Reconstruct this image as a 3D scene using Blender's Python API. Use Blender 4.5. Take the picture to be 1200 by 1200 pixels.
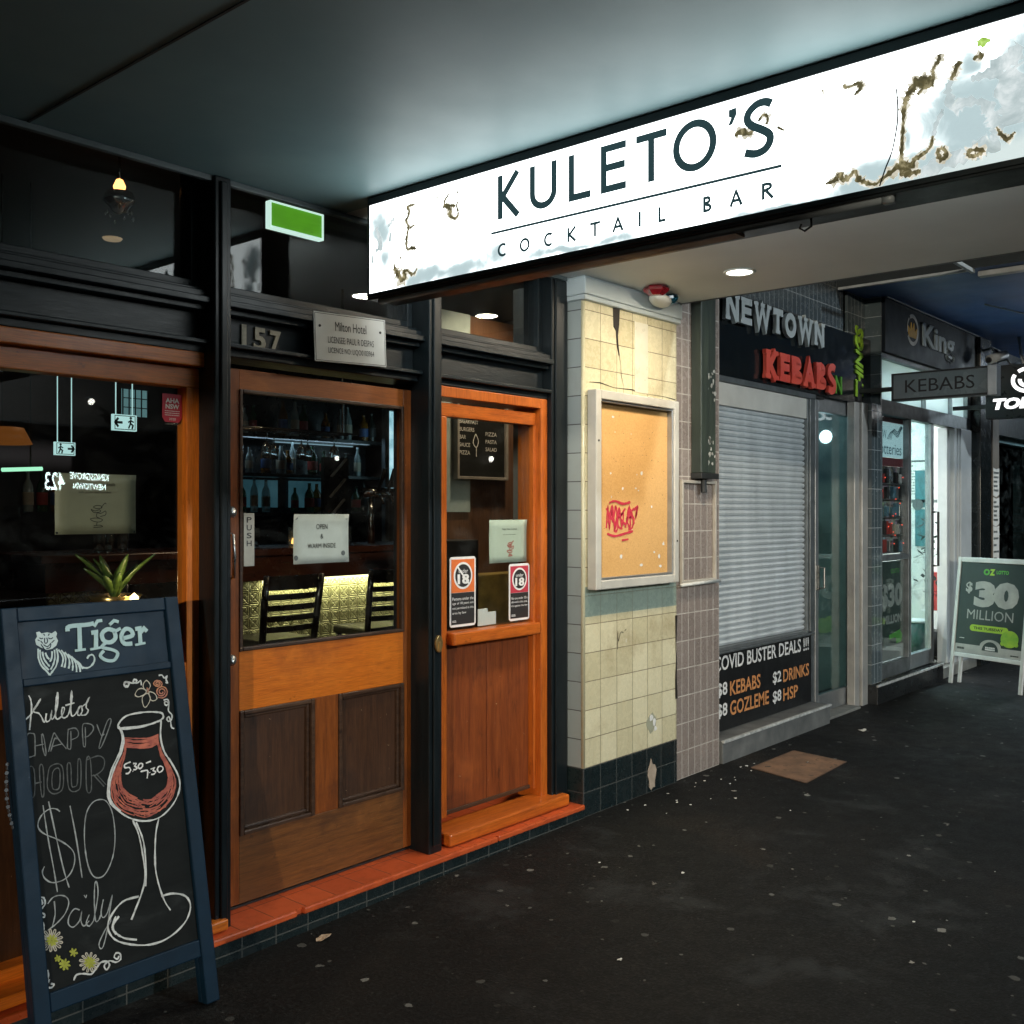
import bpy, bmesh, math, random
from mathutils import Vector, Matrix
R = math.radians
random.seed(7)
for o in list(bpy.data.objects): bpy.data.objects.remove(o)
S = bpy.context.scene
COL = S.collection

# ------------------------------------------------------------------ camera, sky, exposure
cd = bpy.data.cameras.new('camera'); cam = bpy.data.objects.new('camera', cd); COL.objects.link(cam)
cam.location = (-4.335, -3.217, 1.62); cam.rotation_euler = (R(90), 0, -R(49.4))
cam.rotation_euler.z = -math.atan2(1190, 1020)
cd.sensor_width = 36; cd.lens = 36*1190/1200; cd.clip_start = .05; cd.clip_end = 500
S.camera = cam
W = bpy.data.worlds.new('World'); S.world = W; W.use_nodes = True
wn = W.node_tree
sky = wn.nodes.new('ShaderNodeTexSky'); sky.sky_type = 'NISHITA'; sky.sun_disc = False
sky.sun_elevation = R(-3.0); sky.sun_rotation = R(250); sky.air_density = 1.2
wn.links.new(sky.outputs[0], wn.nodes['Background'].inputs[0])
wn.nodes['Background'].inputs[1].default_value = 0.015
S.view_settings.view_transform = 'Standard'; S.view_settings.look = 'None'
S.view_settings.exposure = 0.0; S.view_settings.gamma = 1
S.render.engine = 'CYCLES'
cy = S.cycles
cy.use_denoising = True; cy.max_bounces = 8; cy.diffuse_bounces = 4; cy.glossy_bounces = 4
cy.transmission_bounces = 6; cy.transparent_max_bounces = 16; cy.sample_clamp_indirect = 4
cy.caustics_reflective = False; cy.caustics_refractive = False
cy.blur_glossy = .5

# ------------------------------------------------------------------ materials
MATS = {}
def new_mat(name):
    m = bpy.data.materials.new(name); m.use_nodes = True
    nt = m.node_tree; b = nt.nodes['Principled BSDF']
    return m, nt, b
def N(nt, t, **kw):
    n = nt.nodes.new('ShaderNode'+t)
    for k, v in kw.items():
        if k.startswith('i_'):
            key = k[2:]
            key = int(key) if key.isdigit() else key.replace('_', ' ')
            n.inputs[key].default_value = v
        else: setattr(n, k, v)
    return n
def ramp(nt, fac, stops):
    r = N(nt, 'ValToRGB'); e = r.color_ramp.elements
    while len(e) < len(stops): e.new(.5)
    for el, (p, c) in zip(e, stops):
        el.position = p; el.color = c if len(c) == 4 else (*c, 1)
    nt.links.new(fac, r.inputs[0]); return r.outputs[0]
def mix(nt, fac, a, b, blend='MIX'):
    n = N(nt, 'Mix', data_type='RGBA', blend_type=blend)
    for sock, v in ((n.inputs[0], fac), (n.inputs[6], a), (n.inputs[7], b)):
        if hasattr(v, 'is_output'): nt.links.new(v, sock)
        elif isinstance(v, (int, float)): sock.default_value = v
        else: sock.default_value = (*v, 1) if len(v) == 3 else v
    return n.outputs[2]
def math_n(nt, op, a, b=None, c=None, clamp=False):
    n = N(nt, 'Math', operation=op, use_clamp=clamp)
    for i, v in enumerate((a, b, c)):
        if v is None: continue
        if hasattr(v, 'is_output'): nt.links.new(v, n.inputs[i])
        else: n.inputs[i].default_value = v
    return n.outputs[0]
def smooth(nt, v, lo, hi):
    n = N(nt, 'MapRange', interpolation_type='SMOOTHSTEP'); n.inputs[1].default_value = lo; n.inputs[2].default_value = hi
    nt.links.new(v, n.inputs[0]); return n.outputs[0]
def coords(nt, scale=(1, 1, 1), loc=(0, 0, 0), rot=(0, 0, 0)):
    tc = N(nt, 'TexCoord'); mp = N(nt, 'Mapping')
    mp.inputs['Scale'].default_value = scale; mp.inputs['Location'].default_value = loc; mp.inputs['Rotation'].default_value = rot
    nt.links.new(tc.outputs['Object'], mp.inputs[0]); return mp.outputs[0]
def noise(nt, vec, scale, detail=4, rough=.55, dist=0):
    n = N(nt, 'TexNoise'); n.inputs['Scale'].default_value = scale; n.inputs['Detail'].default_value = detail
    n.inputs['Roughness'].default_value = rough; n.inputs['Distortion'].default_value = dist
    if vec is not None: nt.links.new(vec, n.inputs['Vector'])
    return n.outputs[0]
def bump(nt, b, h, strength=.3, dist=.01):
    n = N(nt, 'Bump'); n.inputs['Strength'].default_value = strength; n.inputs['Distance'].default_value = dist
    nt.links.new(h, n.inputs['Height']); nt.links.new(n.outputs[0], b.inputs['Normal']); return n
def pm(name, c1, c2=None, scale=8, rough=.5, bmp=0, metal=0, coat=0, rvar=.15, chips=None, stretch=(1, 1, 1), spec=.5):
    """painted / plastic / metal surface with uneven colour, gloss and optional chips of another colour"""
    if name in MATS: return MATS[name]
    m, nt, b = new_mat(name)
    c2 = c2 or tuple(x*.6 for x in c1)
    v = coords(nt, stretch)
    n1 = noise(nt, v, scale, 6, .6)
    c = ramp(nt, n1, [(.3, c2), (.68, c1)])
    if chips:
        n2 = noise(nt, v, chips[1], 5, .65)
        c = mix(nt, smooth(nt, n2, chips[2], chips[2]+.03), c, chips[0])
    nt.links.new(c, b.inputs['Base Color'])
    r = N(nt, 'MapRange'); r.inputs[3].default_value = max(0, rough-rvar); r.inputs[4].default_value = min(1, rough+rvar)
    n3 = noise(nt, v, scale*2.3, 4)
    nt.links.new(n3, r.inputs[0]); nt.links.new(r.outputs[0], b.inputs['Roughness'])
    b.inputs['Metallic'].default_value = metal; b.inputs['Coat Weight'].default_value = coat
    b.inputs['Coat Roughness'].default_value = .12; b.inputs['Specular IOR Level'].default_value = spec
    if bmp: bump(nt, b, noise(nt, v, scale*4, 6, .65), bmp, .004)
    MATS[name] = m; return m
def flat(name, c, rough=.6):
    if name in MATS: return MATS[name]
    m, nt, b = new_mat(name)
    n1 = noise(nt, coords(nt), 30, 3)
    nt.links.new(ramp(nt, n1, [(.25, tuple(x*.82 for x in c)), (.7, c)]), b.inputs['Base Color'])
    b.inputs['Roughness'].default_value = rough
    MATS[name] = m; return m
def wood(name, dark, mid, light, axis='z', rough=.33, coat=.35, wear=.5, scale=1.0):
    if name in MATS: return MATS[name]
    m, nt, b = new_mat(name)
    st = {'x': (2.2, 38, 38), 'y': (38, 2.2, 38), 'z': (38, 38, 2.2)}[axis]
    v = coords(nt, tuple(s*scale for s in st))
    g = noise(nt, v, 1.6, 8, .68, .35)
    c = ramp(nt, g, [(.18, dark), (.46, mid), (.86, light)])
    vf = coords(nt, tuple(s*scale*3.2 for s in st))
    fine = noise(nt, vf, 2.5, 3, .5)
    c = mix(nt, .35, c, ramp(nt, fine, [(.35, (.25, .25, .25)), (.65, (1, 1, 1))]), 'MULTIPLY')
    big = noise(nt, coords(nt), 2.4, 5, .6, .4)
    c = mix(nt, math_n(nt, 'MULTIPLY', smooth(nt, big, .5, .75), wear), c, tuple(x*.55 for x in dark))
    lt = noise(nt, coords(nt, (1, 1, 1), (3, 1, 7)), 3.3, 5, .6)
    c = mix(nt, math_n(nt, 'MULTIPLY', smooth(nt, lt, .55, .78), .45), c, tuple(min(1, x*1.25) for x in light))
    ch = noise(nt, coords(nt, (1, 1, 1), (5, 2, 1)), 38, 4, .7)
    c = mix(nt, smooth(nt, ch, .715, .745), c, (.44, .31, .19))
    dk = noise(nt, coords(nt, (14, 14, 14) if axis == 'x' else (14, 14, 3), (1, 9, 4)), 1.3, 6, .7)
    c = mix(nt, math_n(nt, 'MULTIPLY', smooth(nt, dk, .60, .70), .55), c, tuple(x*.4 for x in dark))
    nt.links.new(c, b.inputs['Base Color'])
    r = N(nt, 'MapRange'); r.inputs[3].default_value = rough-.12; r.inputs[4].default_value = rough+.22
    nt.links.new(big, r.inputs[0]); nt.links.new(r.outputs[0], b.inputs['Roughness'])
    b.inputs['Coat Weight'].default_value = coat; b.inputs['Coat Roughness'].default_value = .18
    bump(nt, b, mix(nt, .3, g, fine), .22, .003)
    MATS[name] = m; return m
def tiles(name, axis, w, h, c1, c2, mortar, msize=.004, rough=.25, dirt=.5, dirtcol=(.05, .045, .035), off=(0, 0), bmp=.5, chips=None, var=.0, stagger=0, grime=0):
    if name in MATS: return MATS[name]
    m, nt, b = new_mat(name)
    tc = N(nt, 'TexCoord'); sp = N(nt, 'SeparateXYZ'); nt.links.new(tc.outputs['Object'], sp.inputs[0])
    cb = N(nt, 'CombineXYZ')
    a = {'x': 0, 'y': 1}[axis[0]]; bb = {'z': 2, 'y': 1}[axis[1]] if len(axis) > 1 else 2
    nt.links.new(math_n(nt, 'ADD', sp.outputs[a], off[0]+100*w), cb.inputs[0])
    nt.links.new(math_n(nt, 'ADD', sp.outputs[bb], off[1]+100*h), cb.inputs[1])
    br = N(nt, 'TexBrick', offset=stagger, squash=1, offset_frequency=2)
    br.inputs['Scale'].default_value = 1; br.inputs['Brick Width'].default_value = w; br.inputs['Row Height'].default_value = h
    br.inputs['Mortar Size'].default_value = msize; br.inputs['Mortar Smooth'].default_value = .25
    br.inputs['Color1'].default_value = (*c1, 1); br.inputs['Color2'].default_value = (*c2, 1); br.inputs['Mortar'].default_value = (*mortar, 1)
    nt.links.new(cb.outputs[0], br.inputs[0])
    c = br.outputs[0]
    v = coords(nt)
    n1 = noise(nt, v, 3.0, 7, .65, .5)
    c = mix(nt, math_n(nt, 'MULTIPLY', smooth(nt, n1, .48, .74), dirt), c, dirtcol)
    n2 = noise(nt, v, 22, 5, .7)
    c = mix(nt, math_n(nt, 'MULTIPLY', smooth(nt, n2, .45, .75), dirt*.55), c, tuple(x*1.6 for x in dirtcol))
    vs = coords(nt, (9, 9, .7)); n4 = noise(nt, vs, 2.2, 5, .6)
    c = mix(nt, math_n(nt, 'MULTIPLY', smooth(nt, n4, .56, .75), grime), c, dirtcol)
    if chips:
        n3 = noise(nt, coords(nt, (1, 1, 1), (2, 5, 3)), chips[1], 5, .6)
        c = mix(nt, smooth(nt, n3, chips[2], chips[2]+.02), c, chips[0])
    nt.links.new(c, b.inputs['Base Color'])
    rr = mix(nt, br.outputs[1], (rough,)*3, (.85,)*3)
    rr = mix(nt, math_n(nt, 'MULTIPLY', smooth(nt, n2, .4, .7), .35), rr, (.8,)*3)
    nt.links.new(rr, b.inputs['Roughness'])
    hgt = math_n(nt, 'SUBTRACT', math_n(nt, 'MULTIPLY', noise(nt, v, 9, 3), .35), br.outputs[1])
    bump(nt, b, hgt, bmp, .004)
    MATS[name] = m; return m
def emit(name, c, s, tex=None):
    if name in MATS: return MATS[name]
    m, nt, b = new_mat(name)
    b.inputs['Base Color'].default_value = (*[x*.5 for x in c], 1)
    b.inputs['Emission Color'].default_value = (*c, 1); b.inputs['Emission Strength'].default_value = s
    if tex:
        n1 = noise(nt, coords(nt), tex[0], 4)
        nt.links.new(ramp(nt, n1, [(.3, tex[1]), (.7, c)]), b.inputs['Emission Color'])
    MATS[name] = m; return m
def glass(name, tint=(.93, .96, .96), ior=1.45, dirt=.02, rough=.0):
    if name in MATS: return MATS[name]
    m = bpy.data.materials.new(name); m.use_nodes = True; nt = m.node_tree
    nt.nodes.remove(nt.nodes['Principled BSDF']); out = nt.nodes['Material Output']
    tr = N(nt, 'BsdfTransparent'); tr.inputs[0].default_value = (*tint, 1)
    gl = N(nt, 'BsdfGlossy'); gl.inputs['Roughness'].default_value = rough
    df = N(nt, 'BsdfDiffuse'); df.inputs[0].default_value = (.35, .37, .36, 1)
    lw = N(nt, 'LayerWeight'); lw.inputs[0].default_value = .5
    f0 = ((ior-1)/(ior+1))**2*1.15; pw = math_n(nt, 'POWER', lw.outputs['Facing'], 4.6)
    fr = N(nt, 'Math', operation='MULTIPLY_ADD'); nt.links.new(pw, fr.inputs[0]); fr.inputs[1].default_value = 1-f0; fr.inputs[2].default_value = f0   # Schlick, the same from both sides of the pane
    wv = noise(nt, coords(nt, (1, 1, 1)), 1.1, 2)
    bp = N(nt, 'Bump'); bp.inputs['Strength'].default_value = .02; bp.inputs['Distance'].default_value = .05
    nt.links.new(wv, bp.inputs['Height']); nt.links.new(bp.outputs[0], gl.inputs['Normal'])
    m1 = N(nt, 'MixShader'); nt.links.new(fr.outputs[0], m1.inputs[0]); nt.links.new(tr.outputs[0], m1.inputs[1]); nt.links.new(gl.outputs[0], m1.inputs[2])
    m2 = N(nt, 'MixShader'); sm = noise(nt, coords(nt, (1, 1, 1.6)), 4, 6, .65, 1.0)
    nt.links.new(math_n(nt, 'MULTIPLY', smooth(nt, sm, .45, .8), dirt), m2.inputs[0])
    nt.links.new(m1.outputs[0], m2.inputs[1]); nt.links.new(df.outputs[0], m2.inputs[2])
    nt.links.new(m2.outputs[0], out.inputs[0])
    MATS[name] = m; return m

black_wood = pm('black gloss paint on timber', (.006, .0105, .0125), (.003, .0055, .007), 7, .38, .25, coat=.05, spec=.35, chips=((.16, .14, .11), 55, .77), stretch=(3, 3, .6))
black_beam = pm('black gloss paint on beams', (.008, .0145, .018), (.004, .007, .009), 7, .38, .3, coat=.06, spec=.38, chips=((.13, .12, .10), 60, .775), stretch=(.7, 3, 5))
OR_D, OR_M, OR_L = (.20, .040, .005), (.53, .118, .012), (.70, .185, .020)
wood_v = wood('orange varnished timber upright', OR_D, OR_M, OR_L, 'z')
wood_h = wood('orange varnished timber crosswise', OR_D, OR_M, OR_L, 'x')
door_v = wood('door timber upright', (.09, .022, .004), (.23, .060, .009), (.36, .10, .015), 'z', wear=.8)
door_h = wood('door timber crosswise', (.26, .056, .006), (.62, .155, .011), (.76, .225, .02), 'x', wear=.5)
win_v = wood('lit varnished window timber upright', (.30, .062, .006), (.74, .185, .016), (.86, .27, .028), 'z')  # brighter copies of the orange timber, lamp light put into the colour
win_h = wood('lit varnished window timber crosswise', (.30, .062, .006), (.74, .185, .016), (.86, .27, .028), 'x')
scuff_shade_h = wood('scuffed and shaded lower door timber', (.05, .018, .005), (.15, .055, .012), (.26, .10, .022), 'x', .42, .15, .9)  # scuffs, plus the light fall-off down the door put into the colour
top_h = wood('reddish brown upper door timber', (.15, .036, .006), (.36, .098, .014), (.48, .15, .024), 'x', .35, .3, .5)
panel_w = wood('dark door panel timber', (.022, .009, .004), (.058, .023, .009), (.10, .042, .017), 'z', .4, .2, .8)
red_w = wood('reddish board timber', (.07, .018, .006), (.22, .05, .011), (.33, .085, .018), 'z', .38, .25, .9, .8)
mould_w = wood('dark moulding timber', (.02, .010, .006), (.05, .024, .013), (.12, .065, .035), 'x', .35, .3, .4)
glass_m = glass('window glass')
glass_t = glass('teal shop glass', (.72, .88, .90), 1.5, .05)
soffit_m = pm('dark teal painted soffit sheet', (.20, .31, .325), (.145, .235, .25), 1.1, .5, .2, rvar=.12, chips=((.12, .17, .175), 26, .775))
cream_paint = pm('off white gloss paint', (.62, .63, .60), (.48, .48, .45), 6, .35, .15, chips=((.2, .19, .16), 30, .76))
alu = pm('dull aluminium', (.42, .44, .45), (.30, .32, .33), 9, .42, .05, metal=.8)
alu_d = pm('dirty grey aluminium', (.20, .22, .23), (.11, .125, .13), 9, .45, .1, metal=.6)
paper = pm('white paper', (.74, .73, .68), (.66, .65, .60), 12, .75, .05)
paper_y = pm('aged greenish paper', (.34, .33, .22), (.28, .27, .19), 7, .5, .1)
ink = flat('black ink', (.015, .015, .015)); white_p = flat('white paint', (.78, .78, .76)); chalk = pm('white chalk', (.72, .74, .72), (.42, .44, .43), 60, .9)
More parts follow.
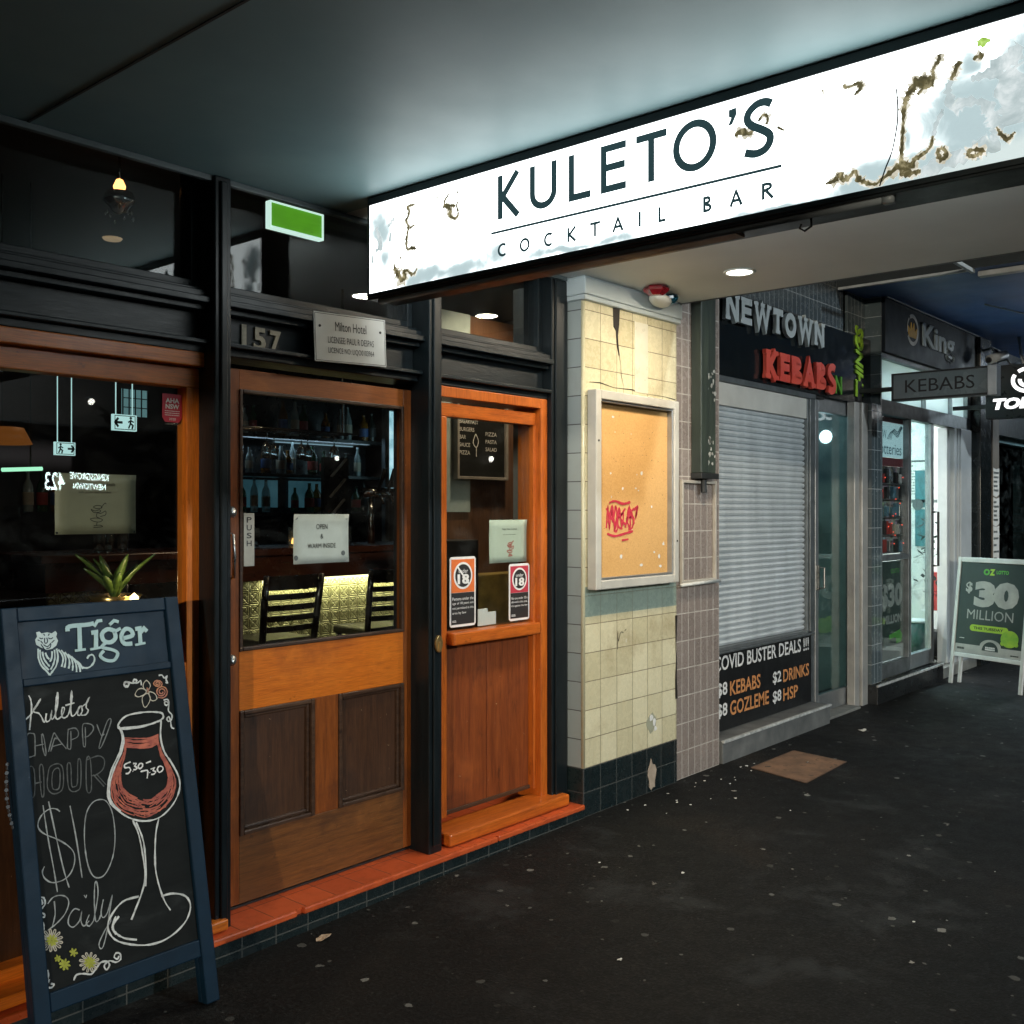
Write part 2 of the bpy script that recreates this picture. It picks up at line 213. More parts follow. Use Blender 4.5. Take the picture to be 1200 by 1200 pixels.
STROKES = {
 'kuletos': [[(0.068,1.098),(0.073,1.085),(0.074,1.061),(0.068,1.025),(0.062,0.992)],[(0.044,1.022),(0.062,1.032),(0.082,1.053),(0.1,1.075),(0.102,1.081),(0.093,1.07),(0.079,1.051),(0.082,1.044),(0.094,1.039),(0.102,1.026),(0.108,1.009),(0.114,1.017),(0.118,1.035)],[(0.118,1.035),(0.114,1.017),(0.118,1.009),(0.128,1.015),(0.135,1.039),(0.132,1.021),(0.135,1.014),(0.144,1.025),(0.156,1.061),(0.159,1.094),(0.154,1.08),(0.148,1.043),(0.146,1.019),(0.151,1.012),(0.161,1.016),(0.172,1.029),(0.176,1.043),(0.17,1.045),(0.166,1.031),(0.167,1.016),(0.177,1.013),(0.189,1.025),(0.203,1.067),(0.204,1.092),(0.199,1.068),(0.196,1.024),(0.201,1.014),(0.213,1.022),(0.225,1.039),(0.231,1.041),(0.221,1.033),(0.217,1.017),(0.224,1.013),(0.233,1.025),(0.233,1.037),(0.238,1.042),(0.249,1.048),(0.26,1.064),(0.252,1.054),(0.247,1.035),(0.253,1.025),(0.245,1.013),(0.232,1.012),(0.226,1.016)],[(0.18,1.051),(0.21,1.055)]],
 'happy': [[(0.058,0.982),(0.052,0.972),(0.048,0.918),(0.052,0.91),(0.067,0.912),(0.072,0.914),(0.074,0.935),(0.076,0.974),(0.067,0.981),(0.058,0.982)],[(0.075,0.941),(0.101,0.942)],[(0.097,0.974),(0.097,0.934),(0.102,0.908),(0.106,0.914),(0.104,0.957),(0.1,0.975)],[(0.114,0.916),(0.13,0.959),(0.138,0.97),(0.148,0.95),(0.171,0.915)],[(0.121,0.916),(0.136,0.952),(0.143,0.951)],[(0.126,0.93),(0.158,0.933)],[(0.174,0.917),(0.181,0.969),(0.186,0.975),(0.205,0.975),(0.214,0.961),(0.209,0.946),(0.186,0.94)],[(0.19,0.968),(0.185,0.915),(0.174,0.917)],[(0.226,0.915),(0.229,0.977),(0.243,0.984),(0.262,0.975),(0.263,0.959),(0.245,0.943),(0.233,0.942)],[(0.238,0.973),(0.233,0.915),(0.226,0.915)],[(0.277,0.976),(0.288,0.939),(0.299,0.941)],[(0.313,0.98),(0.326,0.977),(0.289,0.907),(0.278,0.905),(0.313,0.98)]],
 'hour': [[(0.049,0.876),(0.042,0.799),(0.06,0.794),(0.065,0.87),(0.049,0.876)],[(0.063,0.828),(0.085,0.829)],[(0.082,0.872),(0.081,0.792),(0.089,0.792),(0.093,0.873),(0.082,0.872)],[(0.109,0.858),(0.101,0.811),(0.115,0.787),(0.14,0.788),(0.151,0.807),(0.154,0.856),(0.142,0.874),(0.119,0.872),(0.109,0.858)],[(0.121,0.85),(0.116,0.808),(0.125,0.797),(0.138,0.803),(0.144,0.848),(0.137,0.862),(0.121,0.85)],[(0.169,0.865),(0.166,0.804),(0.175,0.782),(0.194,0.78),(0.206,0.796),(0.213,0.867),(0.204,0.871),(0.196,0.804),(0.185,0.794),(0.177,0.802),(0.18,0.863),(0.169,0.865)],[(0.232,0.869),(0.224,0.777),(0.239,0.775),(0.245,0.867),(0.232,0.869)],[(0.232,0.869),(0.272,0.875),(0.291,0.859),(0.284,0.831),(0.26,0.817),(0.243,0.817)],[(0.25,0.819),(0.282,0.775)],[(0.26,0.82),(0.289,0.779)]],
 'ten': [[(0.133,0.728),(0.123,0.738),(0.103,0.743),(0.079,0.732),(0.064,0.71),(0.065,0.69),(0.083,0.67),(0.115,0.649),(0.146,0.623),(0.165,0.595),(0.164,0.563),(0.148,0.535),(0.123,0.522),(0.09,0.524),(0.069,0.543),(0.064,0.563),(0.072,0.577)],[(0.083,0.758),(0.089,0.665),(0.099,0.56),(0.104,0.492)],[(0.101,0.766),(0.115,0.653),(0.129,0.552),(0.141,0.495)],[(0.166,0.739),(0.177,0.631),(0.184,0.513)],[(0.268,0.737),(0.239,0.733),(0.215,0.702),(0.203,0.638),(0.203,0.572),(0.212,0.524),(0.23,0.501),(0.259,0.505),(0.289,0.551),(0.303,0.614),(0.302,0.682),(0.288,0.723),(0.268,0.737)]],
 'daily': [[(0.092,0.468),(0.091,0.429),(0.079,0.395)],[(0.072,0.466),(0.089,0.48),(0.112,0.48),(0.131,0.468),(0.135,0.448),(0.12,0.421),(0.092,0.401),(0.065,0.39)],[(0.167,0.42),(0.151,0.428),(0.133,0.411),(0.129,0.389),(0.143,0.376),(0.164,0.389),(0.173,0.412),(0.168,0.388),(0.176,0.369),(0.194,0.38)],[(0.196,0.398),(0.184,0.376),(0.193,0.364),(0.208,0.376)],[(0.185,0.46),(0.19,0.452),(0.193,0.459)],[(0.208,0.376),(0.229,0.448),(0.229,0.487),(0.222,0.482),(0.215,0.426),(0.214,0.374),(0.225,0.374),(0.233,0.388)],[(0.245,0.43),(0.234,0.394),(0.239,0.376),(0.255,0.388),(0.275,0.435),(0.261,0.386),(0.249,0.337),(0.231,0.291),(0.22,0.289),(0.22,0.307),(0.243,0.339),(0.262,0.359),(0.261,0.38)]],
 'glass': [[(0.347,0.961),(0.378,0.987),(0.444,0.99),(0.496,0.982),(0.511,0.972),(0.503,0.956),(0.439,0.944),(0.361,0.947),(0.347,0.961)],[(0.351,0.951),(0.439,0.946),(0.503,0.954)],[(0.349,0.958),(0.358,0.921),(0.345,0.876),(0.314,0.829),(0.295,0.78),(0.292,0.729),(0.322,0.688),(0.362,0.655),(0.412,0.636),(0.465,0.638),(0.515,0.669),(0.544,0.712),(0.546,0.754),(0.524,0.807),(0.502,0.848),(0.494,0.899),(0.503,0.956)],[(0.357,0.945),(0.362,0.909),(0.348,0.87),(0.318,0.822),(0.299,0.774),(0.298,0.727),(0.328,0.686)],[(0.366,0.649),(0.382,0.598),(0.39,0.515),(0.389,0.457),(0.368,0.406),(0.329,0.343)],[(0.377,0.64),(0.396,0.572),(0.395,0.479),(0.388,0.432)],[(0.458,0.634),(0.441,0.584),(0.429,0.493),(0.433,0.434),(0.448,0.371),(0.467,0.333)],[(0.343,0.367),(0.368,0.406)],[(0.361,0.407),(0.305,0.406),(0.259,0.369),(0.251,0.332),(0.281,0.29),(0.364,0.253),(0.441,0.248),(0.511,0.277),(0.54,0.322),(0.527,0.361),(0.482,0.383),(0.439,0.386)],[(0.289,0.366),(0.268,0.344),(0.272,0.321),(0.3,0.295),(0.341,0.277)],[(0.279,0.369),(0.264,0.34),(0.274,0.314)]],
 'hours': [[(0.378,0.836),(0.357,0.831),(0.357,0.821),(0.371,0.819),(0.375,0.809),(0.366,0.801),(0.357,0.802)],[(0.382,0.805),(0.384,0.804)],[(0.386,0.829),(0.397,0.827),(0.391,0.82),(0.399,0.813),(0.392,0.808),(0.385,0.81)],[(0.409,0.824),(0.403,0.816),(0.408,0.808),(0.418,0.814),(0.418,0.823),(0.409,0.824)],[(0.431,0.822),(0.45,0.825)],[(0.409,0.798),(0.433,0.798),(0.434,0.787),(0.43,0.772)],[(0.441,0.79),(0.442,0.788)],[(0.446,0.799),(0.46,0.801),(0.454,0.794),(0.463,0.787),(0.455,0.781),(0.446,0.782)],[(0.478,0.803),(0.47,0.794),(0.476,0.783),(0.489,0.788),(0.49,0.798),(0.478,0.803)]],
 'wine': [[(0.35,0.868),(0.335,0.842),(0.324,0.817),(0.318,0.792),(0.315,0.767),(0.316,0.742)],[(0.374,0.673),(0.391,0.665),(0.409,0.659),(0.43,0.663),(0.45,0.664),(0.47,0.67)],[(0.34,0.818),(0.336,0.798),(0.334,0.779),(0.338,0.763),(0.339,0.744),(0.353,0.733)],[(0.379,0.704),(0.393,0.693),(0.407,0.695),(0.417,0.692),(0.428,0.688),(0.442,0.687)],[(0.411,0.707),(0.428,0.701),(0.452,0.702),(0.481,0.716),(0.5,0.733),(0.509,0.757)],[(0.499,0.687),(0.506,0.701),(0.515,0.71),(0.521,0.722),(0.524,0.734),(0.526,0.746)],[(0.343,0.817),(0.34,0.795),(0.339,0.775),(0.344,0.758),(0.355,0.744),(0.367,0.729)],[(0.516,0.729),(0.518,0.743),(0.517,0.758),(0.518,0.771),(0.515,0.784),(0.509,0.798)],[(0.343,0.697),(0.356,0.689),(0.368,0.681),(0.379,0.671),(0.392,0.668),(0.402,0.657)],[(0.526,0.748),(0.519,0.781),(0.507,0.813),(0.493,0.844),(0.487,0.879),(0.485,0.894)],[(0.347,0.849),(0.332,0.824),(0.324,0.8),(0.318,0.777),(0.321,0.754),(0.329,0.735)],[(0.32,0.772),(0.319,0.756),(0.319,0.74),(0.326,0.727),(0.335,0.715),(0.345,0.703)],[(0.347,0.841),(0.338,0.826),(0.337,0.812),(0.33,0.798),(0.328,0.784),(0.331,0.772)],[(0.524,0.76),(0.517,0.784),(0.509,0.808),(0.497,0.832),(0.489,0.857),(0.485,0.885)],[(0.381,0.711),(0.393,0.705),(0.403,0.7),(0.41,0.698),(0.419,0.701),(0.426,0.694)],[(0.531,0.726),(0.534,0.749),(0.524,0.78),(0.513,0.809),(0.499,0.837),(0.491,0.866)],[(0.36,0.872),(0.349,0.851),(0.338,0.831),(0.33,0.812),(0.326,0.793),(0.324,0.775)],[(0.492,0.708),(0.505,0.724),(0.515,0.741),(0.515,0.766),(0.51,0.789),(0.504,0.811)],[(0.508,0.763),(0.505,0.789),(0.499,0.811),(0.489,0.837),(0.484,0.866),(0.482,0.894)],[(0.415,0.658),(0.444,0.66),(0.473,0.663),(0.501,0.679),(0.516,0.706),(0.53,0.726)],[(0.361,0.859),(0.343,0.821),(0.335,0.789),(0.341,0.762),(0.351,0.737),(0.374,0.72)],[(0.519,0.719),(0.524,0.747),(0.522,0.777),(0.509,0.81),(0.494,0.842),(0.487,0.877)],[(0.417,0.699),(0.427,0.701),(0.438,0.699),(0.449,0.696),(0.461,0.706),(0.475,0.713)],[(0.374,0.668),(0.393,0.656),(0.415,0.648),(0.441,0.651),(0.465,0.659),(0.49,0.667)],[(0.408,0.655),(0.445,0.653),(0.482,0.67),(0.512,0.695),(0.532,0.723),(0.531,0.758)],[(0.312,0.764),(0.318,0.729),(0.337,0.699),(0.369,0.681),(0.397,0.662),(0.43,0.656)],[(0.327,0.752),(0.336,0.73),(0.349,0.708),(0.373,0.695),(0.396,0.684),(0.415,0.678)],[(0.371,0.71),(0.386,0.706),(0.397,0.696),(0.407,0.696),(0.416,0.695),(0.424,0.691)],[(0.415,0.693),(0.428,0.688),(0.445,0.692),(0.462,0.691),(0.48,0.705),(0.496,0.714)],[(0.354,0.719),(0.365,0.708),(0.38,0.701),(0.392,0.69),(0.403,0.686),(0.414,0.683)],[(0.342,0.826),(0.334,0.791),(0.336,0.76),(0.351,0.735),(0.373,0.713),(0.404,0.7)],[(0.344,0.824),(0.338,0.796),(0.337,0.771),(0.343,0.748),(0.364,0.734),(0.385,0.719)],[(0.488,0.71),(0.504,0.733),(0.511,0.762),(0.507,0.793),(0.495,0.825),(0.486,0.859)],[(0.362,0.858),(0.346,0.824),(0.34,0.796),(0.341,0.772),(0.346,0.75),(0.364,0.734)],[(0.406,0.677),(0.435,0.671),(0.469,0.678),(0.501,0.699),(0.519,0.726),(0.521,0.759)],[(0.354,0.741),(0.364,0.724),(0.384,0.715),(0.402,0.703),(0.414,0.701),(0.428,0.701)],[(0.417,0.694),(0.432,0.69),(0.449,0.688),(0.468,0.694),(0.486,0.709),(0.498,0.721)],[(0.416,0.701),(0.428,0.7),(0.442,0.701),(0.456,0.708),(0.474,0.716),(0.49,0.723)],[(0.317,0.797),(0.308,0.774),(0.312,0.752),(0.314,0.729),(0.326,0.712),(0.341,0.697)],[(0.37,0.678),(0.384,0.67),(0.4,0.666),(0.414,0.66),(0.431,0.659),(0.448,0.667)],[(0.518,0.718),(0.525,0.744),(0.521,0.774),(0.51,0.804),(0.497,0.834),(0.489,0.866)],[(0.454,0.69),(0.478,0.7),(0.496,0.717),(0.509,0.732),(0.515,0.752),(0.515,0.776)],[(0.336,0.79),(0.338,0.772),(0.34,0.753),(0.351,0.738),(0.364,0.724),(0.382,0.712)],[(0.37,0.905),(0.364,0.868),(0.345,0.825),(0.337,0.79),(0.339,0.758),(0.356,0.734)],[(0.454,0.68),(0.469,0.688),(0.486,0.695),(0.499,0.706),(0.507,0.718),(0.518,0.728)],[(0.494,0.719),(0.504,0.737),(0.508,0.759),(0.511,0.78),(0.502,0.804),(0.494,0.828)],[(0.365,0.897),(0.36,0.869),(0.343,0.836),(0.331,0.805),(0.328,0.777),(0.33,0.751)],[(0.503,0.701),(0.521,0.727),(0.524,0.758),(0.514,0.793),(0.5,0.828),(0.489,0.864)],[(0.346,0.756),(0.352,0.746),(0.36,0.738),(0.368,0.729),(0.379,0.721),(0.391,0.715)],[(0.488,0.669),(0.518,0.694),(0.53,0.73),(0.53,0.764),(0.515,0.803),(0.498,0.839)],[(0.42,0.695),(0.44,0.7),(0.462,0.699),(0.486,0.714),(0.501,0.728),(0.509,0.748)],[(0.462,0.704),(0.49,0.718),(0.503,0.738),(0.51,0.762),(0.506,0.791),(0.496,0.819)],[(0.5,0.726),(0.509,0.738),(0.511,0.755),(0.514,0.771),(0.51,0.788),(0.504,0.805)],[(0.507,0.751),(0.51,0.767),(0.508,0.784),(0.502,0.8),(0.498,0.815),(0.492,0.833)],[(0.365,0.683),(0.377,0.675),(0.391,0.674),(0.4,0.664),(0.413,0.665),(0.425,0.659)],[(0.349,0.832),(0.344,0.816),(0.341,0.802),(0.339,0.788),(0.34,0.776),(0.341,0.764)],[(0.345,0.702),(0.379,0.68),(0.411,0.672),(0.446,0.666),(0.482,0.686),(0.511,0.708)],[(0.43,0.678),(0.46,0.688),(0.495,0.701),(0.511,0.727),(0.519,0.755),(0.511,0.789)],[(0.322,0.814),(0.317,0.799),(0.314,0.784),(0.312,0.769),(0.311,0.753),(0.315,0.739)],[(0.322,0.809),(0.312,0.768),(0.318,0.729),(0.337,0.695),(0.373,0.676),(0.405,0.661)],[(0.5,0.714),(0.507,0.724),(0.513,0.735),(0.514,0.749),(0.515,0.762),(0.515,0.775)],[(0.498,0.715),(0.511,0.735),(0.514,0.763),(0.509,0.791),(0.498,0.819),(0.488,0.848)],[(0.332,0.752),(0.342,0.736),(0.351,0.718),(0.369,0.706),(0.391,0.699),(0.403,0.688)],[(0.321,0.822),(0.308,0.784),(0.305,0.743),(0.317,0.708),(0.343,0.681),(0.375,0.662)],[(0.344,0.848),(0.33,0.823),(0.324,0.799),(0.317,0.775),(0.318,0.752),(0.328,0.733)],[(0.35,0.728),(0.36,0.719),(0.375,0.713),(0.387,0.704),(0.402,0.7),(0.409,0.695)],[(0.407,0.661),(0.435,0.659),(0.465,0.658),(0.493,0.678),(0.512,0.701),(0.529,0.722)],[(0.322,0.827),(0.314,0.804),(0.307,0.781),(0.304,0.757),(0.305,0.733),(0.317,0.715)],[(0.519,0.751),(0.514,0.785),(0.501,0.819),(0.489,0.854),(0.484,0.894),(0.483,0.894)],[(0.349,0.695),(0.362,0.684),(0.377,0.676),(0.388,0.665),(0.404,0.664),(0.418,0.658)],[(0.364,0.918),(0.408,0.908),(0.454,0.902),(0.488,0.909)],[(0.364,0.914),(0.408,0.9),(0.453,0.898),(0.488,0.905)],[(0.364,0.91),(0.407,0.896),(0.453,0.894),(0.487,0.902)],[(0.363,0.907),(0.407,0.896),(0.453,0.89),(0.487,0.898)],[(0.363,0.903),(0.406,0.888),(0.452,0.886),(0.486,0.894)],[(0.362,0.899),(0.406,0.885),(0.452,0.883),(0.486,0.89)],[(0.362,0.895),(0.406,0.882),(0.451,0.879),(0.486,0.886)],[(0.362,0.892),(0.405,0.879),(0.451,0.875),(0.485,0.882)],[(0.361,0.888),(0.405,0.877),(0.451,0.871),(0.485,0.879)]],
 'flower': [[(0.465,1.095),(0.452,1.083),(0.453,1.069),(0.464,1.062),(0.476,1.071),(0.476,1.082),(0.465,1.095)],[(0.419,1.053),(0.432,1.069),(0.45,1.069),(0.461,1.057),(0.448,1.047),(0.429,1.044),(0.419,1.053)],[(0.46,1.051),(0.444,1.04),(0.444,1.017),(0.451,1.005),(0.465,1.017),(0.473,1.033),(0.469,1.047),(0.46,1.051)],[(0.47,1.055),(0.49,1.047),(0.497,1.029),(0.484,1.023),(0.473,1.03),(0.47,1.055)]],
 'scroll': [[(0.396,1.087),(0.387,1.086),(0.385,1.094),(0.394,1.098),(0.401,1.092),(0.396,1.083),(0.388,1.083),(0.383,1.092),(0.391,1.1),(0.411,1.093),(0.426,1.093),(0.43,1.1),(0.421,1.103),(0.417,1.095),(0.432,1.091),(0.444,1.097),(0.445,1.081)],[(0.512,1.106),(0.524,1.106),(0.532,1.095),(0.542,1.099),(0.538,1.089),(0.543,1.077),(0.535,1.079)],[(0.521,1.02),(0.536,1.02),(0.539,1.007),(0.528,1.001),(0.523,1.012),(0.532,1.013),(0.539,1.004),(0.535,0.982),(0.546,0.966),(0.543,0.95),(0.531,0.946),(0.526,0.955),(0.534,0.961),(0.539,0.948),(0.54,0.925),(0.55,0.918)],[(0.046,0.467),(0.056,0.471),(0.053,0.483),(0.044,0.479),(0.047,0.489),(0.061,0.487),(0.064,0.468),(0.052,0.456),(0.045,0.443),(0.056,0.43),(0.06,0.438),(0.049,0.445),(0.045,0.437),(0.053,0.415),(0.054,0.399),(0.048,0.383)],[(0.047,0.256),(0.045,0.272),(0.055,0.275),(0.055,0.257),(0.047,0.244),(0.056,0.247),(0.048,0.234),(0.06,0.224),(0.07,0.23),(0.061,0.236)],[(0.13,0.222),(0.14,0.235),(0.163,0.231),(0.186,0.222),(0.204,0.235),(0.219,0.246),(0.24,0.242),(0.245,0.228),(0.234,0.219),(0.229,0.234),(0.247,0.242),(0.267,0.231),(0.283,0.235),(0.283,0.252),(0.27,0.258),(0.263,0.248),(0.273,0.239),(0.279,0.247)]],
 'daisy': [[(0.078,0.356),(0.104,0.345),(0.102,0.34),(0.077,0.355)],[(0.077,0.355),(0.098,0.334),(0.094,0.33),(0.076,0.354)],[(0.075,0.354),(0.086,0.328),(0.08,0.327),(0.074,0.354)],[(0.073,0.354),(0.072,0.329),(0.066,0.331),(0.072,0.355)],[(0.072,0.355),(0.058,0.336),(0.053,0.341),(0.071,0.356)],[(0.07,0.357),(0.048,0.348),(0.045,0.354),(0.07,0.358)],[(0.07,0.359),(0.044,0.363),(0.044,0.369),(0.07,0.36)],[(0.071,0.36),(0.046,0.376),(0.049,0.381),(0.071,0.361)],[(0.072,0.361),(0.055,0.386),(0.06,0.388),(0.073,0.362)],[(0.074,0.362),(0.069,0.388),(0.075,0.388),(0.075,0.361)],[(0.075,0.361),(0.083,0.384),(0.089,0.381),(0.076,0.36)],[(0.077,0.36),(0.096,0.374),(0.099,0.369),(0.077,0.358)],[(0.078,0.358),(0.103,0.36),(0.104,0.354),(0.078,0.357)],[(0.186,0.257),(0.21,0.247),(0.209,0.242),(0.185,0.256)],[(0.185,0.255),(0.204,0.236),(0.2,0.233),(0.184,0.255)],[(0.183,0.255),(0.192,0.231),(0.186,0.231),(0.182,0.255)],[(0.182,0.255),(0.177,0.233),(0.172,0.236),(0.181,0.256)],[(0.18,0.257),(0.164,0.243),(0.161,0.247),(0.179,0.258)],[(0.179,0.258),(0.156,0.256),(0.155,0.261),(0.179,0.259)],[(0.179,0.26),(0.155,0.27),(0.157,0.275),(0.18,0.261)],[(0.18,0.261),(0.162,0.281),(0.166,0.283),(0.181,0.262)],[(0.182,0.262),(0.173,0.286),(0.179,0.286),(0.183,0.262)],[(0.184,0.261),(0.188,0.283),(0.193,0.281),(0.184,0.261)],[(0.185,0.26),(0.201,0.274),(0.205,0.269),(0.186,0.259)],[(0.186,0.258),(0.209,0.261),(0.21,0.255),(0.186,0.257)]],
 'yellow': [[(0.076,0.357),(0.088,0.352),(0.087,0.35),(0.075,0.357)],[(0.075,0.356),(0.083,0.345),(0.08,0.344),(0.074,0.356)],[(0.074,0.356),(0.074,0.344),(0.071,0.345),(0.073,0.356)],[(0.073,0.357),(0.065,0.35),(0.063,0.352),(0.072,0.357)],[(0.072,0.358),(0.06,0.359),(0.06,0.361),(0.072,0.359)],[(0.072,0.359),(0.062,0.367),(0.064,0.369),(0.073,0.359)],[(0.073,0.36),(0.069,0.372),(0.072,0.372),(0.074,0.36)],[(0.075,0.359),(0.079,0.37),(0.081,0.368),(0.075,0.359)],[(0.075,0.358),(0.086,0.362),(0.087,0.359),(0.076,0.358)],[(0.184,0.257),(0.197,0.252),(0.196,0.25),(0.184,0.257)],[(0.184,0.257),(0.192,0.245),(0.189,0.244),(0.183,0.257)],[(0.182,0.257),(0.182,0.244),(0.179,0.245),(0.182,0.257)],[(0.181,0.257),(0.173,0.25),(0.171,0.253),(0.181,0.258)],[(0.181,0.259),(0.168,0.26),(0.168,0.262),(0.181,0.259)],[(0.181,0.26),(0.17,0.268),(0.172,0.27),(0.181,0.26)],[(0.182,0.26),(0.178,0.273),(0.181,0.273),(0.183,0.26)],[(0.183,0.26),(0.188,0.27),(0.19,0.268),(0.184,0.259)],[(0.184,0.259),(0.195,0.262),(0.197,0.259),(0.184,0.258)],[(0.107,0.276),(0.119,0.271),(0.118,0.269),(0.107,0.276)],[(0.106,0.276),(0.113,0.264),(0.111,0.263),(0.106,0.275)],[(0.105,0.276),(0.103,0.264),(0.1,0.266),(0.104,0.276)],[(0.104,0.277),(0.094,0.272),(0.092,0.275),(0.103,0.277)],[(0.103,0.278),(0.091,0.283),(0.092,0.286),(0.104,0.279)],[(0.104,0.279),(0.097,0.29),(0.1,0.291),(0.105,0.279)],[(0.106,0.279),(0.108,0.29),(0.11,0.289),(0.106,0.278)],[(0.107,0.278),(0.117,0.282),(0.118,0.279),(0.107,0.277)],[(0.087,0.3),(0.094,0.297),(0.093,0.296),(0.087,0.3)],[(0.087,0.299),(0.089,0.293),(0.087,0.293),(0.086,0.299)],[(0.086,0.3),(0.081,0.296),(0.08,0.297),(0.085,0.3)],[(0.085,0.301),(0.079,0.303),(0.079,0.305),(0.085,0.301)],[(0.086,0.301),(0.084,0.308),(0.085,0.308),(0.086,0.301)],[(0.087,0.301),(0.091,0.305),(0.092,0.303),(0.087,0.3)],[(0.136,0.303),(0.145,0.299),(0.144,0.297),(0.136,0.303)],[(0.135,0.302),(0.138,0.293),(0.136,0.293),(0.135,0.302)],[(0.134,0.303),(0.128,0.297),(0.127,0.299),(0.134,0.303)],[(0.134,0.304),(0.125,0.308),(0.125,0.31),(0.134,0.304)],[(0.134,0.305),(0.131,0.314),(0.133,0.314),(0.135,0.305)],[(0.136,0.304),(0.142,0.31),(0.143,0.308),(0.136,0.304)]],
 'rose': [[(0.52,1.049),(0.519,1.045),(0.515,1.043),(0.51,1.044),(0.507,1.048),(0.506,1.053),(0.511,1.058),(0.518,1.059),(0.525,1.055),(0.528,1.047),(0.524,1.04),(0.516,1.036),(0.505,1.038),(0.498,1.047),(0.499,1.057),(0.508,1.065),(0.521,1.066),(0.532,1.059),(0.536,1.046),(0.53,1.034),(0.516,1.028),(0.5,1.033)],[(0.505,1.079),(0.505,1.077),(0.503,1.076),(0.5,1.076),(0.497,1.078),(0.497,1.081),(0.5,1.084),(0.505,1.085),(0.51,1.082),(0.512,1.078),(0.51,1.073),(0.504,1.07),(0.496,1.072),(0.49,1.077),(0.49,1.084),(0.497,1.089),(0.507,1.089),(0.516,1.084),(0.52,1.076),(0.515,1.069)],[(0.462,1.07),(0.467,1.061),(0.464,1.056),(0.471,1.066)]],
 'tigerhead': [[(0.109,1.292),(0.119,1.294),(0.125,1.287),(0.144,1.289),(0.158,1.284),(0.17,1.291),(0.175,1.283),(0.171,1.272),(0.176,1.259),(0.169,1.244),(0.155,1.235),(0.139,1.233),(0.121,1.242),(0.106,1.253),(0.104,1.269),(0.111,1.278),(0.109,1.292)]],
 'tigermarks': [[(0.111,1.24),(0.109,1.212),(0.116,1.186),(0.13,1.168),(0.14,1.153)],[(0.116,1.236),(0.116,1.211),(0.124,1.188),(0.138,1.169)],[(0.123,1.229),(0.126,1.207),(0.135,1.19),(0.142,1.18)],[(0.169,1.234),(0.171,1.208),(0.163,1.18),(0.15,1.164),(0.14,1.153)],[(0.162,1.231),(0.161,1.206),(0.154,1.185),(0.144,1.17)],[(0.154,1.227),(0.151,1.207),(0.144,1.195)],[(0.132,1.225),(0.137,1.21),(0.143,1.203)],[(0.174,1.23),(0.184,1.215),(0.187,1.197),(0.18,1.175)],[(0.183,1.228),(0.193,1.212),(0.195,1.193),(0.189,1.171)],[(0.194,1.22),(0.204,1.205),(0.207,1.185),(0.202,1.166)],[(0.204,1.213),(0.214,1.197),(0.217,1.177),(0.214,1.158)],[(0.213,1.204),(0.224,1.19),(0.228,1.17),(0.227,1.152)],[(0.222,1.196),(0.232,1.182),(0.239,1.165),(0.239,1.151)],[(0.23,1.187),(0.241,1.175),(0.249,1.16)],[(0.249,1.164),(0.263,1.161),(0.277,1.166),(0.288,1.178),(0.291,1.191),(0.285,1.202),(0.273,1.2),(0.266,1.191)]],
 'tigerface': [[(0.117,1.274),(0.123,1.27),(0.128,1.272)],[(0.145,1.271),(0.153,1.267),(0.16,1.271)],[(0.134,1.272),(0.132,1.26),(0.136,1.254),(0.142,1.26),(0.14,1.272)],[(0.128,1.251),(0.14,1.243),(0.151,1.252),(0.148,1.24),(0.136,1.237)],[(0.12,1.264),(0.126,1.255)],[(0.164,1.262),(0.154,1.254)],[(0.12,1.253),(0.13,1.235),(0.135,1.229)],[(0.111,1.268),(0.117,1.264)],[(0.131,1.285),(0.135,1.279)],[(0.15,1.284),(0.145,1.278)]],
 'word': [[(0.209,1.286),(0.216,1.301),(0.277,1.302),(0.299,1.305)],[(0.249,1.299),(0.244,1.221)],[(0.227,1.221),(0.263,1.222)],[(0.287,1.274),(0.303,1.275),(0.298,1.223)],[(0.278,1.22),(0.318,1.223)],[(0.298,1.294),(0.312,1.311),(0.328,1.312)],[(0.371,1.272),(0.344,1.281),(0.323,1.267),(0.328,1.243),(0.352,1.237),(0.369,1.251),(0.366,1.272)],[(0.371,1.272),(0.39,1.28)],[(0.333,1.236),(0.319,1.223),(0.356,1.21),(0.371,1.196),(0.356,1.176),(0.328,1.179),(0.31,1.196),(0.324,1.211)],[(0.352,1.295),(0.37,1.308),(0.385,1.302)],[(0.392,1.245),(0.429,1.252),(0.426,1.27),(0.406,1.276),(0.39,1.255),(0.397,1.228),(0.426,1.225)],[(0.442,1.273),(0.458,1.274),(0.456,1.224)],[(0.436,1.219),(0.474,1.222)],[(0.459,1.259),(0.474,1.272),(0.484,1.261)]],
}
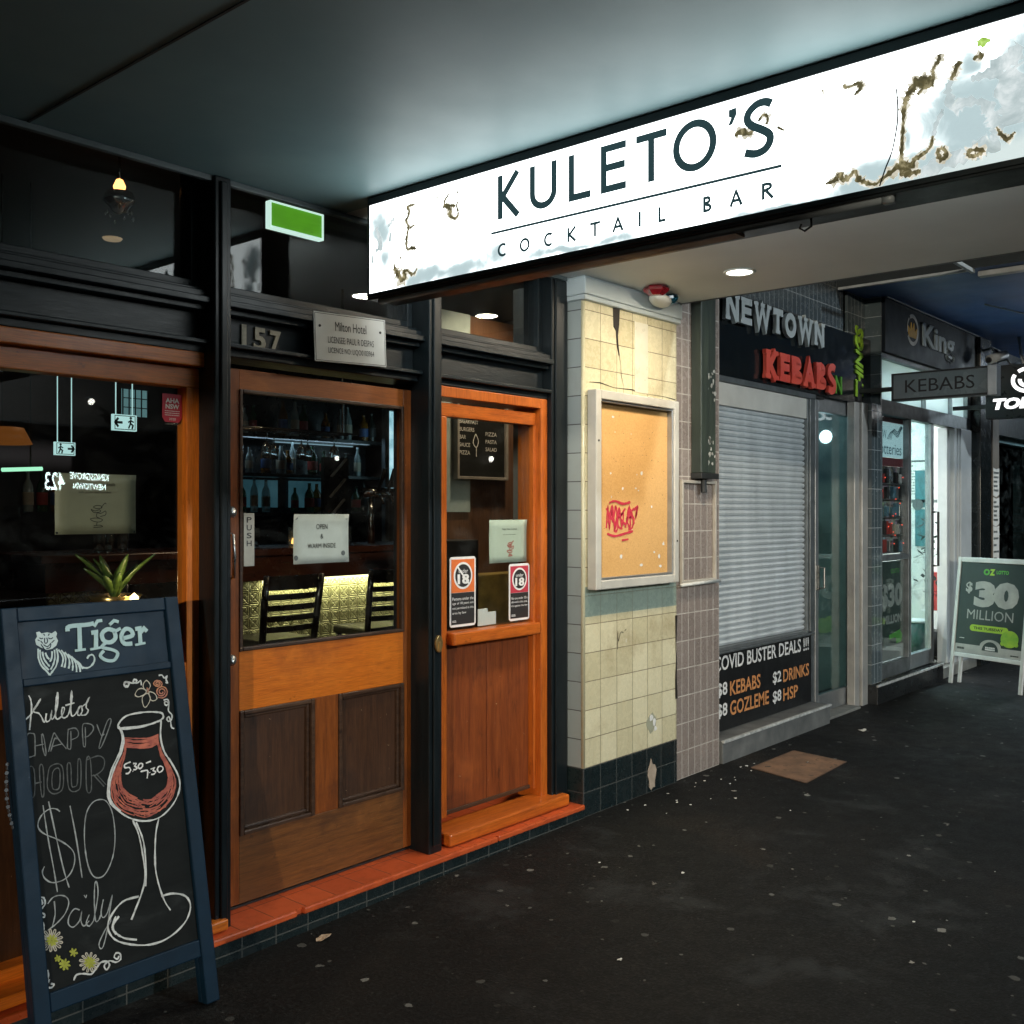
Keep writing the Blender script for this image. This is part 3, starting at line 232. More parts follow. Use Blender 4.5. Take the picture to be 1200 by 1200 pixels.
STAIN_B = [[(0.418, 2.791, 0.006), (0.394, 2.793, 0.01), (0.379, 2.788, 0.014), (0.388, 2.773, 0.012), (0.379, 2.752, 0.012), (0.372, 2.738, 0.012), (0.383, 2.712, 0.014), (0.379, 2.697, 0.01), (0.372, 2.668, 0.012), (0.372, 2.642, 0.012), (0.379, 2.627, 0.01), (0.402, 2.629, 0.014), (0.425, 2.622, 0.005)], [(0.416, 2.716, 0.008), (0.405, 2.711, 0.01), (0.39, 2.706, 0.008)], [(0.596, 2.798, 0.004), (0.592, 2.789, 0.007), (0.578, 2.777, 0.007), (0.575, 2.76, 0.01), (0.596, 2.746, 0.02), (0.609, 2.731, 0.02), (0.602, 2.717, 0.02), (0.623, 2.701, 0.012), (0.64, 2.702, 0.01), (0.645, 2.719, 0.008), (0.637, 2.745, 0.008), (0.645, 2.758, 0.005)], [(0.568, 2.749, 0.012), (0.582, 2.756, 0.014), (0.609, 2.751, 0.01), (0.63, 2.742, 0.012)], [(0.536, 2.798, 0.008), (0.539, 2.792, 0.008)], [(0.64, 2.794, 0.008), (0.647, 2.791, 0.006)], [(0.3, 2.586, 0.004), (0.307, 2.564, 0.016), (0.326, 2.54, 0.034), (0.342, 2.517, 0.034), (0.364, 2.524, 0.026), (0.357, 2.545, 0.018), (0.379, 2.545, 0.012), (0.402, 2.528, 0.014), (0.42, 2.533, 0.01), (0.431, 2.549, 0.005)], [(0.334, 2.604, 0.01), (0.342, 2.599, 0.006)], [(2.1, 2.789, 0.01), (2.105, 2.779, 0.01), (2.122, 2.778, 0.006), (2.137, 2.781, 0.014), (2.147, 2.771, 0.018), (2.142, 2.761, 0.012), (2.129, 2.751, 0.004)], [(2.039, 2.791, 0.004), (2.041, 2.776, 0.004)], [(2.353, 2.797, 0.01), (2.351, 2.782, 0.018), (2.342, 2.771, 0.01), (2.336, 2.757, 0.009), (2.338, 2.742, 0.014), (2.32, 2.736, 0.034), (2.297, 2.737, 0.03), (2.281, 2.723, 0.02), (2.27, 2.705, 0.024), (2.263, 2.679, 0.014), (2.261, 2.642, 0.009), (2.258, 2.596, 0.009), (2.256, 2.554, 0.011), (2.261, 2.53, 0.034), (2.279, 2.526, 0.034), (2.293, 2.541, 0.016), (2.32, 2.554, 0.011), (2.333, 2.569, 0.009), (2.336, 2.591, 0.006)], [(2.338, 2.726, 0.02), (2.315, 2.721, 0.012), (2.297, 2.707, 0.008)], [(2.047, 2.528, 0.004), (2.077, 2.532, 0.022), (2.09, 2.544, 0.018), (2.097, 2.528, 0.022), (2.117, 2.533, 0.016), (2.129, 2.545, 0.01), (2.142, 2.52, 0.018), (2.161, 2.507, 0.018), (2.19, 2.498, 0.01), (2.219, 2.516, 0.016), (2.251, 2.532, 0.024)], [(2.251, 2.513, 0.018), (2.279, 2.507, 0.024), (2.306, 2.506, 0.012)], [(2.36, 2.554, 0.012), (2.369, 2.54, 0.014), (2.364, 2.525, 0.014), (2.353, 2.528, 0.014), (2.35, 2.547, 0.012), (2.36, 2.554, 0.012)], [(2.421, 2.528, 0.016), (2.438, 2.531, 0.014), (2.457, 2.524, 0.016), (2.446, 2.516, 0.016), (2.429, 2.517, 0.014), (2.421, 2.528, 0.012)], [(2.49, 2.576, 0.005), (2.5, 2.556, 0.01), (2.515, 2.539, 0.018), (2.525, 2.546, 0.008), (2.533, 2.553, 0.004)], [(2.404, 2.764, 0.012), (2.393, 2.745, 0.018), (2.382, 2.721, 0.014)], [(2.434, 2.76, 0.006), (2.45, 2.762, 0.022), (2.459, 2.757, 0.01)]]
STAIN_L = [[(2.448, 2.805, 0.02), (2.457, 2.791, 0.02), (2.467, 2.804, 0.02)]]
STAIN_G = [[(0.303, 2.761, 0.02), (0.288, 2.751, 0.018), (0.265, 2.734, 0.01)], [(0.28, 2.71, 0.012), (0.276, 2.674, 0.016)], [(0.198, 2.746, 0.02), (0.21, 2.712, 0.03), (0.222, 2.667, 0.03), (0.194, 2.651, 0.025)], [(0.178, 2.637, 0.02), (0.174, 2.606, 0.016)], [(2.382, 2.721, 0.03), (2.373, 2.696, 0.02), (2.386, 2.656, 0.05), (2.412, 2.658, 0.06), (2.455, 2.645, 0.02), (2.475, 2.615, 0.05), (2.488, 2.586, 0.05), (2.484, 2.542, 0.06), (2.455, 2.532, 0.05), (2.408, 2.52, 0.05), (2.342, 2.512, 0.05), (2.297, 2.499, 0.04)], [(2.36, 2.654, 0.012), (2.342, 2.613, 0.016), (2.333, 2.578, 0.012)], [(2.429, 2.712, 0.012), (2.471, 2.714, 0.04), (2.513, 2.733, 0.06), (2.545, 2.763, 0.05)], [(2.513, 2.711, 0.1), (2.533, 2.64, 0.12), (2.537, 2.573, 0.12)]]
# ------------------------------------------------------------------ object helpers
ORG = {}
def thing(name, label, cat, loc=(0, 0, 0), rot=(0, 0, 0), group=None, kind=None):
    o = bpy.data.objects.new(name, None); COL.objects.link(o); o.location = loc; o.rotation_euler = rot
    o.empty_display_size = .1
    o['label'] = label; o['category'] = cat
    if group: o['group'] = group
    if kind: o['kind'] = kind
    ORG[o.name] = Vector(loc); return o
def tag(o, label, cat, group=None, kind=None):
    o['label'] = label; o['category'] = cat
    if group: o['group'] = group
    if kind: o['kind'] = kind
    return o
def relabel(o, label): o['label'] = label; return o
def dup(root, loc, label=None, rotz=None):
    r = root.copy(); COL.objects.link(r); r.location = loc; ORG[r.name] = Vector(loc)
    if label: r['label'] = label
    if rotz is not None: r.rotation_euler.z = rotz
    for ch in list(root.children):
        c = ch.copy(); COL.objects.link(c); c.parent = r
        for g in list(ch.children):
            d = g.copy(); COL.objects.link(d); d.parent = c
    return r
class G:
    """collects boxes, tubes, sheets and lathes, then links them as ONE mesh object"""
    def __init__(s): s.v = []; s.f = []; s.ch = []
    def add(s, vs, fs):
        k = len(s.v); s.ch.append((k, len(s.f))); s.v += [Vector(p) for p in vs]; s.f += [tuple(i+k for i in f) for f in fs]; return s
    def box(s, x0, x1, y0, y1, z0, z1):
        if x0 > x1: x0, x1 = x1, x0
        if y0 > y1: y0, y1 = y1, y0
        if z0 > z1: z0, z1 = z1, z0
        return s.add([(x0, y0, z0), (x1, y0, z0), (x1, y1, z0), (x0, y1, z0), (x0, y0, z1), (x1, y0, z1), (x1, y1, z1), (x0, y1, z1)],
                     [(0, 3, 2, 1), (4, 5, 6, 7), (0, 1, 5, 4), (1, 2, 6, 5), (2, 3, 7, 6), (3, 0, 4, 7)])
    def frame(s, x0, x1, z0, z1, w, y0, y1, wb=None, wt=None):
        """picture frame in an x-z plane, width w, as butted members"""
        wb = w if wb is None else wb; wt = w if wt is None else wt
        s.box(x0, x0+w, y0, y1, z0, z1); s.box(x1-w, x1, y0, y1, z0, z1)
        if wt: s.box(x0+w, x1-w, y0, y1, z1-wt, z1)
        if wb: s.box(x0+w, x1-w, y0, y1, z0, z0+wb)
        return s
    def prism(s, pts, o, u, v, n, d):
        o, u, v, n = map(Vector, (o, u, v, n)); k = len(pts)
        a = [o+u*p[0]+v*p[1] for p in pts]; b = [p+n*d for p in a]
        return s.add(a+b, [tuple(range(k))[::-1], tuple(range(k, 2*k))]+[(i, (i+1) % k, k+(i+1) % k, k+i) for i in range(k)])
    def tube(s, pts, r, seg=8, cap=True):
        pts = [Vector(p) for p in pts]; rr = r if isinstance(r, (list, tuple)) else [r]*len(pts)
        vs = []; fs = []
        for i, p in enumerate(pts):
            t = (pts[min(i+1, len(pts)-1)]-pts[max(i-1, 0)]).normalized()
            a = t.cross(Vector((0, 0, 1)) if abs(t.z) < .9 else Vector((1, 0, 0))).normalized(); b = t.cross(a)
            for j in range(seg):
                an = 2*math.pi*j/seg; vs.append(p+(a*math.cos(an)+b*math.sin(an))*rr[i])
        for i in range(len(pts)-1):
            for j in range(seg):
                fs.append((i*seg+j, i*seg+(j+1) % seg, (i+1)*seg+(j+1) % seg, (i+1)*seg+j))
        if cap: fs += [tuple(range(seg))[::-1], tuple(range((len(pts)-1)*seg, len(pts)*seg))]
        return s.add(vs, fs)
    def lathe(s, prof, o=(0, 0, 0), seg=20, axis=(0, 0, 1)):
        o = Vector(o); ax = Vector(axis).normalized()
        a = ax.cross(Vector((0, 1, 0)) if abs(ax.y) < .9 else Vector((1, 0, 0))).normalized(); b = ax.cross(a)
        vs = []; fs = []; n = len(prof)
        for r, h in prof:
            for j in range(seg):
                an = 2*math.pi*j/seg; vs.append(o+ax*h+(a*math.cos(an)+b*math.sin(an))*r)
        for i in range(n-1):
            for j in range(seg): fs.append((i*seg+j, i*seg+(j+1) % seg, (i+1)*seg+(j+1) % seg, (i+1)*seg+j))
        fs += [tuple(range(seg))[::-1], tuple(range((n-1)*seg, n*seg))]
        return s.add(vs, fs)
    def quad(s, a, b, c, d): return s.add([a, b, c, d], [(0, 1, 2, 3)])
    def disc(s, o, r, n=(0, -1, 0), seg=28, d=.002, sx=1, sy=1):
        n = Vector(n).normalized(); u = n.cross(Vector((0, 0, 1)) if abs(n.z) < .9 else Vector((0, 1, 0))).normalized()*-1; v = n.cross(u)
        pts = [(r*sx*math.cos(2*math.pi*i/seg), r*sy*math.sin(2*math.pi*i/seg)) for i in range(seg)]
        return s.prism(pts, o, u, v, n, d)
    def ribbon(s, pl, w, o, r, u, lift=.0015, closed=False, wv=0):
        """a brush or chalk stroke of width w along the 2D polyline pl on the plane o + r*x + u*y"""
        o, r, u = Vector(o), Vector(r), Vector(u); n = r.cross(u).normalized()
        P = [Vector((p[0], p[1])) for p in pl]
        if len(P) < 2: return s
        if (P[0]-P[-1]).length < 1e-6 and len(P) > 3: P = P[:-1]; closed = True
        k = len(P); L = []; Rr = []
        for i in range(k):
            if closed: a, c = P[i-1], P[(i+1) % k]
            else: a, c = P[max(i-1, 0)], P[min(i+1, k-1)]
            d1 = (P[i]-a); d2 = (c-P[i])
            d1 = d1.normalized() if d1.length > 1e-9 else None; d2 = d2.normalized() if d2.length > 1e-9 else None
            if d1 is None: d1 = d2
            if d2 is None: d2 = d1
            if d1 is None: d1 = d2 = Vector((1, 0))
            t = d1+d2
            t = t.normalized() if t.length > 1e-3 else d1
            nn = Vector((-t.y, t.x)); cs = max(.45, nn.dot(Vector((-d1.y, d1.x))))
            ww = w*(1+random.uniform(-wv, wv))
            L.append(P[i]+nn*ww/2/cs); Rr.append(P[i]-nn*ww/2/cs)
        to3 = lambda q: o+r*q.x+u*q.y+n*lift
        vs = [to3(q) for q in L]+[to3(q) for q in Rr]; fs = []
        for i in range(k if closed else k-1):
            j = (i+1) % k; fs.append((i, k+i, k+j, j))
        return s.add(vs, fs)
    def build(s, name, m, parent=None, bevel=0, smooth=False, local=False, seg=2, split=False):
        if split:                       # every piece that was added becomes an object of its own
            e = s.ch[1:]+[(len(s.v), len(s.f))]; out = []
            for (k, f), (k2, f2) in zip(s.ch, e):
                q = G(); q.add(s.v[k:k2], [tuple(i-k for i in a) for a in s.f[f:f2]])
                if getattr(s, 'keep', False): q.keep = True
                out.append(q.build(name, m, parent, bevel, smooth, local, seg))
            return out[0]
        me = bpy.data.meshes.new(name)
        org = Vector((0, 0, 0))
        if parent is not None and not local: org = ORG[parent.name]
        me.from_pydata([p-org for p in s.v], [], s.f); me.validate()
        bm = bmesh.new(); bm.from_mesh(me); bmesh.ops.recalc_face_normals(bm, faces=bm.faces) if not getattr(s, 'keep', False) else None
        bm.to_mesh(me); bm.free()
        if smooth:
            for p in me.polygons: p.use_smooth = True
        me.materials.append(m)
        o = bpy.data.objects.new(name, me); COL.objects.link(o)
        if parent is not None: o.parent = parent; ORG[o.name] = ORG[parent.name]
        else: ORG[o.name] = Vector((0, 0, 0))
        if bevel:
            b = o.modifiers.new('bevel', 'BEVEL'); b.width = bevel; b.segments = seg; b.limit_method = 'ANGLE'; b.angle_limit = R(40)
        return o
def spline(pl, n=5):
    """Catmull-Rom smoothing of a polyline"""
    if len(pl) < 3: return pl
    closed = (abs(pl[0][0]-pl[-1][0])+abs(pl[0][1]-pl[-1][1])) < 1e-6
    P = pl[:-1] if closed else pl; k = len(P); out = []
    rng = range(k if closed else k-1)
    for i in rng:
        g = (lambda j: P[j % k]) if closed else (lambda j: P[min(max(j, 0), k-1)])
        p0, p1, p2, p3 = g(i-1), g(i), g(i+1), g(i+2)
        for q in range(n):
            t = q/n
            out.append(tuple(.5*(2*p1[a]+(p2[a]-p0[a])*t+(2*p0[a]-5*p1[a]+4*p2[a]-p3[a])*t*t+(3*p1[a]-p0[a]-3*p2[a]+p3[a])*t**3) for a in (0, 1)))
    out.append(out[0] if closed else tuple(P[-1]))
    return out
TXT = {}
def text_shape(s, bold=0, shear=0, ext=0, space=1.0, line=1.0, align='LEFT'):
    key = (s, bold, shear, ext, space, line, align)
    if key not in TXT:
        c = bpy.data.curves.new('lettering', 'FONT'); c.body = s; c.offset = bold; c.shear = shear; c.extrude = ext
        c.space_character = space; c.space_line = line; c.align_x = align; c.resolution_u = 3
        o = bpy.data.objects.new('lettering', c); COL.objects.link(o)
        bpy.context.view_layer.update()
        me = bpy.data.meshes.new_from_object(o.evaluated_get(bpy.context.evaluated_depsgraph_get()))
        bpy.data.objects.remove(o); bpy.data.curves.remove(c)
        TXT[key] = ([v.co.copy() for v in me.vertices], [tuple(p.vertices) for p in me.polygons])
        bpy.data.meshes.remove(me)
    return TXT[key]
def put_text(g, s, x0, x1, y0, y1, o=(0, 0, 0), r=(1, 0, 0), u=(0, 0, 1), lift=.0015, fit=True, depth=0, **kw):
    """lettering fitted to the rectangle x0..x1, y0..y1 of the plane o + r*x + u*y (x1 None keeps the letter proportions)"""
    if depth: kw['ext'] = .05
    vs, fs = text_shape(s, **kw)
    o, r, u = Vector(o), Vector(r), Vector(u); n = r.cross(u).normalized()
    ax, bx = min(v.x for v in vs), max(v.x for v in vs); ay, by = min(v.y for v in vs), max(v.y for v in vs)
    sy = (y1-y0)/(by-ay); sx = sy if x1 is None else (x1-x0)/(bx-ax)
    if x1 is not None and y1 is None: sy = sx
    g.add([o+r*(x0+(v.x-ax)*sx)+u*(y0+(v.y-ay)*sy)+n*(lift+((v.z+.05)/.1*depth if depth else 0)) for v in vs], fs)
    g.keep = True
    return g
def lines(g, x0, x1, y0, y1, n, o, r, u, w=.003, lift=.0015, rag=.35):
    """rows of fine print too small to read"""
    for i in range(n):
        y = y1-(y1-y0)*(i+.5)/n; x = x0; e = x1-random.random()*rag*(x1-x0)
        while x < e:
            l = random.uniform(.02, .09)*(x1-x0)*1.5; g.ribbon([(x, y), (min(x+l, e), y)], w, o, r, u, lift); x += l+(x1-x0)*.02
    return g
FR, FU = (1, 0, 0), (0, 0, 1)          # facade planes: right along x, up along z, facing the footpath
# ------------------------------------------------------------------ ground
CEIL = 2.87
def ground_mat():
    m, nt, b = new_mat('dark worn asphalt')
    v = coords(nt)
    big = noise(nt, v, .9, 6, .62, .6); fine = noise(nt, v, 70, 4, .75); mid = noise(nt, v, 9, 6, .65)
    c = ramp(nt, big, [(.3, (.0032, .0042, .0046)), (.55, (.0065, .0068, .0068)), (.75, (.017, .0135, .0105))])
    c = mix(nt, .8, c, ramp(nt, fine, [(.34, (.12, .12, .12)), (.52, (.9, .9, .9)), (.68, (4, 4, 3.9))]), 'MULTIPLY')
    pat = noise(nt, coords(nt, (1, 1, 1), (4, 9, 0)), 1.7, 7, .7, .3)
    c = mix(nt, math_n(nt, 'MULTIPLY', smooth(nt, pat, .52, .66), .6), c, (.027, .030, .031))
    c = mix(nt, math_n(nt, 'MULTIPLY', smooth(nt, mid, .55, .72), .8), c, (.0055, .0058, .006))
    for sc, rad, colr, seed in ((4.2, .095, (.20, .20, .185), 0), (7.5, .07, (.11, .11, .10), 5), (2.6, .035, (.42, .40, .36), 9)):   # trodden chewing gum
        vo = N(nt, 'TexVoronoi', voronoi_dimensions='2D'); vo.inputs['Scale'].default_value = sc
        nt.links.new(coords(nt, (1, 1, 0), (seed, seed*2, 0)), vo.inputs['Vector'])
        sp = N(nt, 'SeparateColor'); nt.links.new(vo.outputs['Color'], sp.inputs[0])
        wob = math_n(nt, 'ADD', vo.outputs['Distance'], math_n(nt, 'MULTIPLY', math_n(nt, 'SUBTRACT', noise(nt, v, 42, 3), .5), .13))
        lim = math_n(nt, 'MULTIPLY', math_n(nt, 'SUBTRACT', sp.outputs[0], .15), rad)
        k = math_n(nt, 'GREATER_THAN', lim, wob)
        k = math_n(nt, 'MULTIPLY', k, math_n(nt, 'POWER', sp.outputs[1], 2.2))
        c = mix(nt, k, c, colr)
    nt.links.new(c, b.inputs['Base Color'])
    r = N(nt, 'MapRange'); r.inputs[3].default_value = .5; r.inputs[4].default_value = .85
    nt.links.new(mid, r.inputs[0]); nt.links.new(r.outputs[0], b.inputs['Roughness'])
    b.inputs['Specular IOR Level'].default_value = .18
    bump(nt, b, mix(nt, .3, fine, mid), .8, .008)
    return m
def gz(x): return .015*max(min(x, 0), -4.5)
asphalt = ground_mat()
def strip(name, y0, y1, z, m, xs=(-60, -20, -4.5, -3.5, -2.5, -1.5, -.7, 0, 4, 12, 60), follow=True):
    g = G()
    for i in range(len(xs)-1):
        a, b = xs[i], xs[i+1]; za, zb = (gz(a)+z, gz(b)+z) if follow else (z, z)
        g.quad((a, y0, za), (b, y0, zb), (b, y1, zb), (a, y1, za))
    return tag(g.build(name, m), 'structure', 'structure')
def structure(o):
    del o['label']; del o['category']; o['kind'] = 'structure'; return o
structure(strip('pavement', -3.9, .6, 0, asphalt))
g = G()
for i, (a, b) in enumerate(((-60, -4.5), (-4.5, 0), (0, 60))):
    za, zb = gz(a), gz(b)
    g.add([(a, -4.05, za+.002), (b, -4.05, zb+.002), (b, -3.9, zb+.002), (a, -3.9, za+.002), (a, -4.05, -.3), (b, -4.05, -.3)], [(0, 1, 2, 3), (4, 5, 1, 0)])
k = g.build('kerb', pm('grey kerb stone', (.22, .22, .21), (.13, .13, .12), 5, .7, .3)); k['kind'] = 'structure'
structure(strip('road', -60, -4.05, -.2, asphalt, (-80, 80), False))

# ------------------------------------------------------------------ the cocktail bar building
bar = thing('bar_building', 'old corner bar front of black and orange varnished timber with a cream tiled pillar', 'bar building', (0, 0, 0))
# posts
def post(x0, x1, y0=.06, y1=.30):
    g = G(); g.box(x0, x1, y0, y1, gz(x0)-.05, CEIL-.001); g.box(x0, x1, .11, y1, CEIL, 3.02); g.box(x0+.02, x1-.02, y0-.012, y0, .1, CEIL-.02)
    return g.build('post', black_wood, bar, .006)
post(-2.20, -2.129); post(-1.088, -1.005); post(-.14, -.004, .10, .3)
post(-4.32, -4.22)
# beams over the doors: lower moulding, recessed board, upper moulding (each bay)
BAYS = [(-4.22, -2.20), (-2.129, -1.088), (-1.005, -.14)]
for x0, x1 in BAYS:
    g = G()
    g.box(x0, x1, .13, .30, 2.215, 2.245); g.box(x0, x1, .10, .30, 2.245, 2.262)
    g.box(x0, x1, .165, .30, 2.262, 2.372)
    g.box(x0, x1, .12, .30, 2.372, 2.395); g.box(x0, x1, .085, .30, 2.395, 2.42); g.box(x0, x1, .11, .30, 2.42, 2.447); g.box(x0, x1, .14, .3, 2.447, 2.462)
    g.build('transom_beam', black_beam, bar, .004)
    g = G(); g.box(x0, x1, .15, .30, 3.0, 3.35); g.build('transom_head', black_beam, bar)
    g = G(); g.frame(x0, x1, 2.462, 3.0, .03, .17, .24); g.build('transom_frame', black_beam, bar, .003)
    g = G(); g.box(x0+.03, x1-.03, .20, .206, 2.492, 2.97); g.build('transom_pane', glass_m, bar)
# the step along the whole front
step_red = tiles('worn red quarry tile', 'xy', .152, .152, (.62, .105, .028), (.50, .08, .022), (.24, .06, .022), .003, .35, .35, (.10, .02, .01), (0, .0), .3)
base_tile_x = tiles('dark green base tiles', 'xz', .152, .128, (.008, .015, .017), (.012, .020, .022), (.055, .06, .056), .003, .22, .3, (.02, .02, .018), (0, 0), .5, chips=((.30, .26, .20), 5, .765))
base_tile_y = tiles('dark green base tiles side', 'yz', .16, .128, (.012, .022, .024), (.018, .028, .03), (.05, .05, .05), .003, .25, .3, (.03, .03, .026), (0, 0), .5)
g = G(); g.box(-4.3, -.002, .006, .6, -.02, .067); st = g.build('step', step_red, bar)
g = G(); g.box(-4.3, -1.88, -.016, .006, .045, .0705); g.box(-1.845, -.70, -.016, .006, .045, .0705); g.box(-.69, -.002, -.014, .006, .044, .070)
g.build('nosing', pm('worn red step edge', (.60, .11, .03), (.40, .065, .02), 14, .32, .3, chips=((.06, .05, .04), 25, .75)), st, .006)
g = G(); g.box(-4.3, -.002, -.008, .0055, -.15, .045); g.build('riser', base_tile_x, st)

# ---- the wide left window
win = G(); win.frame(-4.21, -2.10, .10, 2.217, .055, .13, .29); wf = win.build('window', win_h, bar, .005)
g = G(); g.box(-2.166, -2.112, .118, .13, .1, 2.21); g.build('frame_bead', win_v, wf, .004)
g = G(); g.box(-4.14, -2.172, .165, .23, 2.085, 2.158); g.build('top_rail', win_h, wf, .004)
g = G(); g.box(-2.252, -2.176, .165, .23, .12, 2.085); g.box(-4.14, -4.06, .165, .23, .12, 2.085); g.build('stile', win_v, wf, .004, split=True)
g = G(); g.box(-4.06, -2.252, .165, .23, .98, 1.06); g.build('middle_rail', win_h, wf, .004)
g = G(); g.box(-4.06, -2.252, .195, .215, .12, .98); g.build('lower_board', panel_w, wf)
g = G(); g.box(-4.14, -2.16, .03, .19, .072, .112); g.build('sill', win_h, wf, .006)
g = G(); g.box(-4.06, -2.252, .196, .202, 1.06, 2.085); g.build('pane', glass_m, wf)

# ---- the door with two lower panels
DY = .18
g = G(); g.box(-2.128, -2.012, DY, DY+.045, .084, 2.18); g.box(-1.135, -1.006, DY, DY+.045, .084, 2.18)
door = g.build('door', door_v, bar, .003)
g = G(); g.box(-2.012, -1.135, DY+.001, DY+.044, .84, 1.075)
g.build('rail', door_h, door, .002, split=True)
g = G(); g.box(-2.012, -1.135, DY+.001, DY+.044, 2.10, 2.18); g.build('rail', top_h, door, .002)
g = G(); g.box(-2.012, -1.135, DY+.001, DY+.044, .084, .35); g.build('rail', scuff_shade_h, door, .002)
g = G(); g.box(-1.645, -1.515, DY+.001, DY+.044, .35, .84); g.build('muntin', door_v, door, .002)
for x0, x1 in ((-2.012, -1.645), (-1.515, -1.135)):
    g = G(); g.box(x0+.03, x1-.03, DY+.022, DY+.032, .38, .81); p = g.build('door_panel', panel_w, door)
    g = G(); g.frame(x0, x1, .35, .84, .018, DY-.008, DY+.03); g.frame(x0+.018, x1-.018, .368, .822, .014, DY+.008, DY+.03)
    g.build('moulding', mould_w, p, .004)
g = G(); g.box(-2.012, -1.135, DY+.018, DY+.024, 1.075, 2.10); g.build('pane', glass_m, door)
g = G(); g.frame(-2.014, -1.133, 1.073, 2.102, .016, DY-.007, DY+.016); g.build('glazing_bead', mould_w, door, .004)
g = G()
for z in (1.62, 1.05): g.lathe([(.0, 0), (.018, 0), (.016, .012), (.012, .02), (.02, .032), (.022, .045), (.012, .055), (0, .056)], (-2.075, DY, z), 14, (0, -1, 0))
g.build('door_knob', pm('worn steel', (.5, .5, .48), (.25, .25, .24), 20, .3, 0, .9), door, 0, True, split=True)
g = G(); g.tube([(-2.072, DY-.002, 1.36), (-2.072, DY-.05, 1.37), (-2.072, DY-.055, 1.45), (-2.072, DY-.05, 1.53), (-2.072, DY-.002, 1.54)], .008, 8)
g.build('door_handle', MATS['worn steel'], door, 0, True)
g = G()
for z, c in ((1.61, 0), (1.50, 0), (1.32, 0)): g.lathe([(.0, 0), (.012, 0), (.011, .006), (0, .007)], (-1.07, DY, z), 12, (0, -1, 0))
g.build('lock_cylinder', pm('old brass', (.5, .34, .14), (.3, .2, .08), 20, .35, 0, .8), door, 0, True, split=True)
g = G(); g.box(-2.128, -1.006, .19, .5, .068, .076); g.build('threshold', pm('dark metal threshold', (.05, .05, .05), None, 10, .5, .1, .6), door)

# ---- the narrow sidelight beside it
g = G(); g.frame(-.995, -.142, .112, 2.213, .055, .13, .29, 0, .05); sl = g.build('sidelight', wood_v, bar, .004)
g = G(); g.box(-.935, -.20, .165, .22, 2.075, 2.14); g.build('top_rail', wood_h, sl, .004)
g = G(); g.box(-.935, -.865, .165, .22, .165, 2.075); g.box(-.215, -.165, .165, .22, .165, 2.075); g.build('stile', wood_v, sl, .004, split=True)
g = G(); g.box(-.865, -.215, .115, .22, .985, 1.045); g.build('middle_rail', wood_h, sl, .008)
g = G(); g.box(-.865, -.545, .200, .215, .165, .985); g.box(-.541, -.215, .200, .215, .165, .985); g.build('lower_board', red_w, sl, .003, split=True)
g = G(); g.box(-.87, -.21, .19, .2, .165, .185); g.build('board_bead', mould_w, sl, .003)
g = G(); g.box(-.965, -.06, -.005+.05, .215, .072, .13); g.build('sill', wood_h, sl, .008)
g = G(); g.box(-.865, -.215, .192, .198, 1.045, 2.075); g.build('pane', glass_m, sl)
g = G(); g.disc((-1.045, .048, 1.02), .022, (0, -1, 0), 16, .012, 1, 1.8); g.box(-1.052, -1.038, .03, .05, .985, 1.03); g.build('hasp', MATS['old brass'], bar, .002)

# ---- tiled pillar
cream_t = tiles('cream glazed tile', 'xz', .155, .1525, (.70, .65, .45), (.55, .50, .32), (.17, .14, .09), .0024, .22, .55, (.33, .26, .14), (0, -.257), .4, chips=((.16, .13, .09), 46, .80), grime=.22)
grey_t = tiles('grey green glazed tile', 'yz', .16, .1525, (.34, .38, .37), (.30, .345, .35), (.08, .08, .075), .003, .3, .35, (.19, .21, .20), (0, -.257), .4, chips=((.16, .12, .10), 40, .8))
celadon_t = tiles('green glazed band tile', 'xz', .155, .1525, (.27, .34, .295), (.24, .305, .26), (.15, .15, .11), .002, .22, .4, (.20, .24, .18), (0, -.257), .4)
g = G(); g.box(.012, .935, .0, .012, .257, 1.06); g.box(.012, .935, 0, .012, 1.22, 2.745)
pil = g.build('tiled_pillar', cream_t, bar)
g = G(); g.box(.012, .935, .0005, .012, 1.06, 1.22); g.build('green_tile_band', celadon_t, pil)
g = G(); g.box(0, .012, .012, .16, .257, 2.745); g.build('grey_side_tiles', grey_t, pil)
g = G(); g.tube([(.011, .011, .257), (.011, .011, 2.745)], .0125, 10); g.build('corner_bead', pm('cream glazed corner tile', (.58, .55, .38), (.50, .46, .30), 8, .25, .1, chips=((.1, .08, .06), 30, .78)), pil, 0, True)
g = G(); g.box(.004, .935, -.002, .012, -.1, .257); g.build('base_tiles', base_tile_x, pil)
g = G(); g.box(-.002, .004, -.002, .16, -.1, .257); g.build('side_base_tiles', base_tile_y, pil)
g = G(); g.box(.012, .93, .012, .5, -.1, CEIL); g.build('pillar_core', flat('render', (.2, .19, .17)), pil)
g = G(); g.box(-.022, .945, -.026, .17, 2.745, 2.772); g.box(-.03, .95, -.034, .17, 2.772, 2.858); g.box(-.022, .945, -.026, .17, 2.858, CEIL); g.build('cornice', pm('blue white painted cornice', (.50, .56, .57), (.43, .49, .50), 5, .45, .1), pil, .006)
g = G(); g.box(.485, .62, -.0025, 0, 2.30, 2.70); g.build('repair_patch', pm('pale tile repair', (.72, .70, .58), (.62, .58, .44), 6, .3, .15), pil)
crk = flat('dark crack', (.018, .014, .010))
g = G()
g.prism([(.27, 2.745), (.335, 2.745), (.33, 2.66), (.318, 2.60), (.322, 2.55), (.335, 2.49), (.327, 2.485), (.305, 2.55), (.298, 2.62), (.276, 2.64)], (0, -.001, 0), FR, FU, (0, -1, 0), .0015)
g.ribbon([(.331, 2.49), (.345, 2.44), (.35, 2.38), (.375, 2.32), (.37, 2.22), (.355, 2.13)], .004, (0, 0, 0), FR, FU, .002, wv=.5)
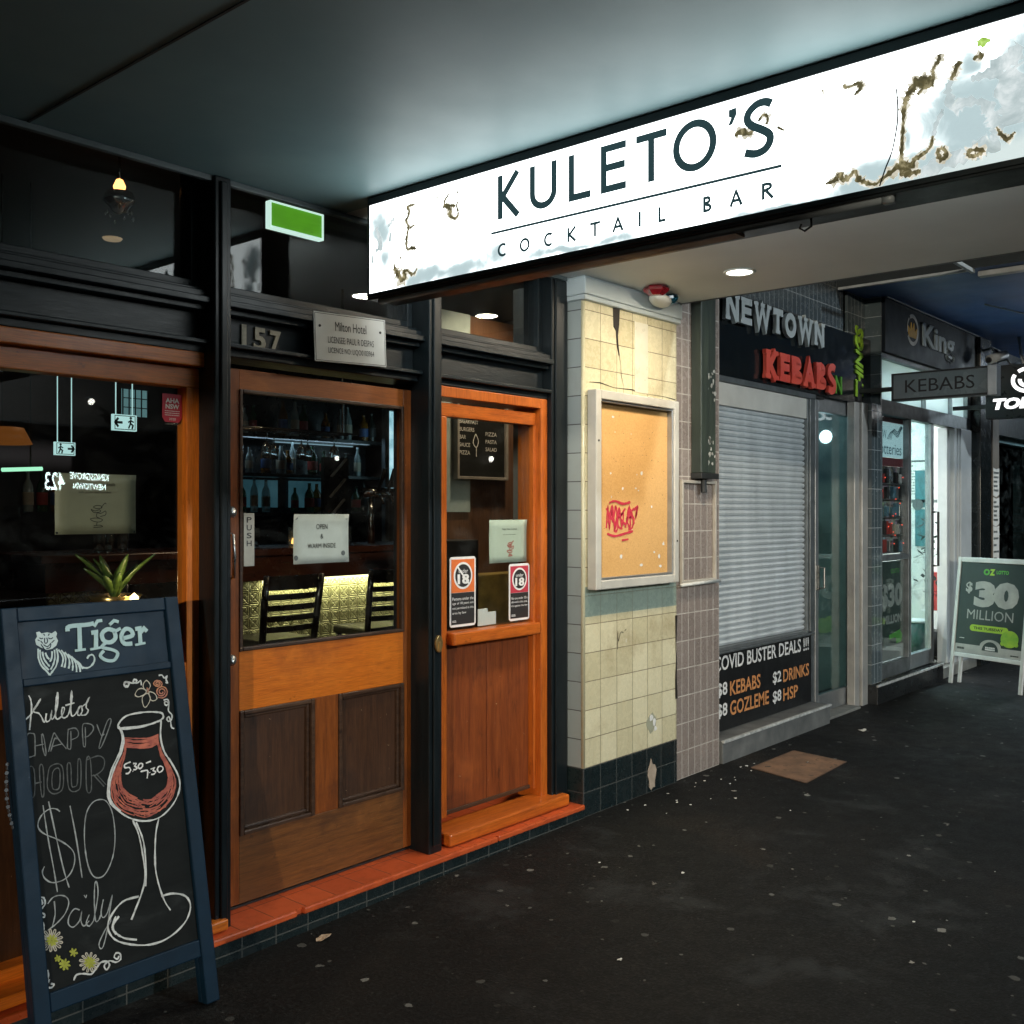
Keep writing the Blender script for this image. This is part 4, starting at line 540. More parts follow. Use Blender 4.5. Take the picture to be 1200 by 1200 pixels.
g.ribbon([(.05, 2.315), (.15, 2.32), (.28, 2.305), (.45, 2.31), (.62, 2.30), (.80, 2.30), (.92, 2.292)], .006, (0, 0, 0), FR, FU, .002, wv=.8)
g.ribbon([(.93, 1.0), (.925, .8), (.932, .74), (.926, .62), (.933, .50)], .016, (0, 0, 0), FR, FU, .002, wv=.8)
g.build('crack', crk, pil, split=True)
g = G()
def blob(cx, cz, r, n=13, sx=1, sy=1): return [(cx+sx*r*math.cos(2*math.pi*i/n)*random.uniform(.65, 1.2), cz+sy*r*math.sin(2*math.pi*i/n)*random.uniform(.65, 1.2)) for i in range(n)]
g.prism(blob(.66, .095, .06, 14, .75, 1.5), (0, -.002, 0), FR, FU, (0, -1, 0), .002)
g.build('bare_plaster', pm('bare pinkish plaster', (.45, .36, .28), (.30, .24, .18), 18, .8, .4), pil)
g = G()
g.prism(blob(.66, .40, .05, 14, 1, 1.1), (0, 0, 0), FR, FU, (0, -1, 0), .0015)
g.build('paint_smear', pm('greenish paint smear', (.36, .37, .27), (.28, .28, .2), 18, .6, .2), pil)
g = G()
g.prism(blob(.655, .43, .02), (0, -.0015, 0), FR, FU, (0, -1, 0), .001); g.prism(blob(.69, .40, .024, sx=.7), (0, -.0015, 0), FR, FU, (0, -1, 0), .001); g.prism(blob(.70, .36, .016), (0, -.0015, 0), FR, FU, (0, -1, 0), .001)
g.prism(blob(0.4, 0.9, .003, sy=3), (0, 0, 0), FR, FU, (0, -1, 0), .001)
g.build('white_scrap', white_p, pil, split=True)
g = G(); g.ribbon(spline([(.315, .86), (.318, .96), (.322, .905), (.345, .95), (.372, .947)]), .004, (0, 0, 0), FR, FU, .0015); g.ribbon([(.385, .955), (.40, .965)], .004, (0, 0, 0), FR, FU, .0015); g.build('pen_scrawl', ink, pil)
# brown tiled strip to the right of it
brown_t = tiles('brown glazed tile', 'xz', .0755, .167, (.28, .235, .21), (.235, .195, .175), (.50, .46, .41), .0034, .2, .3, (.16, .13, .11), (-.945, 0), .45, grime=.2)
g = G(); g.box(.94, 1.476, .014, .5, -.1, 4.2); bt = g.build('brown_tile_wall', brown_t, bar)
g = G(); g.box(1.4765, 1.50, .05, .5, -.1, 4.2); g.build('wall_edge', pm('grey render edge', (.2, .2, .2), None, 9, .7, .2), bt)
# upper wall above the awning, back, party walls and room shell
room = flat('dark maroon interior wall', (.045, .018, .014)); dark_ceiling = flat('dark brown interior ceiling', (.030, .018, .013))
g = G(); g.box(-9, .94, .16, .5, 3.35, 7.5); g.build('upper_wall', pm('dark rendered wall', (.10, .105, .11), None, 3, .8, .2), bar)
g = G(); g.box(-9, -4.32, .10, .5, -.15, 3.35); g.build('side_wall', pm('dark rendered wall', (.1, .1, .1)), bar)
g = G(); g.box(-4.6, 2.42, 6.0, 6.1, 0, 3.35); g.box(-4.7, -4.6, .5, 6.1, 0, 3.35); g.box(2.42, 2.50, .5, 6.1, 0, 3.35); g.build('interior_wall', room, bar, split=True)
g = G(); g.box(-4.6, 2.42, .3, 6.0, 3.30, 3.35); g.build('interior_ceiling', dark_ceiling, bar)
g = G(); g.box(-4.6, 2.42, .5, 6.0, .0, .075); g.build('interior_floor', wood('dark floor boards', (.02, .01, .005), (.05, .025, .012), (.08, .04, .02), 'y', .3), bar)

# ------------------------------------------------------------------ awning over the footpath
aw = thing('awning', 'flat awning ceiling of painted sheets with thin panel joints over the bar footpath', 'awning', (-2, -1.8, CEIL))
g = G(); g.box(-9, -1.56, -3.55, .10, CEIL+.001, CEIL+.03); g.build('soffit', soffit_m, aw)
g = G(); g.box(-1.56, .95, -3.55, .10, CEIL+.001, CEIL+.03); g.build('bounce_lit_soffit', pm('soffit sheet lightened for bounced light', (.60, .62, .60), (.50, .525, .515), 1.1, .5, .2), aw)  # right bay lightened: bounced lamp light is put into its colour
g = G()
for x in (-5.3, -2.875): g.box(x-.004, x+.004, -3.5, .1, CEIL-.003, CEIL)
g.build('panel_joint', flat('dark joint', (.02, .022, .022)), aw, split=True)
g = G(); g.box(-9, -.04, .075, .10, CEIL-.022, CEIL); g.build('cover_strip', pm('dark teal cover strip', (.10, .125, .13), None, 6, .4), aw, .003)
g = G(); g.box(-9, .95, -3.6, -3.55, CEIL-.12, CEIL+.3); g.box(.95, .98, -3.6, .012, CEIL+.001, CEIL+.34); g.build('fascia', pm('dark awning fascia', (.03, .034, .036), None, 4, .5, .1), aw)
g = G(); g.box(-9, .95, -3.55, .155, CEIL+.28, CEIL+.33); g.build('awning_roof', alu_d, aw)

# ------------------------------------------------------------------ the lit sign box
SX = -1.64
sign = thing('lightbox_sign', 'large glowing white lightbox sign lettered for the cocktail bar, with brown stains', 'lightbox sign', (SX, -.15, CEIL))
def sign_face_mat():
    m, nt, b = new_mat('glowing stained sign face')
    tc = N(nt, 'TexCoord'); v = tc.outputs['Object']
    mp = N(nt, 'Mapping'); nt.links.new(v, mp.inputs[0])
    def field(blobs, wob, wsc):
        d = N(nt, 'TexNoise'); d.inputs['Scale'].default_value = wsc; d.inputs['Detail'].default_value = 5; nt.links.new(v, d.inputs['Vector'])
        vv = N(nt, 'VectorMath', operation='MULTIPLY_ADD'); nt.links.new(d.outputs['Color'], vv.inputs[0]); vv.inputs[1].default_value = (wob,)*3
        of = N(nt, 'VectorMath', operation='SUBTRACT'); nt.links.new(v, of.inputs[0]); of.inputs[1].default_value = (wob/2,)*3
        nt.links.new(of.outputs[0], vv.inputs[2])
        acc = None
        for (y, z, ry, rz, a) in blobs:
            q = N(nt, 'Mapping', vector_type='POINT'); q.inputs['Location'].default_value = (0, -(y+.15)/ry, -(z-CEIL)/rz); q.inputs['Scale'].default_value = (0, 1/ry, 1/rz)
            nt.links.new(vv.outputs[0], q.inputs[0])
            ln = N(nt, 'VectorMath', operation='LENGTH'); nt.links.new(q.outputs[0], ln.inputs[0])
            w = math_n(nt, 'MULTIPLY', math_n(nt, 'SUBTRACT', 1.0, ln.outputs['Value'], clamp=True), a)
            acc = w if acc is None else math_n(nt, 'MAXIMUM', acc, w)
        return acc
    grey = field([(-.22, 2.73, .10, .12, .8), (-.25, 2.60, .07, .1, .6), (-.55, 2.505, .45, .055, .75), (-.83, 2.535, .09, .07, .7), (-1.2, 2.495, .6, .025, .7), (-1.9, 2.488, .4, .02, .6),
                  (-2.50, 2.62, .30, .16, 1.2), (-2.40, 2.52, .42, .07, 1.3), (-2.62, 2.72, .22, .16, 1.0), (-2.42, 2.75, .06, .06, .7), (-2.36, 2.64, .06, .1, .7), (-2.15, 2.50, .16, .05, 1.0), (-2.9, 2.6, .3, .2, 1.0), (-2.26, 2.60, .03, .14, .7)], .10, 6)
    n1 = noise(nt, v, 9, 6, .6, .6); n2 = noise(nt, v, 16, 5, .6, 1.2)
    gk = smooth(nt, math_n(nt, 'ADD', math_n(nt, 'MULTIPLY', grey, 1.35), math_n(nt, 'MULTIPLY', math_n(nt, 'SUBTRACT', n1, .5), 1.3)), .05, 1.05)
    gk = math_n(nt, 'MULTIPLY', gk, smooth(nt, grey, .0, .35))
    soft = lambda q: math_n(nt, 'SUBTRACT', 1.0, math_n(nt, 'POWER', math_n(nt, 'SUBTRACT', 1.0, q, clamp=True), 2.6))
    gk = soft(gk)
    col = mix(nt, gk, (.93, 1, 1), (.115, .145, .15))
    nt.links.new(col, b.inputs['Emission Color']); b.inputs['Emission Strength'].default_value = SIGN_E
    b.inputs['Base Color'].default_value = (.5, .5, .5, 1); b.inputs['Roughness'].default_value = .3
    return m
SIGN_E = 4.2
sface = sign_face_mat()
Y1 = -3.2
sframe = pm('black sign frame', (.016, .022, .024), (.008, .011, .012), 9, .35, .15, chips=((.14, .09, .05), 20, .75))
g = G(); g.box(SX, SX+.15, Y1, -.15, 2.838, CEIL-.002); g.box(SX, SX+.15, Y1, -.15, 2.462, 2.482); g.box(SX, SX+.15, -.158, -.148, 2.482, 2.838); g.box(SX, SX+.15, Y1, Y1+.01, 2.482, 2.838); g.box(SX-.006, SX, Y1, -.15, 2.47, 2.486)
g.build('sign_frame', sframe, sign, .002)
g = G(); g.box(SX+.004, SX+.008, Y1+.01, -.158, 2.482, 2.838); g.build('sign_face', sface, sign)
g = G(); g.box(SX+.142, SX+.146, Y1+.01, -.158, 2.482, 2.838); g.build('sign_back_face', emit('glowing white sign back', (.93, 1, 1), SIGN_E*2.2), sign)
g = G(); g.tube([(SX+.02, -.2, 2.455), (SX+.02, -2.2, 2.458)], .012, 8); g.box(SX+.01, SX+.035, -2.23, -2.2, 2.445, 2.468); g.build('conduit', pm('grey conduit', (.20, .23, .24), (.13, .15, .16), 8, .4), sign, 0, True)
g = G(); g.box(SX+.03, SX+.10, -1.75, -1.0, 2.452, 2.4625); g.build('rusty_plate', pm('rusted steel plate', (.22, .10, .045), (.08, .05, .035), 8, .6, .3), sign)
g = G(); g.tube([(SX+.06, -1.98, 2.462), (SX+.06, -1.98, 2.435), (SX+.06, -1.96, 2.425), (SX+.06, -1.945, 2.435), (SX+.06, -1.95, 2.447)], .0035, 6); g.build('hook', sframe, sign, 0, True)
def stain_mat(name, dark, mid, light, sc):
    m, nt, b = new_mat(name); v = coords(nt)
    nt.links.new(ramp(nt, noise(nt, v, sc, 5, .65, .5), [(.3, dark), (.5, mid), (.72, light)]), b.inputs['Emission Color']); b.inputs['Emission Strength'].default_value = 1.0
    b.inputs['Base Color'].default_value = (.1, .08, .04, 1); return m
def stain(name, pls, m, lift, k=1.0, blur=0):
    g = G()
    for i, pl in enumerate(pls):
        sm = spline([(p[0], p[1]) for p in pl], 6); n = len(sm); L = []; Rr = []
        for q, p in enumerate(sm):
            t = q/(n-1)*(len(pl)-1); a = min(int(t), len(pl)-2); w = (pl[a][2]+(pl[a+1][2]-pl[a][2])*(t-a))*k*random.uniform(.55, 1.35)+.001
            p0, p1 = sm[max(q-1, 0)], sm[min(q+1, n-1)]; d = Vector((p1[0]-p0[0], p1[1]-p0[1])); d = d.normalized() if d.length > 1e-6 else Vector((1, 0))
            nn = Vector((-d.y, d.x)); c = Vector(p)
            L.append(c+nn*w/2*random.uniform(.6, 1.3)); Rr.append(c-nn*w/2*random.uniform(.6, 1.3))
        tp = lambda q: (SX+.004-lift-i*.00004, -min(max(q.x, .17), 3.18), min(max(q.y, 2.484), 2.836))
        g.add([tp(q) for q in L]+[tp(q) for q in Rr], [(q, n+q, n+q+1, q+1) for q in range(n-1)])
    return g.build(name, m, sign)
STAIN_B = STAIN_B+[[(1.77, 2.725, .01), (1.79, 2.735, .022), (1.815, 2.722, .022), (1.83, 2.73, .01)], [(1.845, 2.75, .006), (1.86, 2.765, .012), (1.875, 2.755, .012), (1.87, 2.735, .006)], [(1.905, 2.72, .008), (1.925, 2.705, .006)]]
stain('pale_stain', STAIN_G, stain_mat('pale grey stain', (.36, .45, .46), (.55, .64, .65), (.95, 1, 1), 14), .0006, .8)
stain('amber_stain', STAIN_B, stain_mat('amber stain halo', (.42, .38, .26), (.72, .69, .58), (1.1, 1.1, 1.05), 30), .0012, 1.5)
stain('brown_stain', STAIN_B, stain_mat('brown stain', (.035, .031, .017), (.11, .092, .04), (.55, .48, .28), 30), .0030, .78)
stain('green_stain', STAIN_L, stain_mat('lime stain', (.2, .35, .05), (.4, .65, .12), (.7, .9, .4), 30), .0020)
g = G(); g.ribbon(spline([(2.245, 2.735), (2.248, 2.66), (2.235, 2.58), (2.215, 2.53), (2.20, 2.488)], 6), .004, (SX, 0, 0), (0, -1, 0), FU, .004); g.build('hanging_wire', ink, sign)
SR = (0, -1, 0)
letter = emit('backlit dark teal vinyl', (.020, .046, .052), 1.0)
g = G()
def arc(cx, cy, rx, ry, a0, a1, n=24): return [(cx+rx*math.cos(R(a0+(a1-a0)*i/n)), cy+ry*math.sin(R(a0+(a1-a0)*i/n))) for i in range(n+1)]
def glyph(ch, x0, x1, y0, y1, w):
    """strokes of a plain humanist capital inside the box x0..x1, y0..y1"""
    W_, H_ = x1-x0, y1-y0; h = w/2; P = lambda a, b: (x0+a*W_, y0+b*H_)
    xm = (x0+x1)/2
    if ch == 'K': return [[(x0+h, y0), (x0+h, y1)], [(x1-h*1.2, y1), (x0+w, y0+.50*H_), (x1-h, y0)]]
    if ch == 'U': return [[(x0+h, y1), (x0+h, y0+.36*H_)]+arc(xm, y0+.36*H_, W_/2-h, .36*H_-h, 180, 360, 18)[1:]+[(x1-h, y1)]]
    if ch == 'L': return [[(x0+h, y1), (x0+h, y0+h), (x1, y0+h)]]
    if ch == 'E': return [[(x1, y1-h), (x0+h, y1-h), (x0+h, y0+h), (x1, y0+h)], [(x0+h, y0+.52*H_), (x1-.04*W_, y0+.52*H_)]]
    if ch == 'T': return [[(x0, y1-h), (x1, y1-h)], [(xm, y1-w*.9), (xm, y0)]]
    if ch == 'O': a = arc(xm, (y0+y1)/2, W_/2-h, H_/2-h+.006*H_, 0, 360, 40); a[-1] = a[0]; return [a]
    if ch == 'S': return [spline([P(.93, .90), P(.72, .965), P(.45, .955), P(.2, .84), P(.16, .70), P(.3, .585), P(.62, .46), P(.86, .34), P(.88, .20), P(.72, .075), P(.42, .035), P(.08, .10)], 5)]
    if ch == 'C': return [arc(xm+.06*W_, (y0+y1)/2, W_*.56-h, H_/2-h, 48, 312, 26)]
    if ch == 'A': return [[(x0+h*.7, y0), (xm, y1-w*.5), (x1-h*.7, y0)], [(x0+.22*W_, y0+.33*H_), (x1-.22*W_, y0+.33*H_)]]
    if ch == 'I': return [[(xm, y0), (xm, y1)]]
    if ch == 'B': return [[(x0+h, y0), (x0+h, y1)], [(x0+h, y1-h), (xm, y1-h)]+arc(xm, y0+.75*H_, .40*W_-h, .25*H_-h, 90, -90, 10)+[(x0+h, y0+.5*H_)], [(x0+h, y0+.5*H_), (xm+.02*W_, y0+.5*H_)]+arc(xm+.02*W_, y0+.26*H_, .48*W_-h, .26*H_-h, 90, -90, 12)+[(x0+h, y0+h)]]
    if ch == 'R': return [[(x0+h, y0), (x0+h, y1)], [(x0+h, y1-h), (xm-.05*W_, y1-h)]+arc(xm-.05*W_, y0+.745*H_, .42*W_-h, .255*H_-h, 90, -90, 12)+[(x0+h, y0+.48*H_)], [(xm-.1*W_, y0+.48*H_), (x1-h*.6, y0)]]
    if ch == 'N': return [[(x0+h, y0), (x0+h, y1)], [(x0+h, y1), (x1-h, y0)], [(x1-h, y0), (x1-h, y1)]]
    if ch == 'W': return [[(x0+h, y1), (x0+.28*W_, y0+w*.45), (xm, y1-w*.55), (x0+.72*W_, y0+w*.45), (x1-h, y1)]]
    return []
KUL = [('K', .843, .949), ('U', .990, 1.108), ('L', 1.158, 1.249), ('E', 1.289, 1.388), ('T', 1.426, 1.539), ('O', 1.561, 1.712), ('S', 1.797, 1.895)]
for ch, a, b in KUL:
    for i, pl in enumerate(glyph(ch, a, b, 2.652, 2.806, .0235)): g.ribbon(pl, .0235, (SX, 0, 0), SR, FU, .003+i*.0004)
g.prism([(1.752, 2.806), (1.775, 2.808), (1.777, 2.790), (1.762, 2.762), (1.750, 2.760), (1.760, 2.782), (1.752, 2.786)], (SX, 0, 0), SR, FU, (-1, 0, 0), .003)
for ch, a, b in [('C', .843, .886), ('O', .944, .99), ('C', 1.052, 1.092), ('K', 1.152, 1.192), ('T', 1.246, 1.287), ('A', 1.335, 1.378), ('I', 1.434, 1.445), ('L', 1.508, 1.535), ('B', 1.666, 1.696), ('A', 1.755, 1.797), ('R', 1.858, 1.896)]:
    for i, pl in enumerate(glyph(ch, a, b, 2.519, 2.567, .0092)): g.ribbon(pl, .0092, (SX, 0, 0), SR, FU, .003+i*.0004)
g.ribbon([(.811, 2.609), (1.92, 2.605)], .009, (SX, 0, 0), SR, FU, .003)
g.build('sign_lettering', letter, sign)

# ------------------------------------------------------------------ ceiling lamps
def downlight(x, y, power, label, on=True):
    t = thing('downlight', label, 'downlight', (x, y, CEIL), group='round downlights in the awning ceiling')
    g = G(); g.lathe([(.082, 0), (.085, -.006), (.078, -.010), (.066, -.008), (.066, -.002)], (x, y, CEIL), 28); g.build('trim_ring', cream_paint, t, 0, True)
    g = G(); g.lathe([(.0, -.003), (.066, -.003), (.066, -.005), (0, -.006)], (x, y, CEIL), 28)
    g.build('diffuser', emit('lit warm diffuser', (1, .93, .80), 14) if on else cream_paint, t)
    if on:
        ld = bpy.data.lights.new('downlight_lamp', 'AREA'); ld.shape = 'DISK'; ld.size = .125; ld.energy = power*.36; ld.color = (1, .86, .66)
        lo = bpy.data.objects.new('downlight_lamp', ld); COL.objects.link(lo); lo.parent = t; lo.location = (0, 0, -.011)
    return t
downlight(.44, -.68, 62, 'lit round downlight in the ceiling to the right of the glowing sign')
downlight(-.46, -.82, 45, 'lit round downlight in the ceiling behind the glowing sign, mirrored in the transom glass')
# ------------------------------------------------------------------ things fixed to the bar front
def V3(*a): return Vector(a)
t = thing('exit_sign', 'small lit green exit sign with a white rim behind the transom over the door', 'exit sign', (-1.64, .30, 2.80))
g = G(); g.frame(-1.782, -1.500, 2.805, 2.92, .007, .295, .33, .010); g.build('rim', emit('lit white rim', (.75, 1, .88), .95), t, .002)
g = G(); g.box(-1.775, -1.507, .302, .33, 2.815, 2.913); g.build('green_panel', emit('lit green panel', (.12, .42, .02), .85, (9, (.09, .30, .02))), t)
g = G(); g.box(-1.78, -1.502, .3305, .35, 2.808, 2.918); g.tube([(-1.72, .34, 2.92), (-1.72, .34, 3.30)], .006); g.tube([(-1.56, .34, 2.92), (-1.56, .34, 3.30)], .006); g.build('sign_back', alu_d, t)

# house number: three cast numerals on the beam
t = thing('house_number', 'old cream numerals 157 on the black beam over the door', 'house number', (-1.95, .165, 2.24))
num = pm('worn cream metal numeral', (.42, .38, .28), (.22, .20, .15), 40, .5, .2)
for s, a, b, dz in (('1', -2.018, -1.996, 0), ('5', -1.962, -1.905, -.003), ('7', -1.885, -1.832, -.006)):
    g = G(); put_text(g, s, a, b, 2.262+dz, 2.352+dz, (0, .165, 0), FR, FU, .0, depth=.010, bold=.03); g.build('numeral', num, t)

# licence plate, a little crooked
t = thing('licence_plate', 'white metal licence plate screwed crookedly over the black beam', 'plate', (-1.528, .085, 2.345), (0, R(-2.5), 0))
g = G(); g.box(-.196, .196, -.004, 0, -.102, .102); g.build('plate', pm('grey white enamelled plate', (.56, .58, .57), (.46, .48, .47), 4, .4, .05), t, .002, local=True)
g = G(); g.frame(-.190, .190, -.097, .097, .002, -.0048, -.004); 
put_text(g, 'Milton Hotel', -.085, .085, .030, .068, (0, -.004, 0), lift=.001, space=.95)
put_text(g, 'LICENSEE: PAUL R DESPAS', -.125, .125, -.022, .005, (0, -.004, 0), lift=.001)
put_text(g, 'LICENCE NO: LIQO0103964', -.125, .125, -.067, -.040, (0, -.004, 0), lift=.001)
g.build('plate_lettering', ink, t, local=True)
g = G()
for x in (-.165, .165): g.lathe([(0, 0), (.006, 0), (.005, .003), (0, .004)], (x, -.004, .045), 10, (0, -1, 0))
g.build('screw', ink, t, local=True)

def sheet(name, label, cat, x0, x1, z0, z1, y, m=paper, rot=0, group=None):
    cx, cz = (x0+x1)/2, (z0+z1)/2
    t = thing(name, label, cat, (cx, y, cz), (0, rot, 0), group)
    w, h = (x1-x0)/2, (z1-z0)/2
    g = G(); n = 6
    vs = []
    for j in range(n+1):
        for i in range(n+1):
            a, b = i/n*2-1, j/n*2-1; lift = .004*(max(0, abs(a)-.6)/.4)*(max(0, abs(b)-.5)/.5)*random.uniform(0, 1.6)
            vs.append((a*w, -lift, b*h))
    g.add(vs, [(j*(n+1)+i, j*(n+1)+i+1, (j+1)*(n+1)+i+1, (j+1)*(n+1)+i) for j in range(n) for i in range(n)])
    g.v += []; p = g.build('sheet', m, t, 0, True, local=True)
    sd = p.modifiers.new('thickness', 'SOLIDIFY'); sd.thickness = .0006; sd.offset = 1
    return t, w, h
O0 = (0, -.0005, 0)
def cocktail_drawing(g, cx, cz, s, w):
    for pl in ([(-.3, .35), (-.1, .45), (.2, .42), (.25, .3), (-.05, .25), (-.3, .35)], [(-.45, .2), (-.2, .1), (.1, .18), (.15, .05), (-.25, .0), (-.45, .2)], [(-.1, .0), (.2, -.05), (.5, .1), (.5, -.15), (.15, -.25)], [(-.05, 0), (-.1, -.25), (.1, -.35)], [(-.5, -.4), (-.1, -.35), (.3, -.45), (.1, -.6), (-.3, -.55), (-.5, -.4)], [(-.05, -.6), (-.1, -.8)], [(-.3, -.85), (.1, -.8), (.3, -.9), (-.3, -.95)], [(.2, .3), (.45, .6), (.55, .55)]):
        g.ribbon(spline([(cx+a*s, cz+b*s) for a, b in pl], 4), w, O0, FR, FU, .001)
t, w, h = sheet('paper_notice', 'yellowed notice with a cocktail drawing taped inside the wide left window', 'notice', -2.728, -2.434, 1.543, 1.753, .2045, paper_y)
g = G(); put_text(g, 'Happy Hour Cocktails', -.068, .068, .060, .075, O0); put_text(g, 'ask your bartender', -.065, .055, .036, .045, O0); cocktail_drawing(g, .005, -.03, .055, .0022); g.build('print', ink, t, local=True)
g = G()
for a in (-1, 1):
    for b in (-1, 1): g.disc((a*(w-.006), -.0005, b*(h-.006)), .004, (0, -1, 0), 8)
g.build('corner_tape', ink, t, local=True, split=True)
t, w, h = sheet('paper_notice', 'white handmade notice reading open and warm inside on the door glass', 'notice', -1.732, -1.437, 1.403, 1.611, .2065)
g = G(); put_text(g, 'OPEN', -.03, .03, .040, .062, O0); put_text(g, '&', -.007, .008, .000, .020, O0); put_text(g, 'WARM INSIDE', -.075, .075, -.040, -.020, O0); g.build('print', ink, t, local=True)
g = G()
for a, b in ((-1, 1), (1, 1), (-1, -.85), (.86, -.7)): g.disc((a*(w-.012), -.001, b*(h-.012)), .011, (0, -1, 0), 10, .001)
g.build('corner_tape', pm('grey tape', (.2, .2, .2), None, 60, .5), t, local=True, split=True)
t, w, h = sheet('paper_notice', 'pale notice with a small red drawing on the sidelight glass', 'notice', -.525, -.232, 1.36, 1.58, .2005, pm('pale greenish paper', (.56, .60, .48), (.50, .54, .42), 9, .7))
g = G(); put_text(g, 'Happy Hour Cocktails', -.05, .07, .055, .068, O0); put_text(g, 'ask your bartender', -.04, .06, .030, .038, O0); g.build('print', ink, t, local=True)
g = G(); cocktail_drawing(g, .015, -.03, .05, .004); g.build('red_drawing', flat('red ink', (.5, .06, .04)), t, local=True)
t = thing('push_plate', 'narrow metal plate reading push down the left edge of the door glass', 'plate', (-1.965, .192, 1.51))
g = G(); g.box(-1.985, -1.935, .189, .1925, 1.405, 1.615); g.build('plate', pm('cream enamel', (.55, .52, .44), (.42, .40, .34), 12, .4, .1), t, .003)
g = G()
for i, ch in enumerate('PUSH'): put_text(g, ch, -1.972, -1.949, 1.578-i*.031, 1.600-i*.031, (0, .189, 0), lift=.001, bold=.01)
g.build('print', ink, t)
t = thing('liquor_sticker', 'small red sticker with cut corners in the upper right corner of the wide left window', 'sticker', (-2.293, .194, 1.95))
g = G(); g.prism([(-2.334, 1.97), (-2.322, 1.953), (-2.266, 1.953), (-2.254, 1.97), (-2.254, 2.058), (-2.334, 2.058)], (0, .1945, 0), FR, FU, (0, -1, 0), .001); g.build('sheet', pm('red sticker', (.50, .03, .06), (.42, .03, .05), 20, .5), t)
g = G(); put_text(g, 'AHA', -2.322, -2.266, 2.024, 2.042, (0, .1935, 0), bold=.03); put_text(g, 'NSW', -2.322, -2.266, 2.002, 2.020, (0, .1935, 0), bold=.03); put_text(g, '2020', -2.308, -2.280, 1.960, 1.969, (0, .1935, 0)); lines(g, -2.325, -2.262, 1.975, 1.998, 3, (0, .1935, 0), FR, FU, .0025, rag=.1); g.build('print', white_p, t)
def age_sign(label, x0, x1, z0, z1, col, big, top, strike, body):
    t = thing('age_limit_sign', label, 'age sign', ((x0+x1)/2, .188, z0), group='age limit signs on the sidelight glass')
    y = .187
    def pl(a, b, c, d, k): return [(a+k, c), (b-k, c), (b, c+k), (b, d-k), (b-k, d), (a+k, d), (a, d-k), (a, c+k)]
    g = G(); g.prism(pl(x0, x1, z0, z1, .010), (0, y+.0045, 0), FR, FU, (0, -1, 0), .003); g.build('board', white_p, t)
    zs = z0+(z1-z0)*.49
    g = G(); g.prism([(x0+.010, zs), (x1-.010, zs), (x1-.010, z1-.012), (x0+.010, z1-.012)], (0, y+.0015, 0), FR, FU, (0, -1, 0), .0008); g.build('colour_panel', col, t)
    g = G(); g.prism([(x0+.010, z0+.012), (x1-.010, z0+.012), (x1-.010, zs-.001), (x0+.010, zs-.001)], (0, y+.0015, 0), FR, FU, (0, -1, 0), .0008)
    c = ((x0+x1)/2, y+.0004, zs+(z1-zs)*.47); r = (x1-x0)*.36
    g.disc((c[0], y-.0004, c[2]), r*.84, (0, -1, 0), 28, .0008); g.build('black_panel', ink, t)
    g = G(); g.disc(c, r, (0, -1, 0), 28, .0006)
    put_text(g, big, c[0]-r*.62, c[0]+r*.62, c[2]-r*.62, c[2]+r*.12, (0, y-.001, 0), bold=.04, lift=.001); put_text(g, top, c[0]-r*.5, c[0]+r*.5, c[2]+r*.2, c[2]+r*.5, (0, y-.001, 0), lift=.001)
    if strike: g.ribbon([(c[0]-r*.62, c[2]+r*.66), (c[0]+r*.62, c[2]-r*.66)], .010, (0, y-.001, 0), FR, FU, .0016)
    wz = (zs-z0)*.14
    for i, s in enumerate(body): put_text(g, s, x0+.016, x0+.016+(x1-x0-.034)*min(1, len(s)/17), zs-.014-(i+1)*wz, zs-.014-(i+.35)*wz, (0, y+.0007, 0))
    lines(g, x0+.016, x0+.05, z0+.022, z0+.034, 2, (0, y+.0007, 0), FR, FU, .003)
    g.build('print', white_p, t)
    return t
age_sign('orange and black sign with a struck out 18, lower left of the sidelight glass', -.822, -.638, 1.062, 1.402, flat('orange sign ink', (.72, .16, .03)), '18', 'under', True, ['Persons under the', 'age of 18 years are', 'not permitted in this', 'area by law'])
age_sign('red and black sign with an 18 in a circle, lower right of the sidelight glass', -.385, -.222, 1.058, 1.352, flat('red sign ink', (.50, .035, .06)), '18', 'under', False, ['No one under 18 is', 'allowed in this area,', "it's against the law"])
t = thing('folded_card', 'small white folded card standing on the sidelight ledge between the age signs', 'card', (-.52, .215, 1.06))
g = G(); g.box(-.60, -.53, .206, .212, 1.05, 1.135); g.box(-.525, -.46, .212, .216, 1.05, 1.115); g.build('card', paper, t, .001)

# notice board case on the pillar
t = thing('notice_case', 'shallow grey framed notice case with a bare orange board on the cream pillar', 'notice case', (.45, 0, 1.2))
fr_m = pm('beige grey painted metal frame', (.55, .53, .47), (.42, .41, .37), 5, .45, .1, chips=((.2, .18, .15), 40, .78))
g = G(); g.frame(.028, .862, 1.205, 2.272, .05, -.064, -.004); g.build('case_frame', fr_m, t, .006)
g = G(); g.frame(.078, .812, 1.255, 2.222, .012, -.054, -.006); g.build('inner_trim', alu, t, .002)
def board_mat():
    m, nt, b = new_mat('bare orange chipboard'); v = coords(nt)
    n1 = noise(nt, v, 120, 3, .7); n2 = noise(nt, v, 2.2, 4)
    c = mix(nt, .35, ramp(nt, n2, [(.3, (.64, .35, .11)), (.7, (.74, .44, .17))]), ramp(nt, n1, [(.3, (.42, .19, .05)), (.7, (.80, .50, .2))]))
    ch = noise(nt, coords(nt, (1, 1, 1), (4, 1, 2)), 17, 4, .6)
    c = mix(nt, smooth(nt, ch, .735, .75), c, (.80, .77, .7))
    nt.links.new(c, b.inputs['Base Color']); b.inputs['Roughness'].default_value = .6; bump(nt, b, n1, .15, .002); return m
g = G(); g.box(.09, .80, -.020, -.006, 1.267, 2.21); bo = g.build('board', board_mat(), t)
g = G(); rs = random.Random(5)
